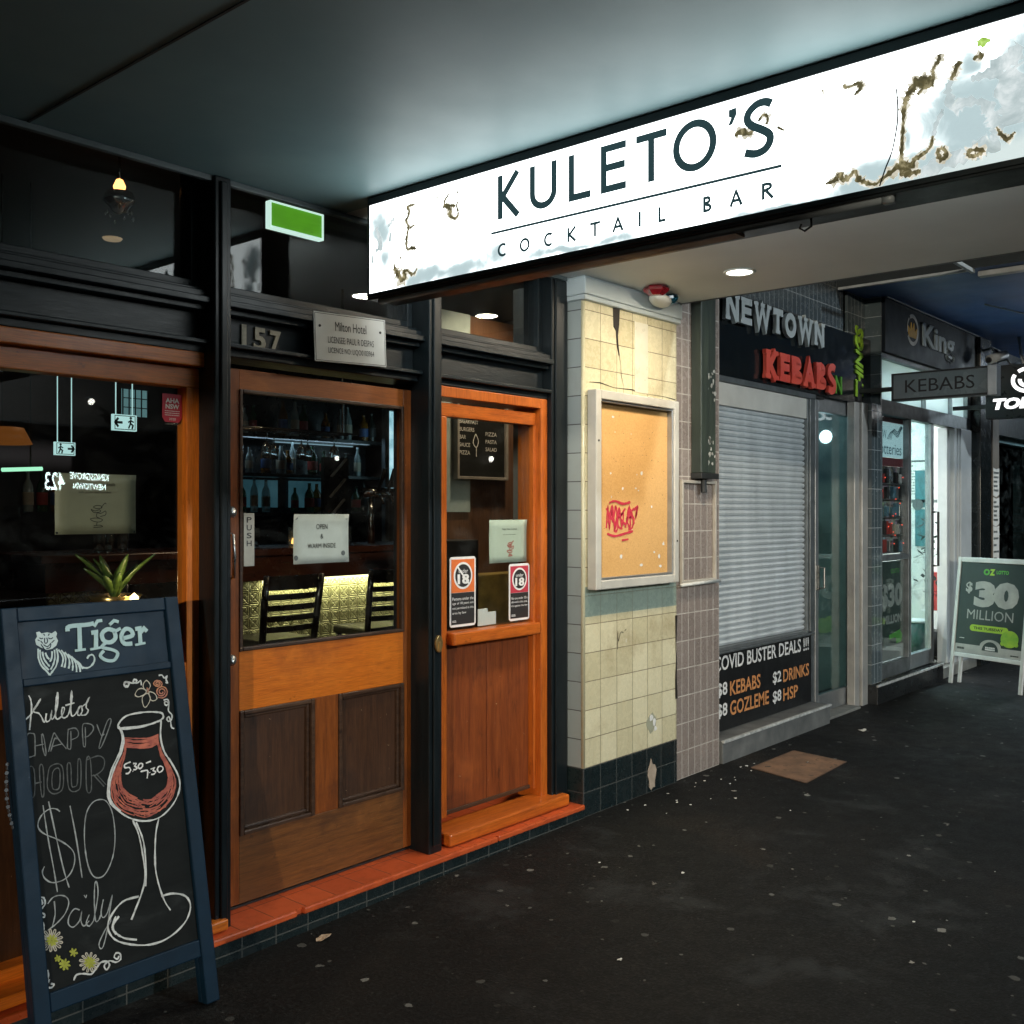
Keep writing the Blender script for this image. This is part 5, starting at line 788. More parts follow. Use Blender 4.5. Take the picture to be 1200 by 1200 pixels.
tagp = [[(.135, 1.50), (.15, 1.62), (.165, 1.50), (.185, 1.60), (.20, 1.53)], [(.13, 1.61), (.20, 1.545), (.23, 1.62), (.25, 1.50), (.215, 1.49), (.26, 1.60)], [(.27, 1.60), (.25, 1.52), (.29, 1.50), (.31, 1.58), (.27, 1.56), (.33, 1.61)], [(.33, 1.50), (.37, 1.62), (.38, 1.50), (.345, 1.55), (.40, 1.56)], [(.42, 1.61), (.385, 1.58), (.42, 1.55), (.40, 1.50), (.36, 1.49)], [(.14, 1.47), (.22, 1.455), (.34, 1.47), (.41, 1.48)], [(.42, 1.60), (.46, 1.62), (.44, 1.56), (.45, 1.61)], [(.16, 1.64), (.22, 1.65), (.30, 1.635), (.38, 1.645)], [(.29, 1.43), (.36, 1.435)], [(.15, 1.53), (.19, 1.62), (.22, 1.50), (.26, 1.61), (.29, 1.49)], [(.24, 1.585), (.33, 1.52), (.38, 1.60), (.42, 1.52)]]
for i, pl in enumerate(tagp): g.ribbon([(.055+a*.93, .075+b*.985-.02) for a, b in spline(pl, 6)], .013, (0, -.0201, 0), FR, FU, .0012+i*.0003, wv=.3)
g.build('graffiti', flat('red marker', (.60, .035, .065)), bo)
for i in range(16):
    cx, cz = rs.uniform(.11, .78), rs.choice([rs.uniform(1.3, 1.45), rs.uniform(1.62, 2.18), rs.uniform(1.7, 1.85)])
    g = G(); r_ = rs.uniform(.004, .016); g.prism(blob(cx, cz, r_, 8, rs.uniform(.6, 1.4), rs.uniform(.5, 1.3)), (0, -.0201, 0), FR, FU, (0, -1, 0), .0008); g.build('paper_scrap', paper, bo)
g = G()
for i in range(40): g.disc((rs.uniform(.1, .79), -.0198, rs.uniform(1.28, 2.2)), .0022, (0, -1, 0), 6, .0006)
g.build('pin_hole_dots', crk, bo)
g = G()
for a, z in ((.075, 2.0), (.81, 1.45)): g.disc((.05 if a < .1 else .838, -.0645, z), .006, (0, -1, 0), 10, .002)
g.build('lock', ink, t, split=True)

# alarm strobe with a red and a blue lens on a white base, on the ceiling by the cornice
t = thing('alarm_strobe', 'red and blue alarm strobe on a white base under the awning ceiling', 'alarm strobe', (.50, -.12, CEIL))
g = G()
for r_, h_ in (): pass
vs = []
prof = [(.0, -.040), (.45, -.036), (.8, -.022), (1.0, 0), (.97, .012), (.6, .016), (0, .017)]
g.lathe([(a, b) for a, b in prof], (0, 0, 0), 28)
for v in g.v: v.x, v.y, v.z = .59+v.x*.15*.92-v.y*.06*.39, -.105+v.x*.15*.39+v.y*.06*.92, CEIL-.05+v.z*.8
g.tube([(.59, -.105, CEIL), (.59, -.105, CEIL-.045)], .03, 12)
g.build('base', cream_paint, t, 0, True)
def gem(cx, cy, col, nm, s=.075):
    g = G(); p = []
    g.lathe([(s*.85, 0), (s, -.012), (s*.95, -.026), (s*.5, -.05), (0, -.053)], (cx, cy, CEIL), 6); return g.build(nm, col, t, .003)
def lens(name, c):
    m, nt, b = new_mat(name); b.inputs['Base Color'].default_value = (*c, 1); b.inputs['Roughness'].default_value = .12; b.inputs['Transmission Weight'].default_value = .35; b.inputs['Coat Weight'].default_value = .5; return m
gem(.46, -.16, lens('red lens', (.28, .012, .02)), 'red_lens', .075); gem(.70, -.10, lens('blue lens', (.015, .10, .16)), 'blue_lens', .05)

# square duct and bits of poster on the brown tiles, and an empty poster frame below
t = thing('cable_duct', 'dark green square cable duct running down the brown tiles', 'duct', (1.22, .014, 1.84))
duct_m = pm('weathered green black steel', (.045, .06, .045), (.020, .028, .024), 5, .5, .3, stretch=(3, 3, .5), chips=((.12, .10, .07), 18, .76))
g = G(); g.box(1.125, 1.215, -.06, .013, 1.86, 4.0); g.box(1.215, 1.33, -.045, .013, 1.86, 4.0); g.build('duct', duct_m, t, .006)
g = G(); g.box(1.12, 1.335, -.065, .013, 1.825, 1.86); g.tube([(1.22, -.02, 1.825), (1.225, -.02, 1.74)], .02, 8); g.build('duct_end', pm('black steel', (.02, .022, .022), None, 10, .5), t, .003)
g = G(); rs = random.Random(3)
for cx, cz in [(rs.uniform(1.23, 1.32), rs.choice([rs.uniform(2.3, 2.5), rs.uniform(1.92, 2.08)])) for _ in range(26)]: g.prism(blob(cx, cz, rs.uniform(.006, .022), 9, rs.uniform(.5, 1), rs.uniform(.6, 1.6)), (0, -.0452, 0), FR, FU, (0, -1, 0), .0008)
g.build('poster_scrap', pm('torn paper', (.5, .5, .46), (.2, .2, .18), 40, .8), t, split=True)
t = thing('poster_holder', 'empty thin beige poster frame on the brown tiles under the duct', 'frame', (1.2, .014, 1.19))
g = G(); g.frame(.985, 1.405, 1.185, 1.815, .02, -.012, .013); g.build('frame', pm('beige metal strip', (.46, .43, .37), (.33, .3, .26), 9, .5), t, .004)
g = G(); g.tube([(.96, -.016, 1.178), (1.43, -.016, 1.184)], .011, 8); g.build('bottom_tube', cream_paint, t, 0, True)

# ------------------------------------------------------------------ chalkboard leaning on the bar front
th = math.atan2(.261, 1.341)
ck = thing('chalkboard', 'blue framed chalkboard with a drawn wine glass leaning against the bar front', 'chalkboard', (-2.98, -.231, -.028), (-th, 0, 0))
blue_p = pm('worn navy blue paint', (.003, .019, .040), (.002, .012, .025), 6, .5, .2, spec=.22, chips=((.45, .44, .40), 52, .79))
g = G(); g.box(0, .05, -.004, .028, 0, 1.374); g.box(.559, .609, -.004, .028, 0, 1.374); g.build('leg', blue_p, ck, .004, local=True, split=True)
g = G(); g.box(.05, .559, 0, .026, .155, .212); g.box(.05, .559, 0, .026, 1.125, 1.150); g.box(.05, .559, 0, .026, 1.328, 1.374); g.build('rail', blue_p, ck, .004, local=True, split=True)
g = G(); g.box(.05, .559, .012, .022, 1.150, 1.328); g.build('header_panel', blue_p, ck, local=True)
def slate():
    m, nt, b = new_mat('smudged blackboard'); v = coords(nt); n1 = noise(nt, coords(nt, (1, 1, 2)), 4, 6, .65, .8)
    nt.links.new(ramp(nt, n1, [(.35, (.0045, .006, .006)), (.58, (.009, .011, .011)), (.75, (.026, .03, .03))]), b.inputs['Base Color']); b.inputs['Roughness'].default_value = .75; b.inputs['Specular IOR Level'].default_value = .2; return m
g = G(); g.box(.05, .559, .010, .020, .212, 1.125); g.build('slate', slate(), ck, local=True)
LO = (0, .010, 0); LH = (0, .012, 0)
def chalkpart(name, keys, w, m, o=LO, sp=4, wv=.35, lift=.001):
    g = G(); i = 0
    for k in keys:
        for pl in STROKES[k]:
            g.ribbon(spline(pl, sp), w, o, FR, FU, lift+i*.00003, wv=wv); i += 1
    return g.build(name, m, ck, local=True)
chalkpart('chalk_lettering', ['kuletos'], .0042, chalk)
chalkpart('faint_chalk_lettering', ['happy'], .0034, pm('faint chalk', (.22, .235, .235), (.10, .11, .11), 70, .9))
chalkpart('fainter_chalk_lettering', ['hour'], .0034, pm('very faint chalk', (.12, .13, .13), (.05, .055, .055), 70, .9))
chalkpart('price_lettering', ['ten', 'daily'], .0036, pm('grey chalk', (.42, .45, .45), (.2, .21, .21), 60, .9))
chalkpart('wine', ['wine'], .0036, pm('red brown chalk', (.55, .16, .10), (.28, .07, .06), 45, .9), wv=.5)
chalkpart('glass_drawing', ['glass'], .0055, chalk, lift=.0045)
chalkpart('hours_lettering', ['hours'], .0045, white_p, lift=.005)
chalkpart('flower_drawing', ['flower', 'daisy'], .0032, pm('cream chalk', (.62, .58, .48), (.4, .37, .3), 60, .9), sp=3)
chalkpart('scroll_drawing', ['scroll'], .0050, chalk)
chalkpart('yellow_petals', ['yellow'], .004, flat('yellow chalk', (.42, .44, .05)), sp=2, lift=.004)
chalkpart('rose_drawing', ['rose'], .0042, pm('orange and mauve chalk', (.55, .25, .12), (.3, .12, .14), 25, .9), sp=3, lift=.004)
em = pm('pale teal raised lettering', (.42, .60, .60), (.33, .49, .50), 30, .5)
g = G()
for i, pl in enumerate(STROKES['word']):
    wd = .014 if i in (0, 1, 3, 6, 10, 11, 13) else .0105
    if i in (2, 4, 12): wd = .008
    g.ribbon(spline(pl, 4) if len(pl) > 3 else pl, wd, LH, FR, FU, .003+i*.0001)
w_ = g.build('header_lettering', em, ck, local=True)
sd = w_.modifiers.new('relief', 'SOLIDIFY'); sd.thickness = .003; sd.offset = 0
g = G(); pl = STROKES['tigerhead'][0]; g.prism(pl[:-1], LH, FR, FU, (0, -1, 0), .0015)
for i, pl in enumerate(STROKES['tigermarks']): g.ribbon(spline(pl, 4), .0055, LH, FR, FU, .001+i*.00004, wv=.3)
em2 = g.build('tiger_emblem', pm('pale emblem paint', (.55, .66, .65), (.45, .56, .55), 30, .5), ck, local=True)
g = G()
for i, pl in enumerate(STROKES['tigerface']): g.ribbon(spline(pl, 3), .0032, LH, FR, FU, .0022+i*.00004)
g.build('face_marks', blue_p, em2, local=True)
# folded back half with its chain
g = G(); g.box(.004, .046, .034, .056, .0, 1.34); g.box(.563, .605, .034, .056, .0, 1.34); g.box(.046, .563, .036, .054, .18, .23); g.build('rear_frame', blue_p, ck, .003, local=True)
g = G()
for i in range(16): g.lathe([(.003, -.0012), (.006, -.0012), (.006, .0012), (.003, .0012)], (-.008-.010*math.sin(i*.21), .02, .90-i*.0125), 8, (1, 0, 0) if i % 2 else (0, 1, 0))
g.build('chain', pm('dull dark chain', (.06, .065, .07)), ck, local=True)

# ------------------------------------------------------------------ things on the pavement
t = thing('pit_cover', 'square rust brown concrete pit cover set in the pavement by the kebab shop ledge', 'pit cover', (1.78, -.38, 0))
g = G(); g.prism([(1.525, -.185), (1.41, -.606), (2.065, -.585), (2.135, -.186)], (0, 0, .004), (1, 0, 0), (0, 1, 0), (0, 0, -1), .03); g.build('cover', pm('rust brown concrete', (.27, .15, .085), (.10, .06, .038), 7, .75, .6, chips=((.05, .04, .03), 14, .60)), t, .002)
g = G(); 
for a, b in (((1.525, -.185), (1.41, -.606)), ((1.41, -.606), (2.065, -.585)), ((2.065, -.585), (2.135, -.186)), ((2.135, -.186), (1.525, -.185))): g.ribbon([a, b], .008, (0, 0, .0045), (1, 0, 0), (0, 1, 0), .0005)
g.build('rim', pm('rusty steel rim', (.10, .06, .04), None, 20, .6), t)
def litter(x, y, s, label, group=None, m=None, el=1.0):
    t = thing('litter', label, 'litter', (x, y, gz(x)), group=group) if False else None
    g = G(); n = 9; a0 = random.random()*6
    pts = [(s*random.uniform(.55, 1.15)*math.cos(2*math.pi*i/n+a0)*el, s*random.uniform(.5, 1.1)*math.sin(2*math.pi*i/n+a0)*.7) for i in range(n)]
    vs = [(p[0], p[1], random.uniform(.001, .35*s)) for p in pts]+[(0, 0, .12*s)]
    g.add(vs, [(i, (i+1) % n, n) for i in range(n)])
    o = g.build('litter_scrap', m or paper, None, 0, False, local=True); o.location = (x, y, gz(x)+.001)
    so = o.modifiers.new('thickness', 'SOLIDIFY'); so.thickness = .0015
    tag(o, label, 'litter', group); return o
o = litter(-1.835, -.112, .034, 'pale curled dead leaf on the pavement below the red step', None, pm('pale dead leaf', (.55, .42, .30), (.4, .28, .18), 30, .7), 1.2); o.name = 'dead_leaf'; o['category'] = 'leaf'
rs = random.Random(12)
for i in range(34):
    if i < 22: x, y = rs.gauss(.95, .38), -.08-abs(rs.gauss(0, .20))
    else: x, y = rs.uniform(-1.5, 4.5), rs.uniform(-2.4, -.3)
    litter(x, y, rs.uniform(.004, .013), 'tiny pale scrap of litter on the dark pavement', 'tiny scraps of litter on the pavement', None, 1)
o = litter(3.05, -.30, .045, 'crumpled white scrap on the pavement at the end of the kebab shop ledge')
o = litter(6.9, -1.15, .07, 'long white scrap of paper on the pavement behind the lottery board')
# ------------------------------------------------------------------ inside the bar
bar_wood = wood('dark red bar timber', (.03, .010, .006), (.085, .024, .012), (.14, .045, .02), 'x', .22, .6, .3)
ct = thing('bar_counter', 'dark red timber bar counter with a lit yellow pressed tin front', 'bar counter', (-.2, 2.4, .075))
g = G(); g.box(-1.75, 1.35, 2.40, 3.0, 1.165, 1.33); g.build('apron', bar_wood, ct, .006)
g = G(); g.box(-1.80, 1.40, 2.34, 3.06, 1.331, 1.38); g.build('counter_top', bar_wood, ct, .01)
def tin():
    m, nt, b = new_mat('embossed yellow tin'); tc = N(nt, 'TexCoord'); sp = N(nt, 'SeparateXYZ'); nt.links.new(tc.outputs['Object'], sp.inputs[0])
    k = math.pi/.085
    X, Z = sp.outputs[0], sp.outputs[2]
    sn = lambda q: math_n(nt, 'ABSOLUTE', math_n(nt, 'SINE', q))
    grid = math_n(nt, 'MINIMUM', sn(math_n(nt, 'MULTIPLY', X, k)), sn(math_n(nt, 'MULTIPLY', Z, k)))
    dia = math_n(nt, 'MINIMUM', sn(math_n(nt, 'MULTIPLY', math_n(nt, 'ADD', X, Z), k)), sn(math_n(nt, 'MULTIPLY', math_n(nt, 'SUBTRACT', X, Z), k)))
    pet = math_n(nt, 'ABSOLUTE', math_n(nt, 'SUBTRACT', math_n(nt, 'MULTIPLY', sn(math_n(nt, 'MULTIPLY', X, k)), sn(math_n(nt, 'MULTIPLY', Z, k))), .45))
    h = math_n(nt, 'MINIMUM', math_n(nt, 'MINIMUM', math_n(nt, 'MULTIPLY', grid, 1.3), dia), math_n(nt, 'MULTIPLY', pet, 2.2))
    b.inputs['Metallic'].default_value = .25; b.inputs['Roughness'].default_value = .4
    wob = noise(nt, coords(nt), 5, 4)
    nt.links.new(mix(nt, math_n(nt, 'MULTIPLY', wob, .5), ramp(nt, h, [(.03, (.20, .19, .09)), (.22, (.58, .56, .28)), (.7, (.70, .68, .40))]), (.26, .25, .12)), b.inputs['Base Color'])
    bump(nt, b, smooth(nt, h, .0, .3), .8, .008); return m
g = G(); g.box(-1.70, 1.30, 2.47, 2.5, .09, 1.165); g.build('tin_front', tin(), ct)
g = G(); g.box(-.3, 1.25, 2.412, 2.422, 1.150, 1.163); g.build('strip_lamp', emit('lit yellow strip', (1, .9, .5), 3), ct)
def area(name, loc, rot, sx, sy, e, col, parent):
    ld = bpy.data.lights.new(name, 'AREA'); ld.shape = 'RECTANGLE'; ld.size = sx; ld.size_y = sy; ld.energy = e; ld.color = col
    o = bpy.data.objects.new(name, ld); COL.objects.link(o); o.parent = parent; o.location = Vector(loc)-ORG[parent.name]; o.rotation_euler = rot; return o
area('strip_lamp_light', (.5, 2.43, 1.145), (R(25), 0, 0), 1.5, .02, 4.6, (1, .92, .55), ct)
g = G(); g.tube([(-1.7, 2.36, .28), (1.3, 2.36, .28)], .022, 10); g.build('foot_rail', MATS['old brass'], ct, 0, True)

def stool(x, y, rz, label):
    t = thing('bar_stool', label, 'bar stool', (x, y, .075), (0, 0, rz), 'ladder back stools at the bar')
    dk = pm('black lacquered timber', (.014, .012, .011), (.008, .007, .006), 10, .3, .1, coat=.4)
    for sx in (-1, 1):
        g = G(); g.tube([(sx*.185, -.17, 0), (sx*.19, -.18, .72), (sx*.20, -.22, 1.0), (sx*.205, -.25, 1.165)], [.019, .021, .022, .018], 8); g.build('back_post', dk, t, 0, True, local=True)
        g = G(); g.tube([(sx*.19, .19, 0), (sx*.18, .17, .72)], [.018, .021], 8); g.build('leg', dk, t, 0, True, local=True)
    g = G(); g.box(-.21, .21, -.19, .2, .72, .775); g.build('seat', pm('dark padded vinyl', (.02, .016, .014), None, 20, .4, .1), t, .015, local=True)
    for z, hh in ((.84, .035), (.905, .035), (.97, .035), (1.035, .035), (1.12, .085)):
        g = G(); n = 6
        for i in range(n):
            a, b = -.19+.38*i/n, -.19+.38*(i+1)/n; yy = -.19-(z-.8)*.13
            ca, cb = -.03*(1-(a/.19)**2), -.03*(1-(b/.19)**2)
            g.add([(a, yy+ca, z-hh/2), (b, yy+cb, z-hh/2), (b, yy+cb+.016, z-hh/2), (a, yy+ca+.016, z-hh/2), (a, yy+ca, z+hh/2), (b, yy+cb, z+hh/2), (b, yy+cb+.016, z+hh/2), (a, yy+ca+.016, z+hh/2)], [(0, 3, 2, 1), (4, 5, 6, 7), (0, 1, 5, 4), (2, 3, 7, 6)])
        g.build('back_slat', dk, t, local=True)
    g = G()
    for z, ya in ((.25, .18), (.32, -.17)): g.tube([(-.185, ya, z), (.185, ya, z)], .012, 6)
    for sx in (-1, 1): g.tube([(sx*.188, -.17, .3), (sx*.188, .18, .3)], .012, 6)
    g.build('stretcher', dk, t, 0, True, local=True, split=True); return t
s0 = stool(-.53, 2.02, 0, 'black ladder back bar stool seen left through the door glass')
dup(s0, (.34, 2.03, .075), 'black ladder back bar stool at the right edge of the door glass', R(-6))
dup(s0, (-1.45, 2.05, .075), 'black ladder back bar stool at the left end of the bar', R(8))

# back bar with shelves and bottles
sh = thing('bottle_shelving', 'dark back bar shelving with a dim blue lit mirror behind the counter', 'back bar', (.6, 4.2, .075))
dk_shelf = pm('black shelf timber', (.012, .012, .013), None, 8, .3, .1)
g = G(); g.box(.32, 2.2, 4.25, 4.3, .08, 2.9); g.build('back_board', dk_shelf, sh)
for z in (1.15, 1.62, 1.95, 2.28):
    g = G(); g.box(.32, 2.2, 3.95, 4.24, z-.03, z); g.build('shelf', dk_shelf, sh, .003)
for x0, x1 in ((.62, 1.15), (1.28, 1.85)):
    g = G(); g.box(x0, x1, 4.22, 4.24, 1.66, 1.90); g.build('mirror', emit('dim blue glowing mirror', (.16, .42, .52), .16, (5, (.05, .18, .24))), sh)
g = G(); g.box(1.1, 2.0, 4.20, 4.22, 2.235, 2.245); g.build('strip_lamp', emit('lit cool strip', (.35, .55, .65), .5), sh)
area('shelf_lamp_light', (1.3, 4.1, 2.24), (R(-15), 0, 0), 1.6, .04, 1.3, (.55, .8, 1), sh)
def bottle_mat(n, c, tr=.6):
    m, nt, b = new_mat(n); b.inputs['Base Color'].default_value = (*c, 1); b.inputs['Roughness'].default_value = .08; b.inputs['Transmission Weight'].default_value = tr; b.inputs['Coat Weight'].default_value = .6; return m
bms = [bottle_mat('clear bottle glass', (.55, .65, .65)), bottle_mat('green bottle glass', (.04, .14, .06)), bottle_mat('amber bottle glass', (.42, .17, .02)), bottle_mat('dark bottle glass', (.02, .025, .02), .2)]
lab = [pm('cream bottle label', (.5, .45, .35)), pm('red bottle label', (.4, .05, .04)), pm('blue bottle label', (.06, .12, .3)), pm('black bottle label', (.02, .02, .02))]
BL = ['clear bottle with a pale label on the dim back bar shelf', 'green bottle with a red label on the dim back bar shelf', 'amber bottle with a blue label on the dim back bar shelf', 'dark bottle with a black label on the dim back bar shelf']
protos = []
for i in range(4):
    t = thing('bottle', BL[i], 'bottle', (-1.1+i*.1, 4.08, 1.62), group='bottles on the back bar: '+['clear', 'green', 'amber', 'dark'][i])
    g = G(); g.lathe([(0, 0), (.036, 0), (.038, .01), (.038, .17), (.03, .20), (.014, .235), (.013, .285), (.015, .29), (0, .29)], (0, 0, 0), 14); g.build('glass_body', bms[i], t, 0, True, local=True)
    g = G(); g.lathe([(.0385, .05), (.0388, .055), (.0388, .135), (.0385, .14)], (0, 0, 0), 14); g.build('paper_label', lab[i], t, 0, True, local=True)
    protos.append(t)
rs = random.Random(8); x = -.68; k = 0
for z in (1.62, 1.95, 2.28):
    x = .36 + (z-1.6)*.1
    while x < 2.1:
        b_ = dup(protos[rs.randrange(4)], (x, 4.08+rs.uniform(-.06, .06), z)); b_.scale = (rs.uniform(.85, 1.2),)*2+(rs.uniform(.72, 1.08),); b_.rotation_euler.z = rs.uniform(0, 6); x += rs.choice([.085, .095, .10, .12, .16, .3])
# glasses hanging and standing over the counter
gl0 = None
cl = bottle_mat('clear drinking glass', (.85, .92, .92), .95)
for i, x in enumerate((-1.28, -1.16, -1.36, -.2, .05, .62)):
    lbl = 'clear tumbler standing on the dim bar counter'
    if gl0 is None:
        gl0 = thing('tumbler', lbl, 'glass', (x, 2.6, 1.381), group='glasses on the bar counter')
        g = G(); g.lathe([(0, 0), (.03, 0), (.038, .13), (.036, .13), (.029, .012), (0, .012)], (0, 0, 0), 16); g.build('glass_body', cl, gl0, 0, True, local=True)
    else: dup(gl0, (x, 2.55+.1*(i % 2), 1.381))
t = thing('beer_tap_tower', 'chrome beer tap tower on the bar counter', 'beer taps', (.95, 2.7, 1.381))
chrome = pm('chrome', (.75, .78, .8), (.6, .62, .64), 20, .12, 0, 1)
g = G(); g.tube([(.9, 2.7, 1.381), (.9, 2.7, 1.75)], .03, 12); g.tube([(1.25, 2.7, 1.381), (1.25, 2.7, 1.75)], .03, 12); g.tube([(.82, 2.7, 1.77), (1.33, 2.7, 1.77)], .04, 12); g.build('tower', chrome, t, 0, True)
for x in (.9, 1.0, 1.1, 1.2):
    g = G(); g.tube([(x, 2.66, 1.76), (x, 2.58, 1.74), (x, 2.56, 1.68)], .012, 8); h_ = g.build('tap', chrome, t, 0, True)
    g = G(); g.tube([(x, 2.62, 1.78), (x+.03, 2.57, 1.95)], [.012, .02], 8); g.build('handle', pm('black tap handle', (.02, .02, .02)), h_, 0, True)
t = thing('cash_till', 'small dark till with a lit red button on the bar counter', 'till', (-.38, 2.6, 1.381))
g = G(); g.box(-.62, -.30, 2.52, 2.85, 1.381, 1.50); g.prism([(0, 0), (.25, 0), (.25, .25), (.15, .28)], (-.60, 2.6, 1.50), (0, 1, 0), (0, 0, 1), (1, 0, 0), .28); g.build('till_case', pm('grey plastic', (.10, .11, .12)), t, .006)
g = G(); g.disc((-.47, 2.515, 1.43), .02, (0, -1, 0), 12, .004); g.build('red_button', emit('lit red button', (1, .08, .05), .8), t)
t = thing('wall_fridge', 'tall lit glass fridge glowing white behind the bar at the right of the door glass', 'fridge', (1.9, 3.6, .075))
g = G(); g.frame(1.82, 2.25, .2, 2.58, .05, 3.55, 3.60); g.box(1.82, 2.25, 3.62, 4.0, .08, .2); g.build('fridge_case', pm('grey steel case', (.25, .27, .28), None, 6, .4, 0, .6), t, .004)
g = G(); g.box(1.87, 2.20, 3.60, 3.61, 1.9, 2.53); g.build('lit_panel', emit('lit white fridge', (.62, .88, .95), 1.3, (6, (.1, .3, .36))), t)
g = G(); g.box(1.87, 2.20, 3.60, 3.61, .25, 1.9); g.build('dark_panel', pm('dim fridge glass', (.05, .08, .09)), t)

# fanned menus, hanging glasses, plates and other bar clutter
t = thing('menu_rack', 'slanted pale menus in a dark rack at the right end of the bar', 'menu rack', (.78, 3.0, 1.381))
g = G(); g.box(.70, .95, 3.02, 3.06, 1.381, 2.05); g.build('rack', dk_shelf, t, .003)
for i, z in enumerate((1.45, 1.60, 1.76, 1.92)):
    g = G(); g.prism([(0, 0), (.012, -.008), (.16, .135), (.15, .145)], (.72+.01*i, 2.99, z-.02), FR, FU, (0, 1, 0), .02); g.build('menu', pm('pale menu card', (.55, .6, .6), (.3, .35, .36), 20), t)
t = thing('glass_rack', 'steel rack of hanging stem glasses over the bar counter', 'glass rack', (.2, 2.7, 2.25))
g = G()
for y in (2.62, 2.74, 2.86): g.tube([(-.75, y, 2.2), (.7, y, 2.2)], .008, 6)
for x in (-.7, .65): g.tube([(x, 2.74, 2.2), (x, 2.74, 3.3)], .01, 6)
g.build('hanging_frame', chrome, t, 0, True)
for i in range(9):
    x = -.68+i*.15; g = G(); g.lathe([(0, 0), (.032, -.002), (.006, -.012), (.005, -.08), (.012, -.09), (.034, -.12), (.036, -.16), (.030, -.20)], (x, 2.68+.12*(i % 2), 2.195), 12); g.build('stem_glass', cl, t, 0, True)
t = thing('plate_tower', 'short stack of white plates on the left end of the bar counter by the door', 'plates', (-.62, 2.55, 1.381))
g = G()
g.lathe([(0, 0), (.07, 0), (.09, .012), (.09, .11), (.08, .115), (0, .10)], (-.75, 2.52, 1.381), 20); g.build('china_plate', pm('white china', (.6, .62, .62)), t, 0, True)
t = thing('lantern', 'small warm lantern glowing on the bar counter', 'lantern', (.02, 2.5, 1.381))
g = G(); g.lathe([(0, 0), (.035, 0), (.04, .01), (.04, .1), (.03, .12), (0, .12)], (.02, 2.5, 1.381), 14); g.build('glass_body', cl, t, 0, True)
g = G(); g.lathe([(0, 0), (.015, .005), (.01, .035), (0, .05)], (.02, 2.5, 1.40), 8); g.build('flame', emit('amber lantern flame', (1, .5, .12), 3), t, 0, True)

# exit signs hanging deep in the room
def int_exit(x, y, z, w, label, arrow):
    t = thing('exit_sign', label, 'exit sign', (x, y, z))
    hh = w*.32
    g = G(); g.box(x-w/2, x+w/2, y, y+.03, z-hh, z+hh); g.tube([(x-w*.35, y+.015, z+hh), (x-w*.35, y+.015, 3.3)], .004); g.tube([(x+w*.35, y+.015, z+hh), (x+w*.35, y+.015, 3.3)], .004); g.build('sign_box', emit('lit pale exit panel', (.55, .85, .82), .9), t)
    g = G(); d = -1 if arrow == 'left' else 1
    xa = x+d*w*.25; o = (0, y-.001, 0)
    g.ribbon([(xa-d*w*.14, z), (xa+d*w*.14, z)], hh*.3, o, FR, FU); g.ribbon([(xa+d*w*.04, z+hh*.55), (xa+d*w*.17, z), (xa+d*w*.04, z-hh*.55)], hh*.28, o, FR, FU)
    xb = x-d*w*.24
    g.disc((xb, y-.001, z+hh*.6), hh*.17, (0, -1, 0), 10); g.ribbon([(xb, z+hh*.4), (xb-w*.02, z-hh*.05), (xb+w*.09, z-hh*.3), (xb+w*.05, z-hh*.75)], hh*.22, o, FR, FU); g.ribbon([(xb-w*.02, z-hh*.1), (xb-w*.1, z-hh*.7)], hh*.2, o, FR, FU, .0018); g.ribbon([(xb-w*.12, z+hh*.05), (xb, z+hh*.3), (xb+w*.12, z+hh*.1)], hh*.18, o, FR, FU, .0021)
    g.frame(x-w*.44, x+w*.44, z-hh*.88, z+hh*.88, hh*.09, y-.0018, y-.0004)
    g.build('pictogram', flat('dark green pictogram', (.01, .05, .045)), t)
int_exit(-.41, 4.0, 2.295, .19, 'lit exit sign with a left arrow hanging deep in the bar', 'left')
int_exit(-.58, 4.6, 2.115, .16, 'lit exit sign with a right arrow hanging farther back in the bar', 'right')
t = thing('glass_brick_window', 'small dim pale lattice window high at the back of the bar', 'window', (.2, 5.0, 2.4))
g = G(); g.box(.10, .33, 4.98, 5.0, 2.44, 2.68); g.build('lit_panes', emit('dim pale pane', (.25, .5, .52), .35), t)
g = G()
for i in range(5): g.box(.10+.0575*i-.004, .10+.0575*i+.004, 4.97, 4.98, 2.44, 2.68)
for z in (2.44, 2.52, 2.60, 2.68): g.box(.096, .334, 4.964, 4.97, z-.004, z+.004)
g.build('glazing_bars', ink, t)

# lamps, plant and furniture near the left window
t = thing('pendant_lamp', 'small ornate pendant lamp glowing orange under the dark bar ceiling', 'pendant lamp', (-1.96, 1.2, 3.3))
g = G(); g.tube([(-1.96, 1.2, 3.3), (-1.96, 1.2, 3.12)], .006, 6); g.lathe([(.0, .05), (.06, .04), (.075, .0), (.05, -.02), (.03, -.05), (0, -.06)], (-1.96, 1.2, 3.05), 14); g.build('lamp_body', chrome, t, 0, True)
g = G(); g.lathe([(0, 0), (.022, .005), (.028, .03), (.015, .06), (0, .065)], (-1.96, 1.2, 3.09), 10); g.build('bulb', emit('glowing orange bulb', (1, .42, .12), 4), t, 0, True)
g = G()
for i in range(9): an = i*.7; g.lathe([(0, -.012), (.007, 0), (0, .012)], (-1.96+.06*math.cos(an), 1.2+.06*math.sin(an), 3.01-.02*(i % 3)), 6)
g.build('crystal_drops', cl, t)
t = thing('shaded_lamp', 'wide orange glowing lamp shade at the left edge of the window', 'lamp', (-2.13, 2.0, 3.3))
g = G(); g.lathe([(.10, .08), (.14, .0), (.135, 0), (.095, .08)], (-2.15, 2.0, 1.96), 24); g.build('lamp_shade', emit('glowing brown shade', (.5, .16, .03), .22), t, 0, True)
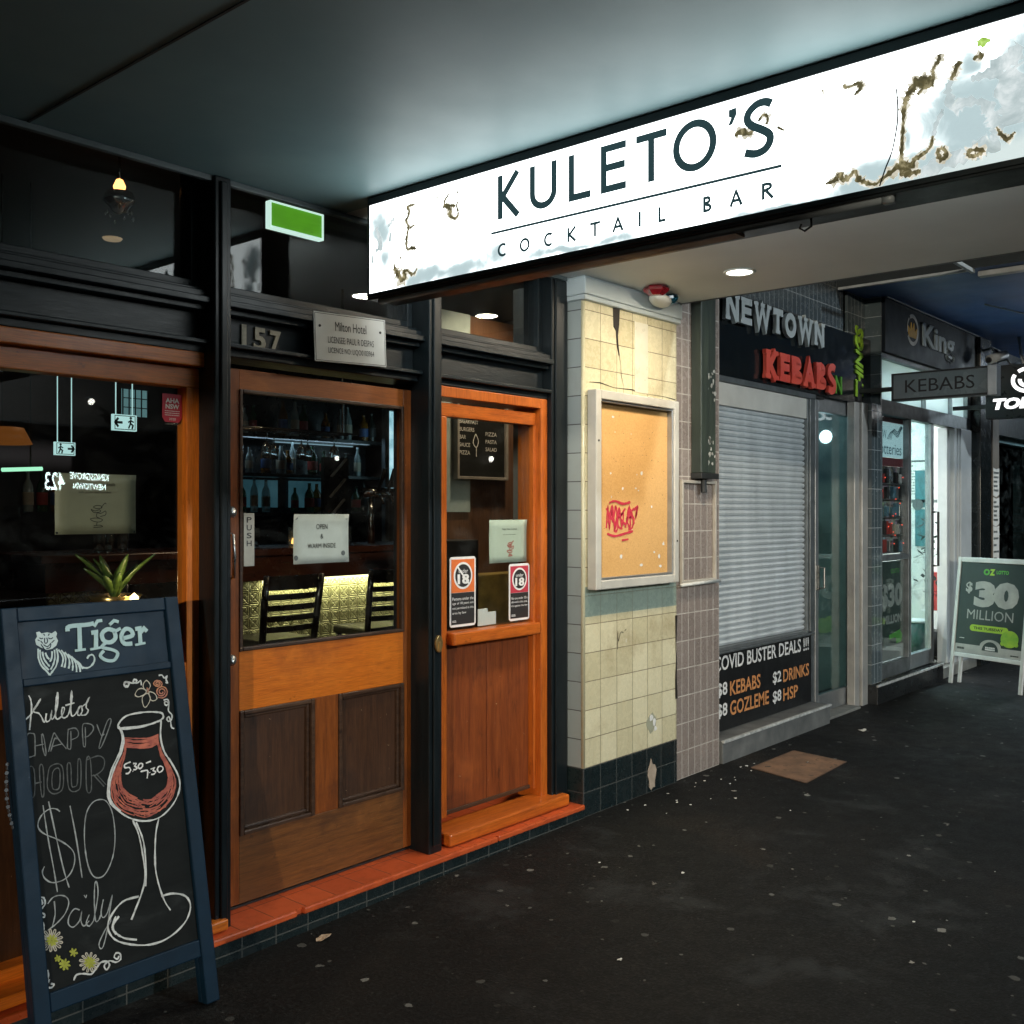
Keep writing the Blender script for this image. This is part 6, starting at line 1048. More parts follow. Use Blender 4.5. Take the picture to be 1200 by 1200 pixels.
g = G(); g.tube([(-2.15, 2.0, 3.3), (-2.15, 2.0, 2.03)], .006, 6); g.build('cord', ink, t)
t = thing('tube_lamp', 'short pale green tube lamp below the orange shade in the left window', 'tube lamp', (-2.05, 2.0, 1.83))
g = G(); g.tube([(-2.15, 2.0, 1.83), (-1.95, 2.0, 1.842)], .010, 8); g.build('tube', emit('lit green tube', (.45, 1, .65), 1.1), t, 0, True)
g = G(); g.tube([(-2.0, 2.02, 1.84), (-2.0, 2.02, 3.3)], .004, 6); g.build('cord', ink, t)
t = thing('side_table', 'small dark round table just inside the left window', 'table', (-2.25, .75, .075))
g = G(); g.lathe([(0, .0), (.30, 0), (.30, .03), (0, .03)], (-2.25, .75, 1.2), 28); g.build('table_top', bar_wood, t, .004)
g = G(); g.tube([(-2.25, .75, .1), (-2.25, .75, 1.2)], .035, 10); g.lathe([(0, 0), (.22, 0), (.20, .02), (.05, .04), (0, .04)], (-2.25, .75, .075), 20); g.build('pedestal', pm('black steel', (.02, .022, .022)), t, 0, True)
t = thing('leafy_plant', 'fleshy green leaves in a low gold dish on the table in the left window', 'plant', (-2.24, .72, 1.231))
g = G(); g.lathe([(0, 0), (.06, 0), (.11, .05), (.105, .05), (.055, .01), (0, .01)], (-2.24, .72, 1.231), 20); g.build('dish', pm('shiny gold dish', (.7, .5, .2), None, 10, .2, 0, .9), t, 0, True)
def leafm():
    m, nt, b = new_mat('fleshy green leaf'); nt.links.new(ramp(nt, noise(nt, coords(nt, (3, 3, 8)), 6, 4), [(.3, (.02, .05, .010)), (.7, (.10, .17, .04))]), b.inputs['Base Color']); b.inputs['Roughness'].default_value = .35; return m
g = G()
for i in range(15):
    an = i*.75+.3; L = .11+.12*random.random(); tip = Vector((math.cos(an)*L*.8, math.sin(an)*L*.5, .10+.09*random.random()))
    b0 = Vector((-2.24, .72, 1.265)); side = Vector((-math.sin(an), math.cos(an), 0))*.016; n = 5
    vs = []; fs = []
    for j in range(n+1):
        q = j/n; p = b0+Vector((tip.x*q, tip.y*q, tip.z*(q**.6))); w = math.sin(math.pi*min(1, q*.85+.12))
        vs += [p-side*w, p+Vector((0, 0, -.012*w)), p+side*w]
    for j in range(n):
        for c in (0, 1): a = j*3+c; fs.append((a, a+1, a+4, a+3))
    g.add(vs, fs)
lf = g.build('leaves', leafm(), t, 0, True); sd = lf.modifiers.new('thickness', 'SOLIDIFY'); sd.thickness = .006
t = thing('tea_light', 'row of small flames in a tea light holder beside the plant in the left window', 'candle', (-2.32, .66, 1.231))
g = G(); g.lathe([(0, 0), (.04, 0), (.045, .03), (.04, .03), (.036, .008), (0, .008)], (-2.22, .60, 1.231), 16); g.build('holder', MATS['shiny gold dish'], t, 0, True)
g = G(); g.lathe([(0, 0), (.02, .004), (.016, .03), (0, .045)], (-2.22, .60, 1.25), 10); g.build('flame', emit('candle flame', (1, .75, .35), 6), t, 0, True)
pl_ = bpy.data.lights.new('candle_light', 'POINT'); pl_.energy = 1.2; pl_.color = (1, .7, .35); pl_.shadow_soft_size = .02
po = bpy.data.objects.new('candle_light', pl_); COL.objects.link(po); po.parent = t; po.location = Vector((-2.22, .56, 1.34))-ORG[t.name]
# menu board and timber screen seen through the sidelight
t = thing('timber_screen', 'tall brown timber partition inside the sidelight', 'partition', (.6, 1.32, .075))
g = G(); g.box(.2, .5, 1.285, 1.297, 1.62, 2.9); g.build('plaster_panel', pm('pale teal plaster', (.34, .42, .42), (.22, .29, .29), 6, .7, .2), t)
g = G(); g.box(.2, 1.5, 1.30, 1.36, .08, 2.9); g.build('boards', wood('mid brown screen timber', (.05, .024, .014), (.13, .068, .038), (.19, .105, .06), 'z', .4, .1), t)
t = thing('menu_board', 'dark menu board with chalked lists hanging high behind the sidelight glass', 'menu board', (.58, 1.25, 1.8))
g = G(); g.frame(.335, .83, 1.83, 2.40, .02, 1.24, 1.28); g.build('frame', pm('grey timber frame', (.3, .29, .27)), t, .003)
g = G(); g.box(.355, .81, 1.26, 1.28, 1.85, 2.38); bd = g.build('slate', slate(), t)
g = G()
for i, s in enumerate(['BREAKFAST', 'BURGERS', 'BAR', 'SAUCE', 'PIZZA']): put_text(g, s, .37, .37+.02*len(s), 2.19-.05*i, 2.215-.05*i, (0, 1.26, 0))
for i, s in enumerate(['PIZZA', 'PASTA', 'SALAD']): put_text(g, s, .62, .62+.022*len(s), 2.12-.05*i, 2.145-.05*i, (0, 1.26, 0))
g.ribbon(spline([(.52, 2.12), (.50, 2.07), (.53, 2.04), (.55, 2.08), (.53, 2.12), (.52, 2.12)]), .006, (0, 1.26, 0), FR, FU); g.ribbon([(.53, 2.04), (.53, 1.98)], .006, (0, 1.26, 0), FR, FU)
g.build('chalk_list', chalk, bd)
t = thing('yellow_counter', 'low yellow lit counter front behind the sidelight glass', 'counter', (.6, 1.1, .075))
g = G(); g.box(.35, .9, 1.12, 1.28, .08, 1.22); g.build('counter_front', pm('yellow speckled laminate', (.40, .31, .09), (.16, .12, .04), 7, .4), t, .005)
t = thing('dark_cabinet', 'dark cabinet standing low behind the left side of the sidelight glass', 'cabinet', (.1, 1.0, .075))
g = G(); g.box(-.12, .27, 1.0, 1.25, .08, 1.45); g.build('cabinet', pm('black laminate', (.015, .016, .017)), t, .005)
# room lamps added to brighten the bar and sidelight interior; discs kept dim
for x, y, e, lb in ((.3, 1.5, 8, 'small round ceiling lamp added over the stools in front of the bar'), (-1.2, 2.7, 9, 'small round ceiling lamp added over the left end of the bar'), (.55, .8, 120, 'small round ceiling lamp added inside behind the sidelight')):
    t = thing('added_ceiling_lamp', lb, 'added ceiling lamp', (x, y, 3.3))
    g = G(); g.lathe([(0, -.012), (.05, -.012), (.06, 0), (0, 0)], (x, y, 3.3), 16); g.build('lamp', emit('dim warm lamp', (1, .7, .4), .25), t)
    ld = bpy.data.lights.new('added_lamp_light', 'SPOT'); ld.energy = e; ld.color = (1, .72, .45); ld.spot_size = R(120); ld.spot_blend = .6; ld.shadow_soft_size = .06
    lo = bpy.data.objects.new('added_lamp_light', ld); COL.objects.link(lo); lo.parent = t; lo.location = (0, 0, -.03)
def frosted(name, c):
    m = bpy.data.materials.new(name); m.use_nodes = True; nt = m.node_tree; b = nt.nodes['Principled BSDF']
    b.inputs['Base Color'].default_value = (*c, 1); b.inputs['Roughness'].default_value = .25
    tl = N(nt, 'BsdfTranslucent'); tl.inputs[0].default_value = (*c, 1); ms = N(nt, 'MixShader'); ms.inputs[0].default_value = .8
    nt.links.new(b.outputs[0], ms.inputs[1]); nt.links.new(tl.outputs[0], ms.inputs[2]); nt.links.new(ms.outputs[0], nt.nodes['Material Output'].inputs[0]); return m
# ------------------------------------------------------------------ kebab shop
kb = thing('kebab_shop', 'closed kebab shop front with a lowered roller shutter and a glazed side door', 'shop', (1.5, 0, 0))
slate_t = tiles('blue grey glazed tile', 'xz', .0755, .165, (.055, .07, .078), (.045, .058, .066), (.20, .22, .23), .003, .16, .3, (.07, .08, .08), (0, 0), .4)
g = G(); g.box(1.50, 3.90, .20, .5, 3.12, 4.2); g.build('upper_tile_wall', slate_t, kb)
g = G(); g.box(1.50, 3.42, .155, .5, 2.515, 3.12); g.box(3.42, 3.90, .26, .5, 2.56, 3.12); g.build('fascia_backing', ink, kb, split=True)
# base ledge
g = G(); g.box(1.50, 3.17, .0, .30, -.1, .145); lg = g.build('ledge', pm('dirty grey concrete ledge', (.16, .165, .16), (.08, .085, .085), 6, .6, .3), kb, .006)
g = G(); g.box(1.50, 3.172, -.012, .012, .132, .149); g.build('white_nosing', pm('worn white edge strip', (.6, .62, .6), (.25, .26, .26), 30, .5), lg, .003)
g = G(); g.box(1.50, 3.10, .165, .30, .145, .69); g.build('lower_wall', ink, kb)
# roller shutter: one rolled sheet of slats
sh_m = pm('pale grey shutter slats', (.54, .58, .595), (.38, .415, .43), 2.2, .42, .06, rvar=.15, stretch=(3.5, 1, .7), chips=((.20, .21, .21), 16, .72))
g = G(); n = 39; z0, z1 = .715, 2.345; pr = []
for i in range(n):
    zz = z0+(z1-z0)*i/n; p = (z1-z0)/n
    pr += [(zz, .172), (zz+.12*p, .160), (zz+.5*p, .153), (zz+.82*p, .160), (zz+.93*p, .172)]
pr.append((z1, .172))
vs = []; fs = []
for z, y in pr: vs += [(1.50, y, z), (3.05, y, z)]
for i in range(len(pr)-1): fs.append((2*i, 2*i+1, 2*i+3, 2*i+2))
g.add(vs, fs); sh_ = g.build('roller_shutter', sh_m, kb, 0, False)
g = G(); g.box(1.50, 3.05, .135, .19, 2.335, 2.49); g.build('shutter_box', pm('off white shutter box', (.62, .61, .56), (.50, .49, .45), 4, .45), kb, .005)
g = G(); g.box(1.50, 3.05, .13, .19, .69, .716); g.build('bottom_bar', alu, sh_, .003)
g = G(); g.box(1.50, 3.17, .115, .24, 2.492, 2.53); g.box(3.05, 3.078, .13, .24, .69, 2.492); g.box(3.082, 3.17, .12, .24, .70, 2.492); g.box(1.50, 3.17, .12, .2, .672, .689)
g.build('window_frame', alu_d, kb, .004)
# door
g = G(); g.box(3.31, 3.37, .18, .23, .02, 2.55); g.box(4.06, 4.22, .18, .23, .02, 2.55); g.box(3.37, 4.06, .18, .23, 2.42, 2.55); g.box(3.37, 4.06, .18, .23, .02, .16)
dr = g.build('door', alu, kb, .004)
g = G(); g.box(3.37, 4.06, .20, .206, .16, 2.42); g.build('pane', glass_t, dr)
g = G(); g.box(3.325, 3.355, .165, .18, 1.0, 1.2); g.tube([(3.34, .165, 1.02), (3.34, .12, 1.02), (3.34, .12, 1.18), (3.34, .165, 1.18)], .008, 8); g.build('door_handle', MATS['worn steel'], dr, .002)
g = G(); g.box(3.17, 3.31, .19, .5, .0, 2.55); g.build('door_jamb', alu_d, kb, .004)
g = G(); g.box(3.90, 4.00, .10, .17, -.05, 2.535); g.box(4.01, 4.13, .08, .5, -.05, 2.535); g.build('corner_post', pm('pale worn aluminium post', (.46, .45, .42), (.30, .30, .29), 5, .45, .1, .3), kb, .006)
g = G(); g.box(3.174, 3.898, .05, .5, -.02, .02); g.build('threshold', pm('worn concrete sill', (.24, .24, .22), (.12, .12, .115), 8, .7, .3), kb, .004)
teal_wall = flat('dim teal interior wall', (.07, .20, .25))
g = G(); g.box(2.55, 2.60, .5, 4.5, 0, 3.0); g.box(2.55, 6.2, 4.5, 4.6, 0, 3.0); g.box(4.33, 4.36, .5, 4.5, 0, 3.0); g.build('interior_wall', teal_wall, kb, split=True)
g = G(); g.box(2.55, 4.33, .3, 4.5, 2.95, 3.0); g.build('interior_ceiling', teal_wall, kb)
g = G(); g.box(2.55, 4.33, .5, 4.5, 0, .03); g.build('interior_floor', flat('dim floor tile', (.08, .1, .1)), kb)
# things inside the door
t = thing('stand_in_globe', 'white glowing globe added behind the kebab shop door glass for a reflected circle', 'stand-in globe', (4.08, .40, 2.95))  # globe added inside, standing in for a circle reflected in the glass
g = G(); r_ = .062; g.lathe([(r_*math.sin(math.pi*i/12), -r_*math.cos(math.pi*i/12)) for i in range(13)], (4.034, .40, 2.264), 24); g.build('globe', emit('lit white globe', (.92, 1, 1), 5), t, 0, True)
g = G(); g.tube([(4.034, .40, 2.32), (4.034, .40, 2.95)], .004, 6); g.build('cord', ink, t)
ld = bpy.data.lights.new('globe_fill_light', 'POINT'); ld.energy = 16; ld.color = (.7, .95, 1); ld.shadow_soft_size = .08  # point light added away from the globe to brighten the shop interior
lo = bpy.data.objects.new('globe_fill_light', ld); COL.objects.link(lo); lo.parent = t; lo.location = Vector((3.7, 1.1, 2.6))-ORG[t.name]
t = thing('tall_fridge', 'tall drinks fridge dim behind the kebab shop door', 'fridge', (4.1, 1.6, .03))
g = G(); g.box(3.95, 4.32, 1.3, 2.1, .03, 2.0); g.build('case', pm('grey fridge case', (.2, .25, .26)), t, .01)
g = G()
for z in (.4, .75, 1.1, 1.45, 1.75): g.box(3.945, 3.95, 1.33, 2.07, z, z+.012)
g.build('shelf', alu, t, split=True)
g = G(); rs = random.Random(2)
for z in (.41, .76, 1.11, 1.46):
    for i in range(9): y = 1.37+i*.078; g.lathe([(0, 0), (.028, 0), (.028, .12), (.012, .17), (0, .17)], (3.92, y, z), 8)
g.build('drink_bottle', pm('mixed drinks', (.35, .10, .06), (.05, .18, .2), 14, .3), t, split=True)
t = thing('folding_trestle', 'white folding trestle leg standing inside the kebab shop door', 'trestle', (3.9, .55, .03))
g = G(); g.tube([(3.80, .5, .45), (3.97, .55, 1.55)], .014, 8); g.box(3.68, 4.0, .48, .62, 1.56, 1.585); g.tube([(3.86, .5, .95), (3.70, .6, .80)], .006, 6); g.box(3.9, 3.98, .5, .58, .72, .85); g.build('trestle', pm('white enamel tube', (.5, .58, .6)), t, .002)
t = thing('service_counter', 'glass topped counter dim inside the kebab shop door', 'counter', (3.3, .9, .03))
g = G(); g.box(3.0, 3.85, 1.0, 1.5, .03, 1.0); g.build('counter', pm('stainless front', (.25, .3, .32), None, 5, .3, 0, .6), t, .01)
g = G(); g.box(3.0, 3.85, 1.0, 1.3, 1.0, 1.3); g.build('glass_case', glass_t, t)
t = thing('card_terminal', 'small pale card machine by the handle of the kebab shop door', 'card machine', (3.52, .5, 1.0))
g = G(); g.box(3.47, 3.57, .30, .34, 1.10, 1.35); g.build('case', pm('cream plastic', (.5, .42, .32)), t, .006)

# fascia sign with slab lettering
sg = thing('shop_sign', 'black fascia sign with grey and red slab letters over the kebab shop shutter', 'shop sign', (2.7, .15, 2.54))
g = G(); g.box(1.50, 4.33, .135, .154, 2.535, 3.10); g.build('panel', pm('black acrylic panel', (.010, .013, .014), None, 5, .15), sg, .002)
def slab(g, ch, x0, x1, z0, z1, w, sw, y, lift0):
    """capital with slab serifs, raised off the board"""
    st = glyph(ch, x0+sw, x1-sw, z0, z1, w); k = 0; H = z1-z0; sh2 = w*.55
    for pl in st: g.ribbon(pl, w, (0, y, 0), FR, FU, lift0+k); k += .0003
    def foot(x, z, up): g.ribbon([(x-w*.5-sw, z+(sh2/2 if up else -sh2/2)), (x+w*.5+sw, z+(sh2/2 if up else -sh2/2))], sh2, (0, y, 0), FR, FU, lift0+.002)
    h = w/2; a, b, m = x0+sw+h, x1-sw-h, (x0+x1)/2
    if ch == 'N': foot(a, z0, 1); foot(a, z1, 0); foot(b, z1, 0)
    if ch == 'E': foot(a, z0, 1); foot(a, z1, 0); g.ribbon([(x1-sw-h*.6, z0), (x1-sw-h*.6, z0+H*.26)], w*.6, (0, y, 0), FR, FU, lift0+.002); g.ribbon([(x1-sw-h*.6, z1), (x1-sw-h*.6, z1-H*.26)], w*.6, (0, y, 0), FR, FU, lift0+.002)
    if ch == 'W': foot(a, z1, 0); foot(b, z1, 0); foot(m, z1, 0)
    if ch == 'T': foot(m, z0, 1); g.ribbon([(x0+sw+h*.6, z1), (x0+sw+h*.6, z1-H*.28)], w*.6, (0, y, 0), FR, FU, lift0+.002); g.ribbon([(x1-sw-h*.6, z1), (x1-sw-h*.6, z1-H*.28)], w*.6, (0, y, 0), FR, FU, lift0+.002)
    if ch == 'K': foot(a, z0, 1); foot(a, z1, 0); foot(x1-sw-h, z0, 1); foot(x1-sw-h*1.4, z1, 0)
    if ch == 'B': foot(a, z0, 1); foot(a, z1, 0)
    if ch == 'A': foot(x0+sw+h*.7, z0, 1); foot(x1-sw-h*.7, z0, 1)
def slabword(s, x0, x1, za, zb, w, m, nm, ratio):
    tot = sum(ratio); x = x0; g = G(); gap = (x1-x0)*.012
    for ch, r in zip(s, ratio):
        wd = (x1-x0-gap*(len(s)-1))*r/tot; slab(g, ch, x, x+wd, za, zb, w, w*.22, .135, .03); x += wd+gap
    o = g.build(nm, m, sg); sd = o.modifiers.new('raised', 'SOLIDIFY'); sd.thickness = .028; sd.offset = 0
    return o
slabword('NEWTOWN', 1.70, 3.28, 2.905, 3.085, .046, pm('grey raised letter', (.48, .52, .52), (.36, .40, .40), 6, .4), 'grey_letters', [1, .85, 1.35, .9, 1.05, 1.35, 1])
slabword('KEBABS', 2.28, 3.50, 2.57, 2.775, .056, pm('red raised letter', (.78, .10, .06), (.66, .07, .05), 6, .35), 'red_letters', [1, .85, .95, 1, .95, .8])
g = G(); put_text(g, 'N', 3.56, 3.69, 2.575, 2.72, (0, .135, 0), lift=.002, depth=.012, bold=.02); g.build('green_letter', flat('green sign paint', (.10, .33, .03)), sg)
g = G(); put_text(g, 'THINGS', 0, .60, 0, .16, (4.14, .135, 2.585), (0, 0, 1), (-1, 0, 0), lift=.002, depth=.010, bold=.035, shear=.25); g.build('lime_letters', flat('lime sign paint', (.36, .62, .04)), sg)
# deals banner under the shutter
bn = thing('deals_banner', 'black banner of lettered food deals under the roller shutter', 'banner', (2.3, .15, .15))
g = G(); g.box(1.505, 3.16, .148, .164, .15, .668); g.build('panel', pm('black vinyl banner', (.012, .013, .014), None, 6, .4), bn, .002)
oc = (0, .148, 0)
g = G(); put_text(g, 'COVID BUSTER DEALS !!!', 1.655, 3.11, .555, .655, oc, lift=.001, bold=.015)
put_text(g, '$8', 1.69, 1.828, .375, .475, oc, lift=.001, bold=.02); put_text(g, '$8', 1.69, 1.828, .235, .335, oc, lift=.001, bold=.02)
put_text(g, '$2', 2.503, 2.64, .36, .455, oc, lift=.001, bold=.02); put_text(g, '$8', 2.503, 2.64, .22, .315, oc, lift=.001, bold=.02)
g.build('white_lettering', white_p, bn, split=True)
g = G(); put_text(g, 'KEBABS', 1.866, 2.31, .37, .47, oc, lift=.001, bold=.02); put_text(g, 'GOZLEME', 1.866, 2.44, .235, .335, oc, lift=.001, bold=.02)
put_text(g, 'DRINKS', 2.672, 3.115, .36, .455, oc, lift=.001, bold=.02); put_text(g, 'HSP', 2.672, 2.92, .22, .315, oc, lift=.001, bold=.02)
g.build('orange_lettering', flat('orange banner ink', (.62, .26, .09)), bn, split=True)

# projecting KEBABS sign on its bracket
ps = thing('projecting_sign', 'grey box sign lettered kebabs on a black bracket over the footpath', 'projecting sign', (4.06, 0, 2.64))
g = G(); g.box(4.04, 4.075, -.16, .14, 2.615, 2.65); g.box(4.02, 4.10, .12, .14, 2.55, 2.72); g.build('bracket', pm('black steel', (.02, .022, .022)), ps, .003)
g = G(); g.box(4.01, 4.11, -.17, -.16, 2.528, 2.752); g.box(4.01, 4.11, -.90, -.17, 2.738, 2.752); g.box(4.01, 4.11, -.90, -.17, 2.528, 2.545); g.build('box_frame', pm('black steel', (.02, .022, .022)), ps, .002)
g = G(); g.box(4.015, 4.105, -.535, -.175, 2.545, 2.738); g.box(4.015, 4.105, -.90, -.538, 2.545, 2.738); g.build('face', pm('grey acrylic face', (.22, .27, .28), (.18, .225, .235), 4, .25), ps, .001, split=True)
g = G(); g.box(4.005, 4.115, -.97, -.90, 2.522, 2.758); g.build('end_cap', alu, ps, .004)
g = G(); put_text(g, 'KEBABS', .27, .805, 2.588, 2.692, (4.015, 0, 0), (0, -1, 0), FU, lift=.001); g.build('lettering', ink, ps)

# ------------------------------------------------------------------ lottery and tobacco shop
lt = thing('lottery_shop', 'brightly lit corner shop with lottery posters, tiled column and an open glass door', 'shop', (4.4, 0, 0))
col_t = tiles('glossy blue grey column tile', 'xz', .0755, .165, (.09, .115, .125), (.07, .095, .105), (.32, .36, .37), .003, .08, .2, (.05, .06, .06), (-.02, 0), .4)
g = G(); g.box(4.135, 4.36, .05, .4, .165, 2.535); g.box(4.337, 4.36, .05, .4, 2.535, 4.2); g.build('tile_column', col_t, lt)
g = G(); g.box(3.96, 4.37, .19, .5, 3.0, 4.2); g.build('upper_tile_wall', col_t, lt)
g = G(); g.box(4.135, 5.82, .0, .4, -.1, .155); pb = g.build('plinth', pm('black plinth tile', (.02, .022, .023), None, 6, .3, .1), lt, .006)
g = G(); g.box(4.132, 5.825, -.008, .01, .145, .165); g.build('white_nosing', MATS['worn white edge strip'], pb, .003)
g = G(); g.box(5.83, 9.0, .02, .5, -.1, .10); g.build('door_step', pm('pale worn step', (.25, .25, .22), (.14, .14, .13), 6, .6, .2), lt, .006)
g = G()
g.box(4.362, 4.46, .08, .16, .165, 2.47); g.box(5.10, 5.14, .08, .16, .165, 2.47); g.box(4.46, 5.10, .08, .16, 1.19, 1.24); g.box(4.46, 5.10, .08, .16, .165, .29); g.box(4.362, 6.9, .07, .16, 2.47, 2.60); g.box(4.362, 6.9, .06, .16, 2.955, 3.0)
g.build('window_frame', alu_d, lt, .004)
g = G(); g.box(5.52, 5.535, .07, .16, 2.6, 2.955); g.box(6.3, 6.315, .07, .16, 2.6, 2.955); g.box(6.8, 6.9, .07, .16, 2.6, 2.955); g.build('transom_bar', alu, lt, split=True)
g = G(); g.box(4.362, 6.8, .11, .116, 2.6, 2.955); g.build('transom_pane', frosted('pale frosted glass', (.80, .90, .92)), lt)
g = G(); g.box(4.46, 5.10, .11, .116, .29, 2.47); g.build('pane', glass_m, lt)
# fixed glass panel and the open door leaf
g = G(); g.box(5.14, 5.20, .09, .15, .165, 2.47); g.box(5.74, 5.82, .09, .15, .165, 2.47); g.box(5.20, 5.74, .09, .15, .165, .30); lv = g.build('glass_door', alu, lt, .004)
g = G(); g.box(5.20, 5.74, .115, .121, .30, 2.47); g.build('pane', glass('greenish shop glass', (.80, .92, .92), 1.5, .22), lv)
g = G(); g.tube([(5.79, .09, 1.1), (5.79, .04, 1.1), (5.79, .04, 1.62), (5.79, .09, 1.62)], .012, 8); g.build('door_handle', ink, lv)
white_w = pm('pale shop wall', (.74, .75, .73), (.66, .67, .65), 2, .6)
g = G()
for x0, x1, y in ((6.25, 6.33, .10), (6.35, 6.42, .06), (6.44, 6.47, .05), (6.49, 6.84, .04)): g.box(x0, x1, y, .2, .10, 2.47)
g.build('door_jamb', pm('pale grey jamb', (.55, .58, .58), (.42, .45, .46), 3, .45), lt, .006, split=True)
g = G(); g.box(6.88, 6.94, .205, 4.6, .1, 3.0); g.box(4.36, 6.88, 4.5, 4.6, .1, 3.0); g.box(4.36, 4.40, .42, 4.5, .1, 3.0); g.build('interior_wall', white_w, lt, split=True)
g = G(); g.box(4.4, 6.94, .2, 4.5, 3.0, 3.05); g.build('interior_ceiling', white_w, lt)
g = G(); g.box(4.4, 6.88, .4, 4.5, .10, .13); g.build('interior_floor', pm('yellowed floor tile', (.6, .55, .32), (.5, .46, .28), 5, .35), lt)
g = G(); g.box(3.96, 9.5, .21, .5, 3.0, 4.2); g.build('upper_wall', pm('dark upper wall', (.03, .035, .04)), lt)
for i, (x, y) in enumerate(((5.4, 1.3), (6.5, 1.3), (5.9, 2.9))):
    t = thing('fluorescent_lamp', ('bright white ceiling tube lamp left in the lottery shop', 'bright white ceiling tube lamp right in the lottery shop', 'bright white ceiling tube lamp at the back of the lottery shop')[i], 'fluorescent lamp', (x, y, 3.0))
    g = G(); g.box(x-.5, x+.5, y-.07, y+.07, 2.95, 2.998); g.build('lamp_case', cream_paint, t, .004)
    g = G(); g.tube([(x-.48, y-.03, 2.935), (x+.48, y-.03, 2.935)], .013, 8); g.tube([(x-.48, y+.03, 2.935), (x+.48, y+.03, 2.935)], .013, 8); g.build('tube', emit('lit cool tube', (.85, .97, 1), 9), t, 0, True)
    area('tube_light', (x, y, 2.91), (0, 0, 0), .95, .1, 75, (.85, .96, 1), t)
# posters and stock in the window
def poster(name, label, x0, x1, z0, z1, y, m, group=None):
    t = thing(name, label, 'poster', ((x0+x1)/2, y, z0)); g = G(); g.box(x0, x1, y, y+.004, z0, z1); g.build('sheet', m, t); return t
dk_green = pm('dark green grey poster', (.026, .042, .039), (.018, .031, .029), 4, .4)
silver = pm('silver poster ink', (.42, .42, .39), (.26, .27, .26), 7, .45); lime = flat('lime poster ink', (.34, .55, .04)); green_i = flat('green poster ink', (.10, .42, .05))
t = thing('lotteries_sign', 'pale blue lit sign reading lotteries at the top of the shop window', 'sign', (4.85, .14, 2.14))
g = G(); g.box(4.465, 5.095, .13, .16, 2.11, 2.42); g.build('panel', emit('lit pale blue panel', (.50, .78, .82), .62), t)
g = G(); put_text(g, 'lotteries', 4.50, 5.05, 2.135, 2.235, (0, .13, 0)); put_text(g, 'NSW', 4.49, 4.68, 2.27, 2.35, (0, .13, 0))
for k in range(4): g.ribbon(spline([(4.70+.03*k, 2.27), (4.80+.02*k, 2.34+.008*k), (4.95, 2.30+.015*k), (5.03, 2.36+.012*k), (5.08, 2.39)], 4), .009, (0, .13, 0), FR, FU, .001+k*.0001)
g.build('print', flat('dark blue sign ink', (.03, .14, .19)), t)
g = G(); g.box(4.465, 5.095, .13, .16, 2.03, 2.105); g.box(4.465, 5.095, .13, .16, 2.425, 2.468); g.build('red_band', flat('dark red band', (.20, .04, .045)), t)
def collage():
    m, nt, b = new_mat('crowded magazine covers'); v = coords(nt, (1, 1, 1))
    vo = N(nt, 'TexVoronoi', distance='CHEBYCHEV'); vo.inputs['Scale'].default_value = 11; nt.links.new(v, vo.inputs['Vector'])
    hs = N(nt, 'HueSaturation'); nt.links.new(vo.outputs['Color'], hs.inputs['Color']); hs.inputs['Saturation'].default_value = .45; hs.inputs['Value'].default_value = .6
    c = mix(nt, smooth(nt, noise(nt, v, 26, 6, .7), .45, .6), hs.outputs[0], (.35, .33, .32)); c = mix(nt, smooth(nt, noise(nt, coords(nt, (1, 1, 1), (3, 3, 3)), 12, 5, .7), .5, .58), c, (.05, .05, .055))
    c = mix(nt, smooth(nt, noise(nt, coords(nt, (1, 1, 1), (7, 3, 1)), 9, 3, .6), .66, .7), c, (.55, .05, .04))
    nt.links.new(c, b.inputs['Base Color']); b.inputs['Roughness'].default_value = .3; return m
t = thing('magazine_rack', 'crowded rack of small goods and magazines in the lottery shop window', 'rack', (4.85, .2, 1.24))
g = G(); g.box(4.47, 5.19, .165, .18, 1.25, 2.03); g.build('rack_back', collage(), t)
cm = MATS.get('x') or [pm('red packet', (.42, .06, .05)), pm('white packet', (.7, .7, .66)), pm('cream packet', (.6, .55, .45)), pm('blue packet', (.12, .25, .32)), pm('black packet', (.03, .03, .03)), pm('silver packet', (.4, .42, .42), None, 9, .2, 0, .6)]
rs = random.Random(6)
for j, z in enumerate((1.26, 1.42, 1.58, 1.74, 1.88)):
    for i in range(8):
        if rs.random() < .3: continue
        g = G(); x = 4.475+i*.077; w = rs.uniform(.05, .075); h = rs.uniform(.08, .13); g.box(x, x+w, .128+rs.uniform(0, .015), .162, z, z+h); g.build('packet', rs.choice(cm), t, .003)
g = G()
for z in (1.255, 1.415, 1.575, 1.735, 1.875): g.box(4.47, 5.09, .125, .163, z-.006, z)
g.build('shelf', alu, t, split=True)
t = thing('lamp_string', 'string of small glowing red lights hung in the lottery shop window', 'light string', (4.7, .13, 1.7))
g = G(); rs = random.Random(10)
for i in range(16): g.lathe([(0, 0), (.005, .003), (.005, .009), (0, .012)], (rs.uniform(4.48, 5.08), .121, rs.uniform(1.3, 1.95)), 6)
g.build('bulb', emit('red glowing bulb', (1, .10, .05), 2), t, split=True)
g = G(); g.ribbon(spline([(4.48, 1.9), (4.7, 1.6), (4.95, 1.75), (5.08, 1.35)]), .003, (0, .1225, 0), FR, FU); g.build('wire', ink, t)
t = poster('lottery_poster', 'dark lottery poster reading 30 million low in the shop window', 4.47, 5.14, .30, 1.18, .127, dk_green)
g = G(); put_text(g, '$30', 4.52, 5.06, .74, .98, (0, .127, 0), bold=.05); put_text(g, 'MILLION', 4.60, 5.04, .62, .70, (0, .127, 0), bold=.04); g.box(4.47, 5.09, .125, .127, .30, .42); g.build('silver_print', silver, t)
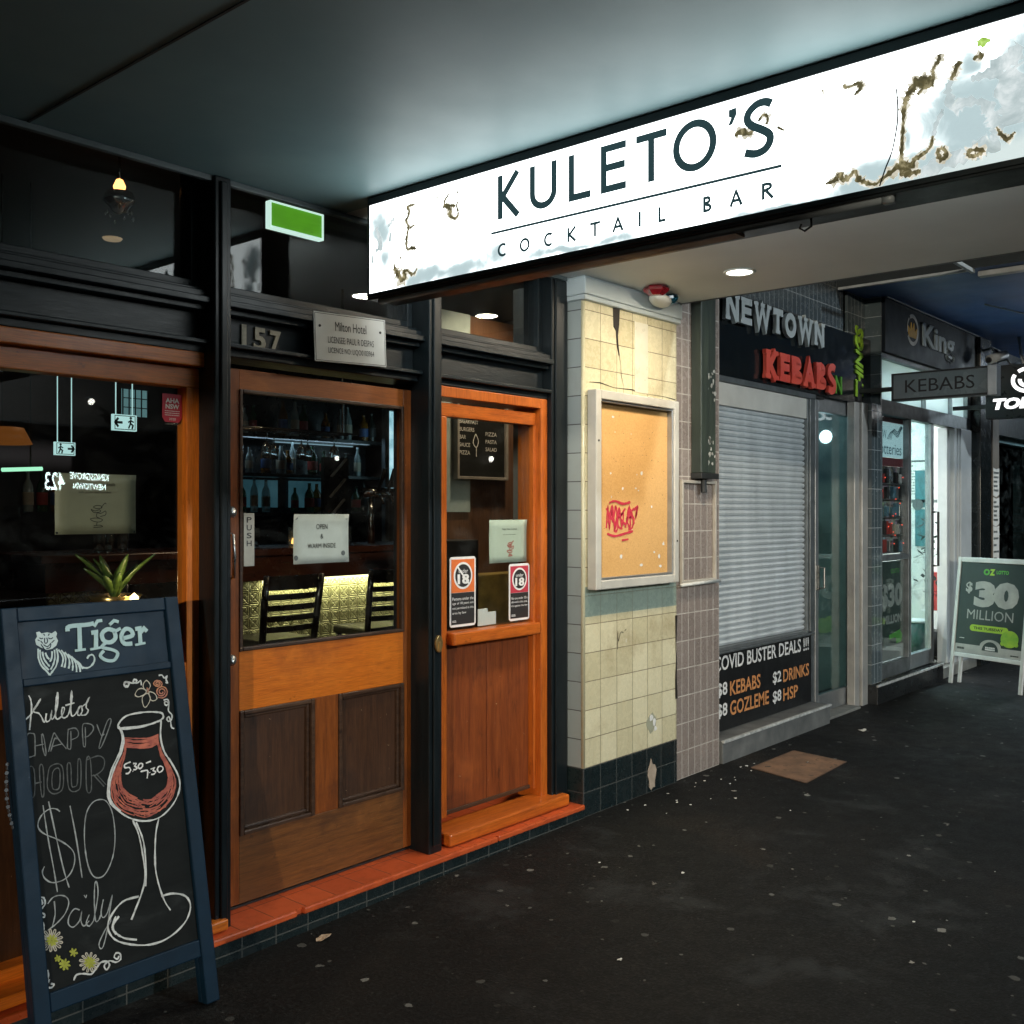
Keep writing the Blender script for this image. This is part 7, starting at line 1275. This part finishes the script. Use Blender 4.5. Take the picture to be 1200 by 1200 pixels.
g = G(); put_text(g, 'OZ LOTTO', 4.78, 4.98, 1.07, 1.11, (0, .127, 0), bold=.02); g.prism([(4.74, .52), (5.0, .55), (5.06, .50), (5.04, .44), (4.92, .43), (4.90, .49), (4.74, .48)], (0, .127, 0), FR, FU, (0, -1, 0), .002); g.build('green_print', green_i, t)
# seen through the doorway
t = thing('opening_hours_poster', 'white printed poster on the pale wall inside the open shop door', 'poster', (6.88, .8, 1.6))
g = G(); g.box(6.87, 6.879, .38, .85, 1.66, 2.23); g.build('sheet', paper, t)
g = G(); lines(g, -.83, -.40, 1.80, 2.08, 9, (6.87, 0, 0), (0, -1, 0), FU, .008); g.box(6.868, 6.87, .38, .85, 1.72, 1.755); g.disc((6.868, .60, 1.70), .06, (-1, 0, 0), 18, .002); g.ribbon([(-.80, 2.17), (-.50, 2.17)], .02, (6.87, 0, 0), (0, -1, 0), FU); g.ribbon([(-.80, 2.12), (-.65, 2.12)], .012, (6.87, 0, 0), (0, -1, 0), FU); g.build('print', flat('grey print', (.10, .12, .12)), t)
t = thing('teal_poster', 'pair of teal posters on the pale wall behind the shop glass', 'poster', (6.87, .60, 1.25))
g = G(); g.box(6.868, 6.878, .50, .63, 1.25, 1.65); g.box(6.868, 6.878, .50, .63, 1.67, 2.07); g.build('sheet', pm('teal poster', (.05, .20, .22), (.03, .13, .15), 5, .5), t, split=True)
t = thing('indoor_plant', 'dark leafed plant in a black pot just inside the open shop door', 'plant', (6.5, .36, .13))
g = G(); g.lathe([(0, 0), (.12, 0), (.15, .26), (.14, .26), (0, .24)], (6.52, .36, .13), 16); g.build('pot', pm('black pot', (.02, .02, .02)), t, 0, True)
g = G(); rs = random.Random(9)
for i in range(70):
    p = Vector((6.52+rs.gauss(0, .07), .36+rs.gauss(0, .05), rs.uniform(.75, 1.55))); d = Vector((rs.uniform(-1, 1), rs.uniform(-1, 1), rs.uniform(-.6, .8))).normalized()*rs.uniform(.06, .11); s_ = d.cross(Vector((0, 0, 1))).normalized()*.025
    g.add([p, p+d*.5+s_, p+d, p+d*.5-s_], [(0, 1, 2, 3)])
g.build('leaves', flat('dark leaf', (.015, .022, .018)), t)
g = G()
for dx in (-.03, .02, .05): g.tube([(6.52, .36, .3), (6.52+dx, .36+dx*.5, 1.4)], .008, 6)
g.build('stem', flat('pale stem', (.3, .28, .22)), t, split=True)
t = thing('red_box', 'two red cartons on a white stand behind the plant inside the shop door', 'carton', (6.8, .4, .13))
g = G(); g.box(6.70, 6.87, .33, .52, .13, .576); g.build('stand', white_w, t, .004)
g = G(); g.box(6.74, 6.86, .34, .44, .78, .98); g.box(6.72, 6.87, .33, .46, .58, .776); g.build('carton', pm('red carton', (.40, .03, .03)), t, .004, split=True)
t = thing('waste_bin', 'small dark green bin on the step inside the open shop door', 'bin', (6.1, .35, .13))
g = G(); g.lathe([(0, 0), (.13, 0), (.15, .38), (.14, .38), (.12, .02), (0, .02)], (6.15, .36, .13), 18); g.build('bin_body', pm('dark green plastic', (.02, .09, .07)), t, 0, True)
g = G(); g.lathe([(.14, .38), (.155, .38), (.155, .40), (.14, .40)], (6.15, .36, .13), 18); g.build('rim', white_p, t, 0, True)

# fascia sign with a crown emblem
ks = thing('fascia_sign', 'dark navy fascia sign with a crown emblem and the word king over the lottery shop', 'fascia sign', (5.9, .06, 3.0))
g = G(); g.box(4.36, 6.92, .02, .2, 3.0, 3.46); g.build('panel', pm('dark navy panel', (.006, .010, .016), None, 4, .5, spec=.12), ks, .003)
grey_l = pm('blue grey letter', (.20, .25, .27), (.15, .19, .21), 5, .4)
g = G(); put_text(g, 'King', 5.27, 6.17, 3.09, 3.375, (0, .02, 0), lift=.002, depth=.014, bold=.02); g.build('lettering', grey_l, ks)
g = G(); g.ribbon(arc(5.02, 3.27, .135, .125, -150, 120, 30), .035, (0, .02, 0), FR, FU, .004); g.ribbon(arc(5.02, 3.27, .135, .125, 130, 195, 12), .02, (0, .02, 0), FR, FU, .004); g.build('ring', pm('pale ring', (.40, .42, .42)), ks)
g = G(); g.prism([(4.93, 3.20), (5.11, 3.20), (5.14, 3.30), (5.075, 3.255), (5.055, 3.335), (5.02, 3.26), (4.985, 3.335), (4.965, 3.255), (4.90, 3.30)], (0, .02, 0), FR, FU, (0, -1, 0), .006); g.build('crown', flat('gold emblem', (.40, .26, .05)), ks)

# tobacco sign, projecting
ts = thing('projecting_sign', 'black box sign with glowing white tobacco letters and a round emblem, at the right edge', 'projecting sign', (6.35, 0, 2.54))
g = G(); g.box(6.36, 6.50, -1.24, -.23, 2.54, 3.06); g.build('box', pm('black box sign', (.016, .020, .022), None, 5, .3), ts, .006)
g = G(); g.box(6.42, 6.45, -.23, .1, 2.9, 2.94); g.box(6.42, 6.45, -.23, .1, 2.65, 2.69); g.build('bracket', pm('black steel', (.02, .022, .022)), ts, split=True)
g = G(); put_text(g, 'TOBACCO', .30, 1.16, 2.625, 2.735, (6.36, 0, 0), (0, -1, 0), FU, lift=.002, depth=.008, bold=.05, shear=.2)
for a0, a1, rr in ((150, 330, .11), (-20, 130, .11), (170, 300, .06)): g.ribbon(arc(.62, 2.90, rr*1.25, rr, a0, a1, 20), .035, (6.36, 0, 0), (0, -1, 0), FU, .004)
g.build('lettering', emit('lit white letters', (1, 1, 1), 1.6), ts)
g = G(); put_text(g, 'TOBACCO', -1.16, -.30, 2.625, 2.735, (6.50, 0, 0), (0, 1, 0), FU, lift=.002, depth=.008, bold=.05, shear=.2); g.build('rear_lettering', MATS['lit white letters'], ts)

# ------------------------------------------------------------------ lottery board on the pavement
ang = math.atan2(-.93, -.367)
lb_ = thing('lottery_board', 'white framed pavement sign with a dark 30 million lottery poster', 'pavement sign', (5.682, -.093, 0), (-R(7), 0, ang))
wf_ = pm('white powder coated frame', (.66, .68, .66), (.50, .52, .51), 8, .4, .05, chips=((.12, .12, .12), 40, .79))
Wd = .762
g = G(); g.box(0, .035, -.012, .012, 0, 1.20); g.box(Wd-.035, Wd, -.012, .012, 0, 1.20); g.build('leg', wf_, lb_, .004, local=True, split=True)
g = G(); g.box(.035, Wd-.035, -.012, .012, 1.155, 1.20); g.box(.035, Wd-.035, -.012, .012, .26, .30); g.build('rail', wf_, lb_, .004, local=True, split=True)
g = G(); g.box(.035, Wd-.035, -.003, .005, .30, 1.155); g.build('panel', dk_green, lb_, local=True)
LP = (0, -.003, 0)
g = G(); put_text(g, '30', .20, .66, .74, .985, LP, lift=.001, bold=.07); put_text(g, '$', .105, .175, .86, .97, LP, lift=.001, bold=.04); put_text(g, 'MILLION', .14, .62, .625, .715, LP, lift=.001, bold=0); g.prism([(.035, .302), (Wd-.035, .302), (Wd-.035, .385), (.52, .385)]+[(.41+.11*math.cos(R(a)), .385+.065*math.sin(R(a))) for a in range(0, 181, 15)]+[(.035, .385)], LP, FR, FU, (0, -1, 0), .001)
g.build('silver_print', silver, lb_, local=True)
g = G(); g.prism([(.41+.085*math.cos(R(a)), .345+.085*math.sin(R(a))) for a in range(0, 181, 15)], LP, FR, FU, (0, -1, 0), .0018); lines(g, .06, .14, .33, .36, 1, LP, FR, FU, .02, .0022, 0); lines(g, .62, .70, .32, .34, 1, LP, FR, FU, .012, .0022, 0); g.build('dark_print', dk_green, lb_, local=True)
g = G(); lines(g, .36, .46, .35, .385, 2, LP, FR, FU, .014, .003, 0); lines(g, .08, .13, .43, .45, 1, LP, FR, FU, .006, .002, 0); g.build('white_print', white_p, lb_, local=True)
g = G(); put_text(g, 'O', .28, .345, 1.04, 1.10, LP, lift=.001, bold=.06); put_text(g, 'LOTTO', .415, .54, 1.055, 1.09, LP, lift=.001, bold=.04); g.build('green_print', green_i, lb_, local=True)
g = G(); put_text(g, 'Z', .345, .40, 1.04, 1.10, LP, lift=.001, bold=.07); g.prism([(.21+.03*math.cos(R(a)), .545+.03*math.sin(R(a))) for a in range(90, 271, 20)]+[(.55+.03*math.cos(R(a)), .545+.03*math.sin(R(a))) for a in range(-90, 91, 20)], LP, FR, FU, (0, -1, 0), .001); g.build('lime_print', lime, lb_, local=True)
g = G(); put_text(g, 'THIS TUESDAY', .22, .53, .533, .558, LP, lift=.0022, bold=.03); g.build('black_print', ink, lb_, local=True)
g = G(); g.disc((.60, -.0035, .475), .085, (0, -1, 0), 24, .003, 1.05, .9); g.disc((.53, -.0036, .43), .02, (0, -1, 0), 10, .002); g.disc((.67, -.0036, .43), .02, (0, -1, 0), 10, .002)
g.build('green_ball', pm('lime ball print', (.32, .50, .04), (.10, .30, .03), 9, .5), lb_, local=True)
g = G(); g.box(.01, .04, .10, .124, 0, 1.17); g.box(Wd-.04, Wd-.01, .10, .124, 0, 1.17); g.box(.04, Wd-.04, .10, .12, .26, .30)
g.build('rear_leg', wf_, lb_, .004, local=True, split=True)
for o in (lb_,): pass
g = G(); g.box(.02, .03, .0, .11, 1.13, 1.15); g.box(Wd-.03, Wd-.02, .0, .11, 1.13, 1.15); g.build('hinge', alu, lb_, local=True, split=True)

# ------------------------------------------------------------------ next awning, lamps and cameras above the lottery shop
a2 = thing('awning', 'dark blue awning ceiling with a pale edge strip beyond the kebab shop', 'awning', (6, -1.8, 3.47))
blue_c = pm('dark blue ceiling paint', (.05, .15, .42), (.03, .09, .27), 2, .5, .1)
g = G(); g.box(3.80, 16, -3.55, .2, 3.47, 3.50); g.build('soffit', blue_c, a2)
g = G(); g.box(3.77, 3.80, -3.55, .2, 3.47, 4.1); g.build('side_fascia', pm('dark fascia sheet', (.02, .028, .032), None, 4, .5), a2)
g = G(); g.box(3.76, 3.80, -.83, .19, 3.448, 3.469); g.box(4.36, 7.2, -.0, .019, 3.462, 3.469); g.build('edge_strip', pm('pale edge strip', (.5, .54, .55), (.35, .38, .4), 8), a2, .003, split=True)
g = G(); g.box(.98, 3.77, -3.55, .2, 4.1, 4.13); g.build('high_soffit', pm('dark fascia sheet', (.02, .028, .032)), a2)
g = G(); g.box(3.8, 16, -3.6, -3.55, 3.3, 4.1); g.build('front_fascia', pm('dark fascia sheet', (.02, .028, .032)), a2)
t = thing('tube_lamp', 'unlit white tube lamp fixed under the dark blue awning', 'tube lamp', (3.9, -1.5, 3.47))
g = G(); g.box(3.90, 3.98, -2.3, -.86, 3.425, 3.469); g.build('lamp_case', pm('pale lamp case', (.5, .53, .53), None, 7, .4), t, .006)
g = G(); g.box(3.38, 3.84, -.86, -.83, 3.44, 3.47); g.build('cable_tray', pm('pale edge strip', (.5, .54, .55)), t, .003)
t = thing('tube_lamp', 'unseen lit tube lamp added under the dark blue awning past the dark closed shop', 'tube lamp', (9.6, -1.3, 3.47))  # unseen lamp added to brighten the shops and pavement on the right
g = G(); g.box(9.0, 10.2, -1.36, -1.24, 3.41, 3.469); g.build('lamp_case', MATS['pale lamp case'], t, .006)
g = G(); g.tube([(9.03, -1.3, 3.395), (10.17, -1.3, 3.395)], .014, 8); g.build('tube', emit('bright cool tube', (.85, .97, 1), 60), t, 0, True)
area('tube_light', (9.6, -1.3, 3.37), (0, 0, 0), 1.1, .06, 34, (.82, .95, 1), t)
ld = bpy.data.lights.new('tube_fill', 'POINT'); ld.energy = 28; ld.color = (.75, .9, 1); ld.shadow_soft_size = .1  # extra point light added to lift the blue ceiling
lo = bpy.data.objects.new('tube_fill', ld); COL.objects.link(lo); lo.parent = t; lo.location = (-.1, 0, -.3)
t = thing('cable', 'thin pale cable sagging along the dark blue awning ceiling', 'cable', (7, -.5, 3.45))
g = G(); g.tube([(5.2, -.55, 3.455), (5.8, -.75, 3.43), (6.6, -1.05, 3.44), (7.6, -1.5, 3.45), (8.6, -2.0, 3.46)], .007, 6); g.build('cable', pm('pale edge strip', (.5, .54, .55)), t, 0, True)
def cctv(x, y, z, rz, label):
    t = thing('security_camera', label, 'security camera', (x, y, z), (0, 0, rz), 'security cameras over the lottery shop')
    g = G(); g.box(-.06, .06, -.02, .02, -.05, .08); g.build('mount', alu, t, .004, local=True)
    g = G(); g.tube([(0, -.02, .02), (0, -.12, .04), (0, -.16, -.02)], .014, 8); g.build('arm', alu, t, 0, True, local=True)
    g = G(); g.tube([(.12, -.22, -.02), (-.16, -.14, -.10)], [.045, .05], 12); g.build('camera_body', pm('pale camera case', (.45, .48, .48)), t, 0, True, local=True)
    g = G(); g.tube([(-.162, -.14, -.101), (-.175, -.136, -.105)], .03, 12); g.build('camera_lens', ink, t, local=True); return t
cctv(7.05, .02, 3.30, 0, 'left one of two pale security cameras high over the lottery shop')
cctv(7.60, .02, 3.25, R(12), 'right one of two pale security cameras high over the lottery shop')
t = thing('wall_lamp', 'pale lamp on a bent arm under the dark blue awning near the right edge', 'lamp', (7.3, -.3, 3.47))
g = G(); g.tube([(7.3, -.3, 3.47), (7.3, -.32, 3.3), (7.15, -.40, 3.12)], .02, 8); g.build('arm', alu, t, 0, True)
g = G(); g.lathe([(0, .03), (.13, .02), (.14, 0), (0, -.01)], (7.12, -.42, 3.09), 18); g.build('lamp_head', alu, t, 0, True)

# ------------------------------------------------------------------ dark shop front beyond
fs_ = thing('dark_shop', 'dark closed shop front beyond the lottery shop with a weathered timber post', 'shop', (7.3, 0, 0))
g = G(); g.box(6.945, 7.33, -.02, .5, -.1, 3.46); g.build('pilaster', pm('black glazed pilaster', (.012, .016, .017), None, 5, .25), fs_, .006)
g = G(); g.box(7.38, 7.62, -.02, .2, -.05, 3.0); g.build('timber_post', wood('grey weathered timber', (.06, .05, .04), (.16, .13, .10), (.28, .23, .18), 'z', .7, 0), fs_, .006)
g = G(); g.box(7.33, 7.62, .205, .5, -.1, 3.46); g.box(7.62, 8.05, .1, .5, -.1, 3.46); g.box(8.05, 16, .25, .5, -.1, .5); g.box(7.8, 16, .1, .5, 2.5, 4.2); g.build('wall', pm('dark shop wall', (.02, .024, .026)), fs_, split=True)
g = G(); g.frame(8.05, 10.2, .5, 2.5, .07, .18, .28); fr2 = g.build('window', pm('teal grey frame', (.12, .20, .21), (.09, .15, .16), 6, .4), fs_, .004)
g = G(); g.box(8.12, 10.13, .24, .246, .57, 2.43); g.build('pane', glass_t, fr2)
g = G(); g.box(10.2, 16, .2, .5, .5, 2.5); g.box(8.0, 10.4, 2.0, 2.1, 0, 2.6); g.build('inner_wall', tiles('dark brick', 'xz', .23, .076, (.05, .03, .025), (.035, .022, .02), (.05, .05, .048), .008, .7, stagger=.5), fs_)
g = G(); rs = random.Random(4)
t = thing('poster_strip', 'torn white paper posters pasted one above another on the timber post', 'posters', (7.5, -.02, 1.0))
for z, h in ((1.05, .42), (1.48, .30), (1.80, .30)):
    g = G(); g.prism([(7.385, z), (7.50, z-.02), (7.61, z+.01), (7.615, z+h), (7.50, z+h-.015), (7.39, z+h)], (0, -.0205, 0), FR, FU, (0, -1, 0), .002); p = g.build('sheet', paper, t)
    g = G(); lines(g, 7.40, 7.60, z+.03, z+h-.03, 5, (0, -.0225, 0), FR, FU, .022, .001, .5); g.build('print', flat('grey print', (.10, .12, .12)), p)
t = thing('blue_notice', 'narrow teal notice on the wall right of the weathered timber post', 'notice', (7.92, .09, 1.4))
g = G(); g.box(7.72, 8.0, .085, .098, 1.45, 2.05); g.build('board', pm('teal notice board', (.07, .20, .24), (.05, .15, .18)), t, .003)
g = G(); lines(g, 7.75, 7.97, 1.6, 2.0, 6, (0, .085, 0), FR, FU, .014, .001); g.build('print', flat('pale print', (.35, .42, .42)), t)

# ------------------------------------------------------------------ across the road, seen only in the glass
op = thing('opposite_buildings', 'dark row of shops across the road', 'building', (0, -17, 0))
g = G(); g.box(-40, 40, -22, -17, -.2, 9); g.build('wall', pm('dark night brickwork', (.05, .045, .04), None, 2, .8), op)
g = G(); g.box(-40, 40, -17, -14, -.2, -.05); g.build('footpath', asphalt, op)

def street_lamp(x, y, z, e, col, label):
    t = thing('street_lamp', label, 'street lamp', (x, y, -.05), group='street lamps across the road')
    g = G(); g.tube([(x, y, -.05), (x, y, z), (x, y+.3, z+.35), (x, y+1.0, z+.45)], [.09, .06, .05, .05], 10); g.build('pole', alu_d, t, 0, True)
    g = G(); g.box(x-.12, x+.12, y+.9, y+1.5, z+.42, z+.52); g.build('lamp_head', alu_d, t, .01)
    g = G(); g.box(x-.1, x+.1, y+.95, y+1.45, z+.40, z+.415); g.build('lens', emit('lit street lamp lens', (1, .9, .75), 25), t)
    ld = bpy.data.lights.new('street_lamp_light', 'POINT'); ld.energy = e; ld.color = col; ld.shadow_soft_size = .18
    lo = bpy.data.objects.new('street_lamp_light', ld); COL.objects.link(lo); lo.parent = t; lo.location = Vector((0, 1.2, z+.2+.05))
street_lamp(-24, -15.2, 4.6, 12000, (1, .88, .70), 'street lamp across the road to the west, seen only as a glint')
street_lamp(2.2, -16.2, 6.0, 4000, (.84, .95, 1), 'street lamp across the road opposite the kebab shop, seen only as a glint')

# a bus waiting across the road: its lit destination blind shows back to front in the wide left window
t = thing('bus', 'dark parked bus with a lit destination display, mirrored in the wide left window', 'bus', (1, -10, -.2))
g = G(); g.box(-6.0, 5.6, -11.6, -9.1, .15, 2.75); g.build('body', pm('dark bus paint', (.02, .03, .04), None, 3, .4), t, .12)
g = G()
for x0, x1 in ((-5.6, -3.4), (-3.3, -1.1), (-1.0, 1.2), (2.8, 4.9)): g.box(x0, x1, -9.095, -9.08, 1.1, 2.1)
g.build('window', pm('dark bus glass', (.008, .01, .012), None, 3, .15), t, split=True)
for x in (-4.3, 3.6):
    g = G(); g.lathe([(0, 0), (.3, 0), (.46, .02), (.48, .06), (.48, .24), (0, .24)], (x, -9.08, .29), 24, (0, -1, 0)); g.build('wheel', ink, t, 0, True)
g = G(); g.box(1.5, 2.6, -9.1, -9.07, 1.82, 2.22); g.build('display', ink, t)
BR, BO = (-1, 0, 0), (0, -9.07, 0)
lit = emit('lit display characters', (.8, 1, .95), 22)
g = G(); put_text(g, 'KINGSGROVE', -2.34, -1.82, 2.03, 2.12, BO, BR, lift=.002, bold=.02); put_text(g, 'NEWTOWN', -2.30, -1.86, 1.91, 1.99, BO, BR, lift=.002, bold=.02); put_text(g, '423', -1.75, -1.50, 1.89, 2.11, BO, BR, lift=.002, bold=.015); g.build('lettering', lit, t)

for i, (x, z) in enumerate(((3.4, 2.6), (6.0, 3.9), (9.5, 2.2), (1.2, 4.6), (12.5, 3.0), (7.4, .9), (15.0, 2.5), (4.6, 1.4), (18.5, 3.2), (11.0, 4.4))):
    t = thing('wall_lamp', 'small globe wall lamp on the dark shops across the road, a glint in the glass', 'wall lamp', (x, -16.98, z), group='wall lamps across the road')
    g = G(); r_ = .04+.025*(i % 3); g.lathe([(r_*math.sin(math.pi*k/8), -r_*math.cos(math.pi*k/8)) for k in range(9)], (x, -16.75, z), 12); g.build('globe', emit('lit wall globe', (1, .95, .85), 18), t, 0, True)
    g = G(); g.tube([(x, -17, z+.1), (x, -16.75, z+.1)], .02, 6); g.build('arm', alu_d, t)
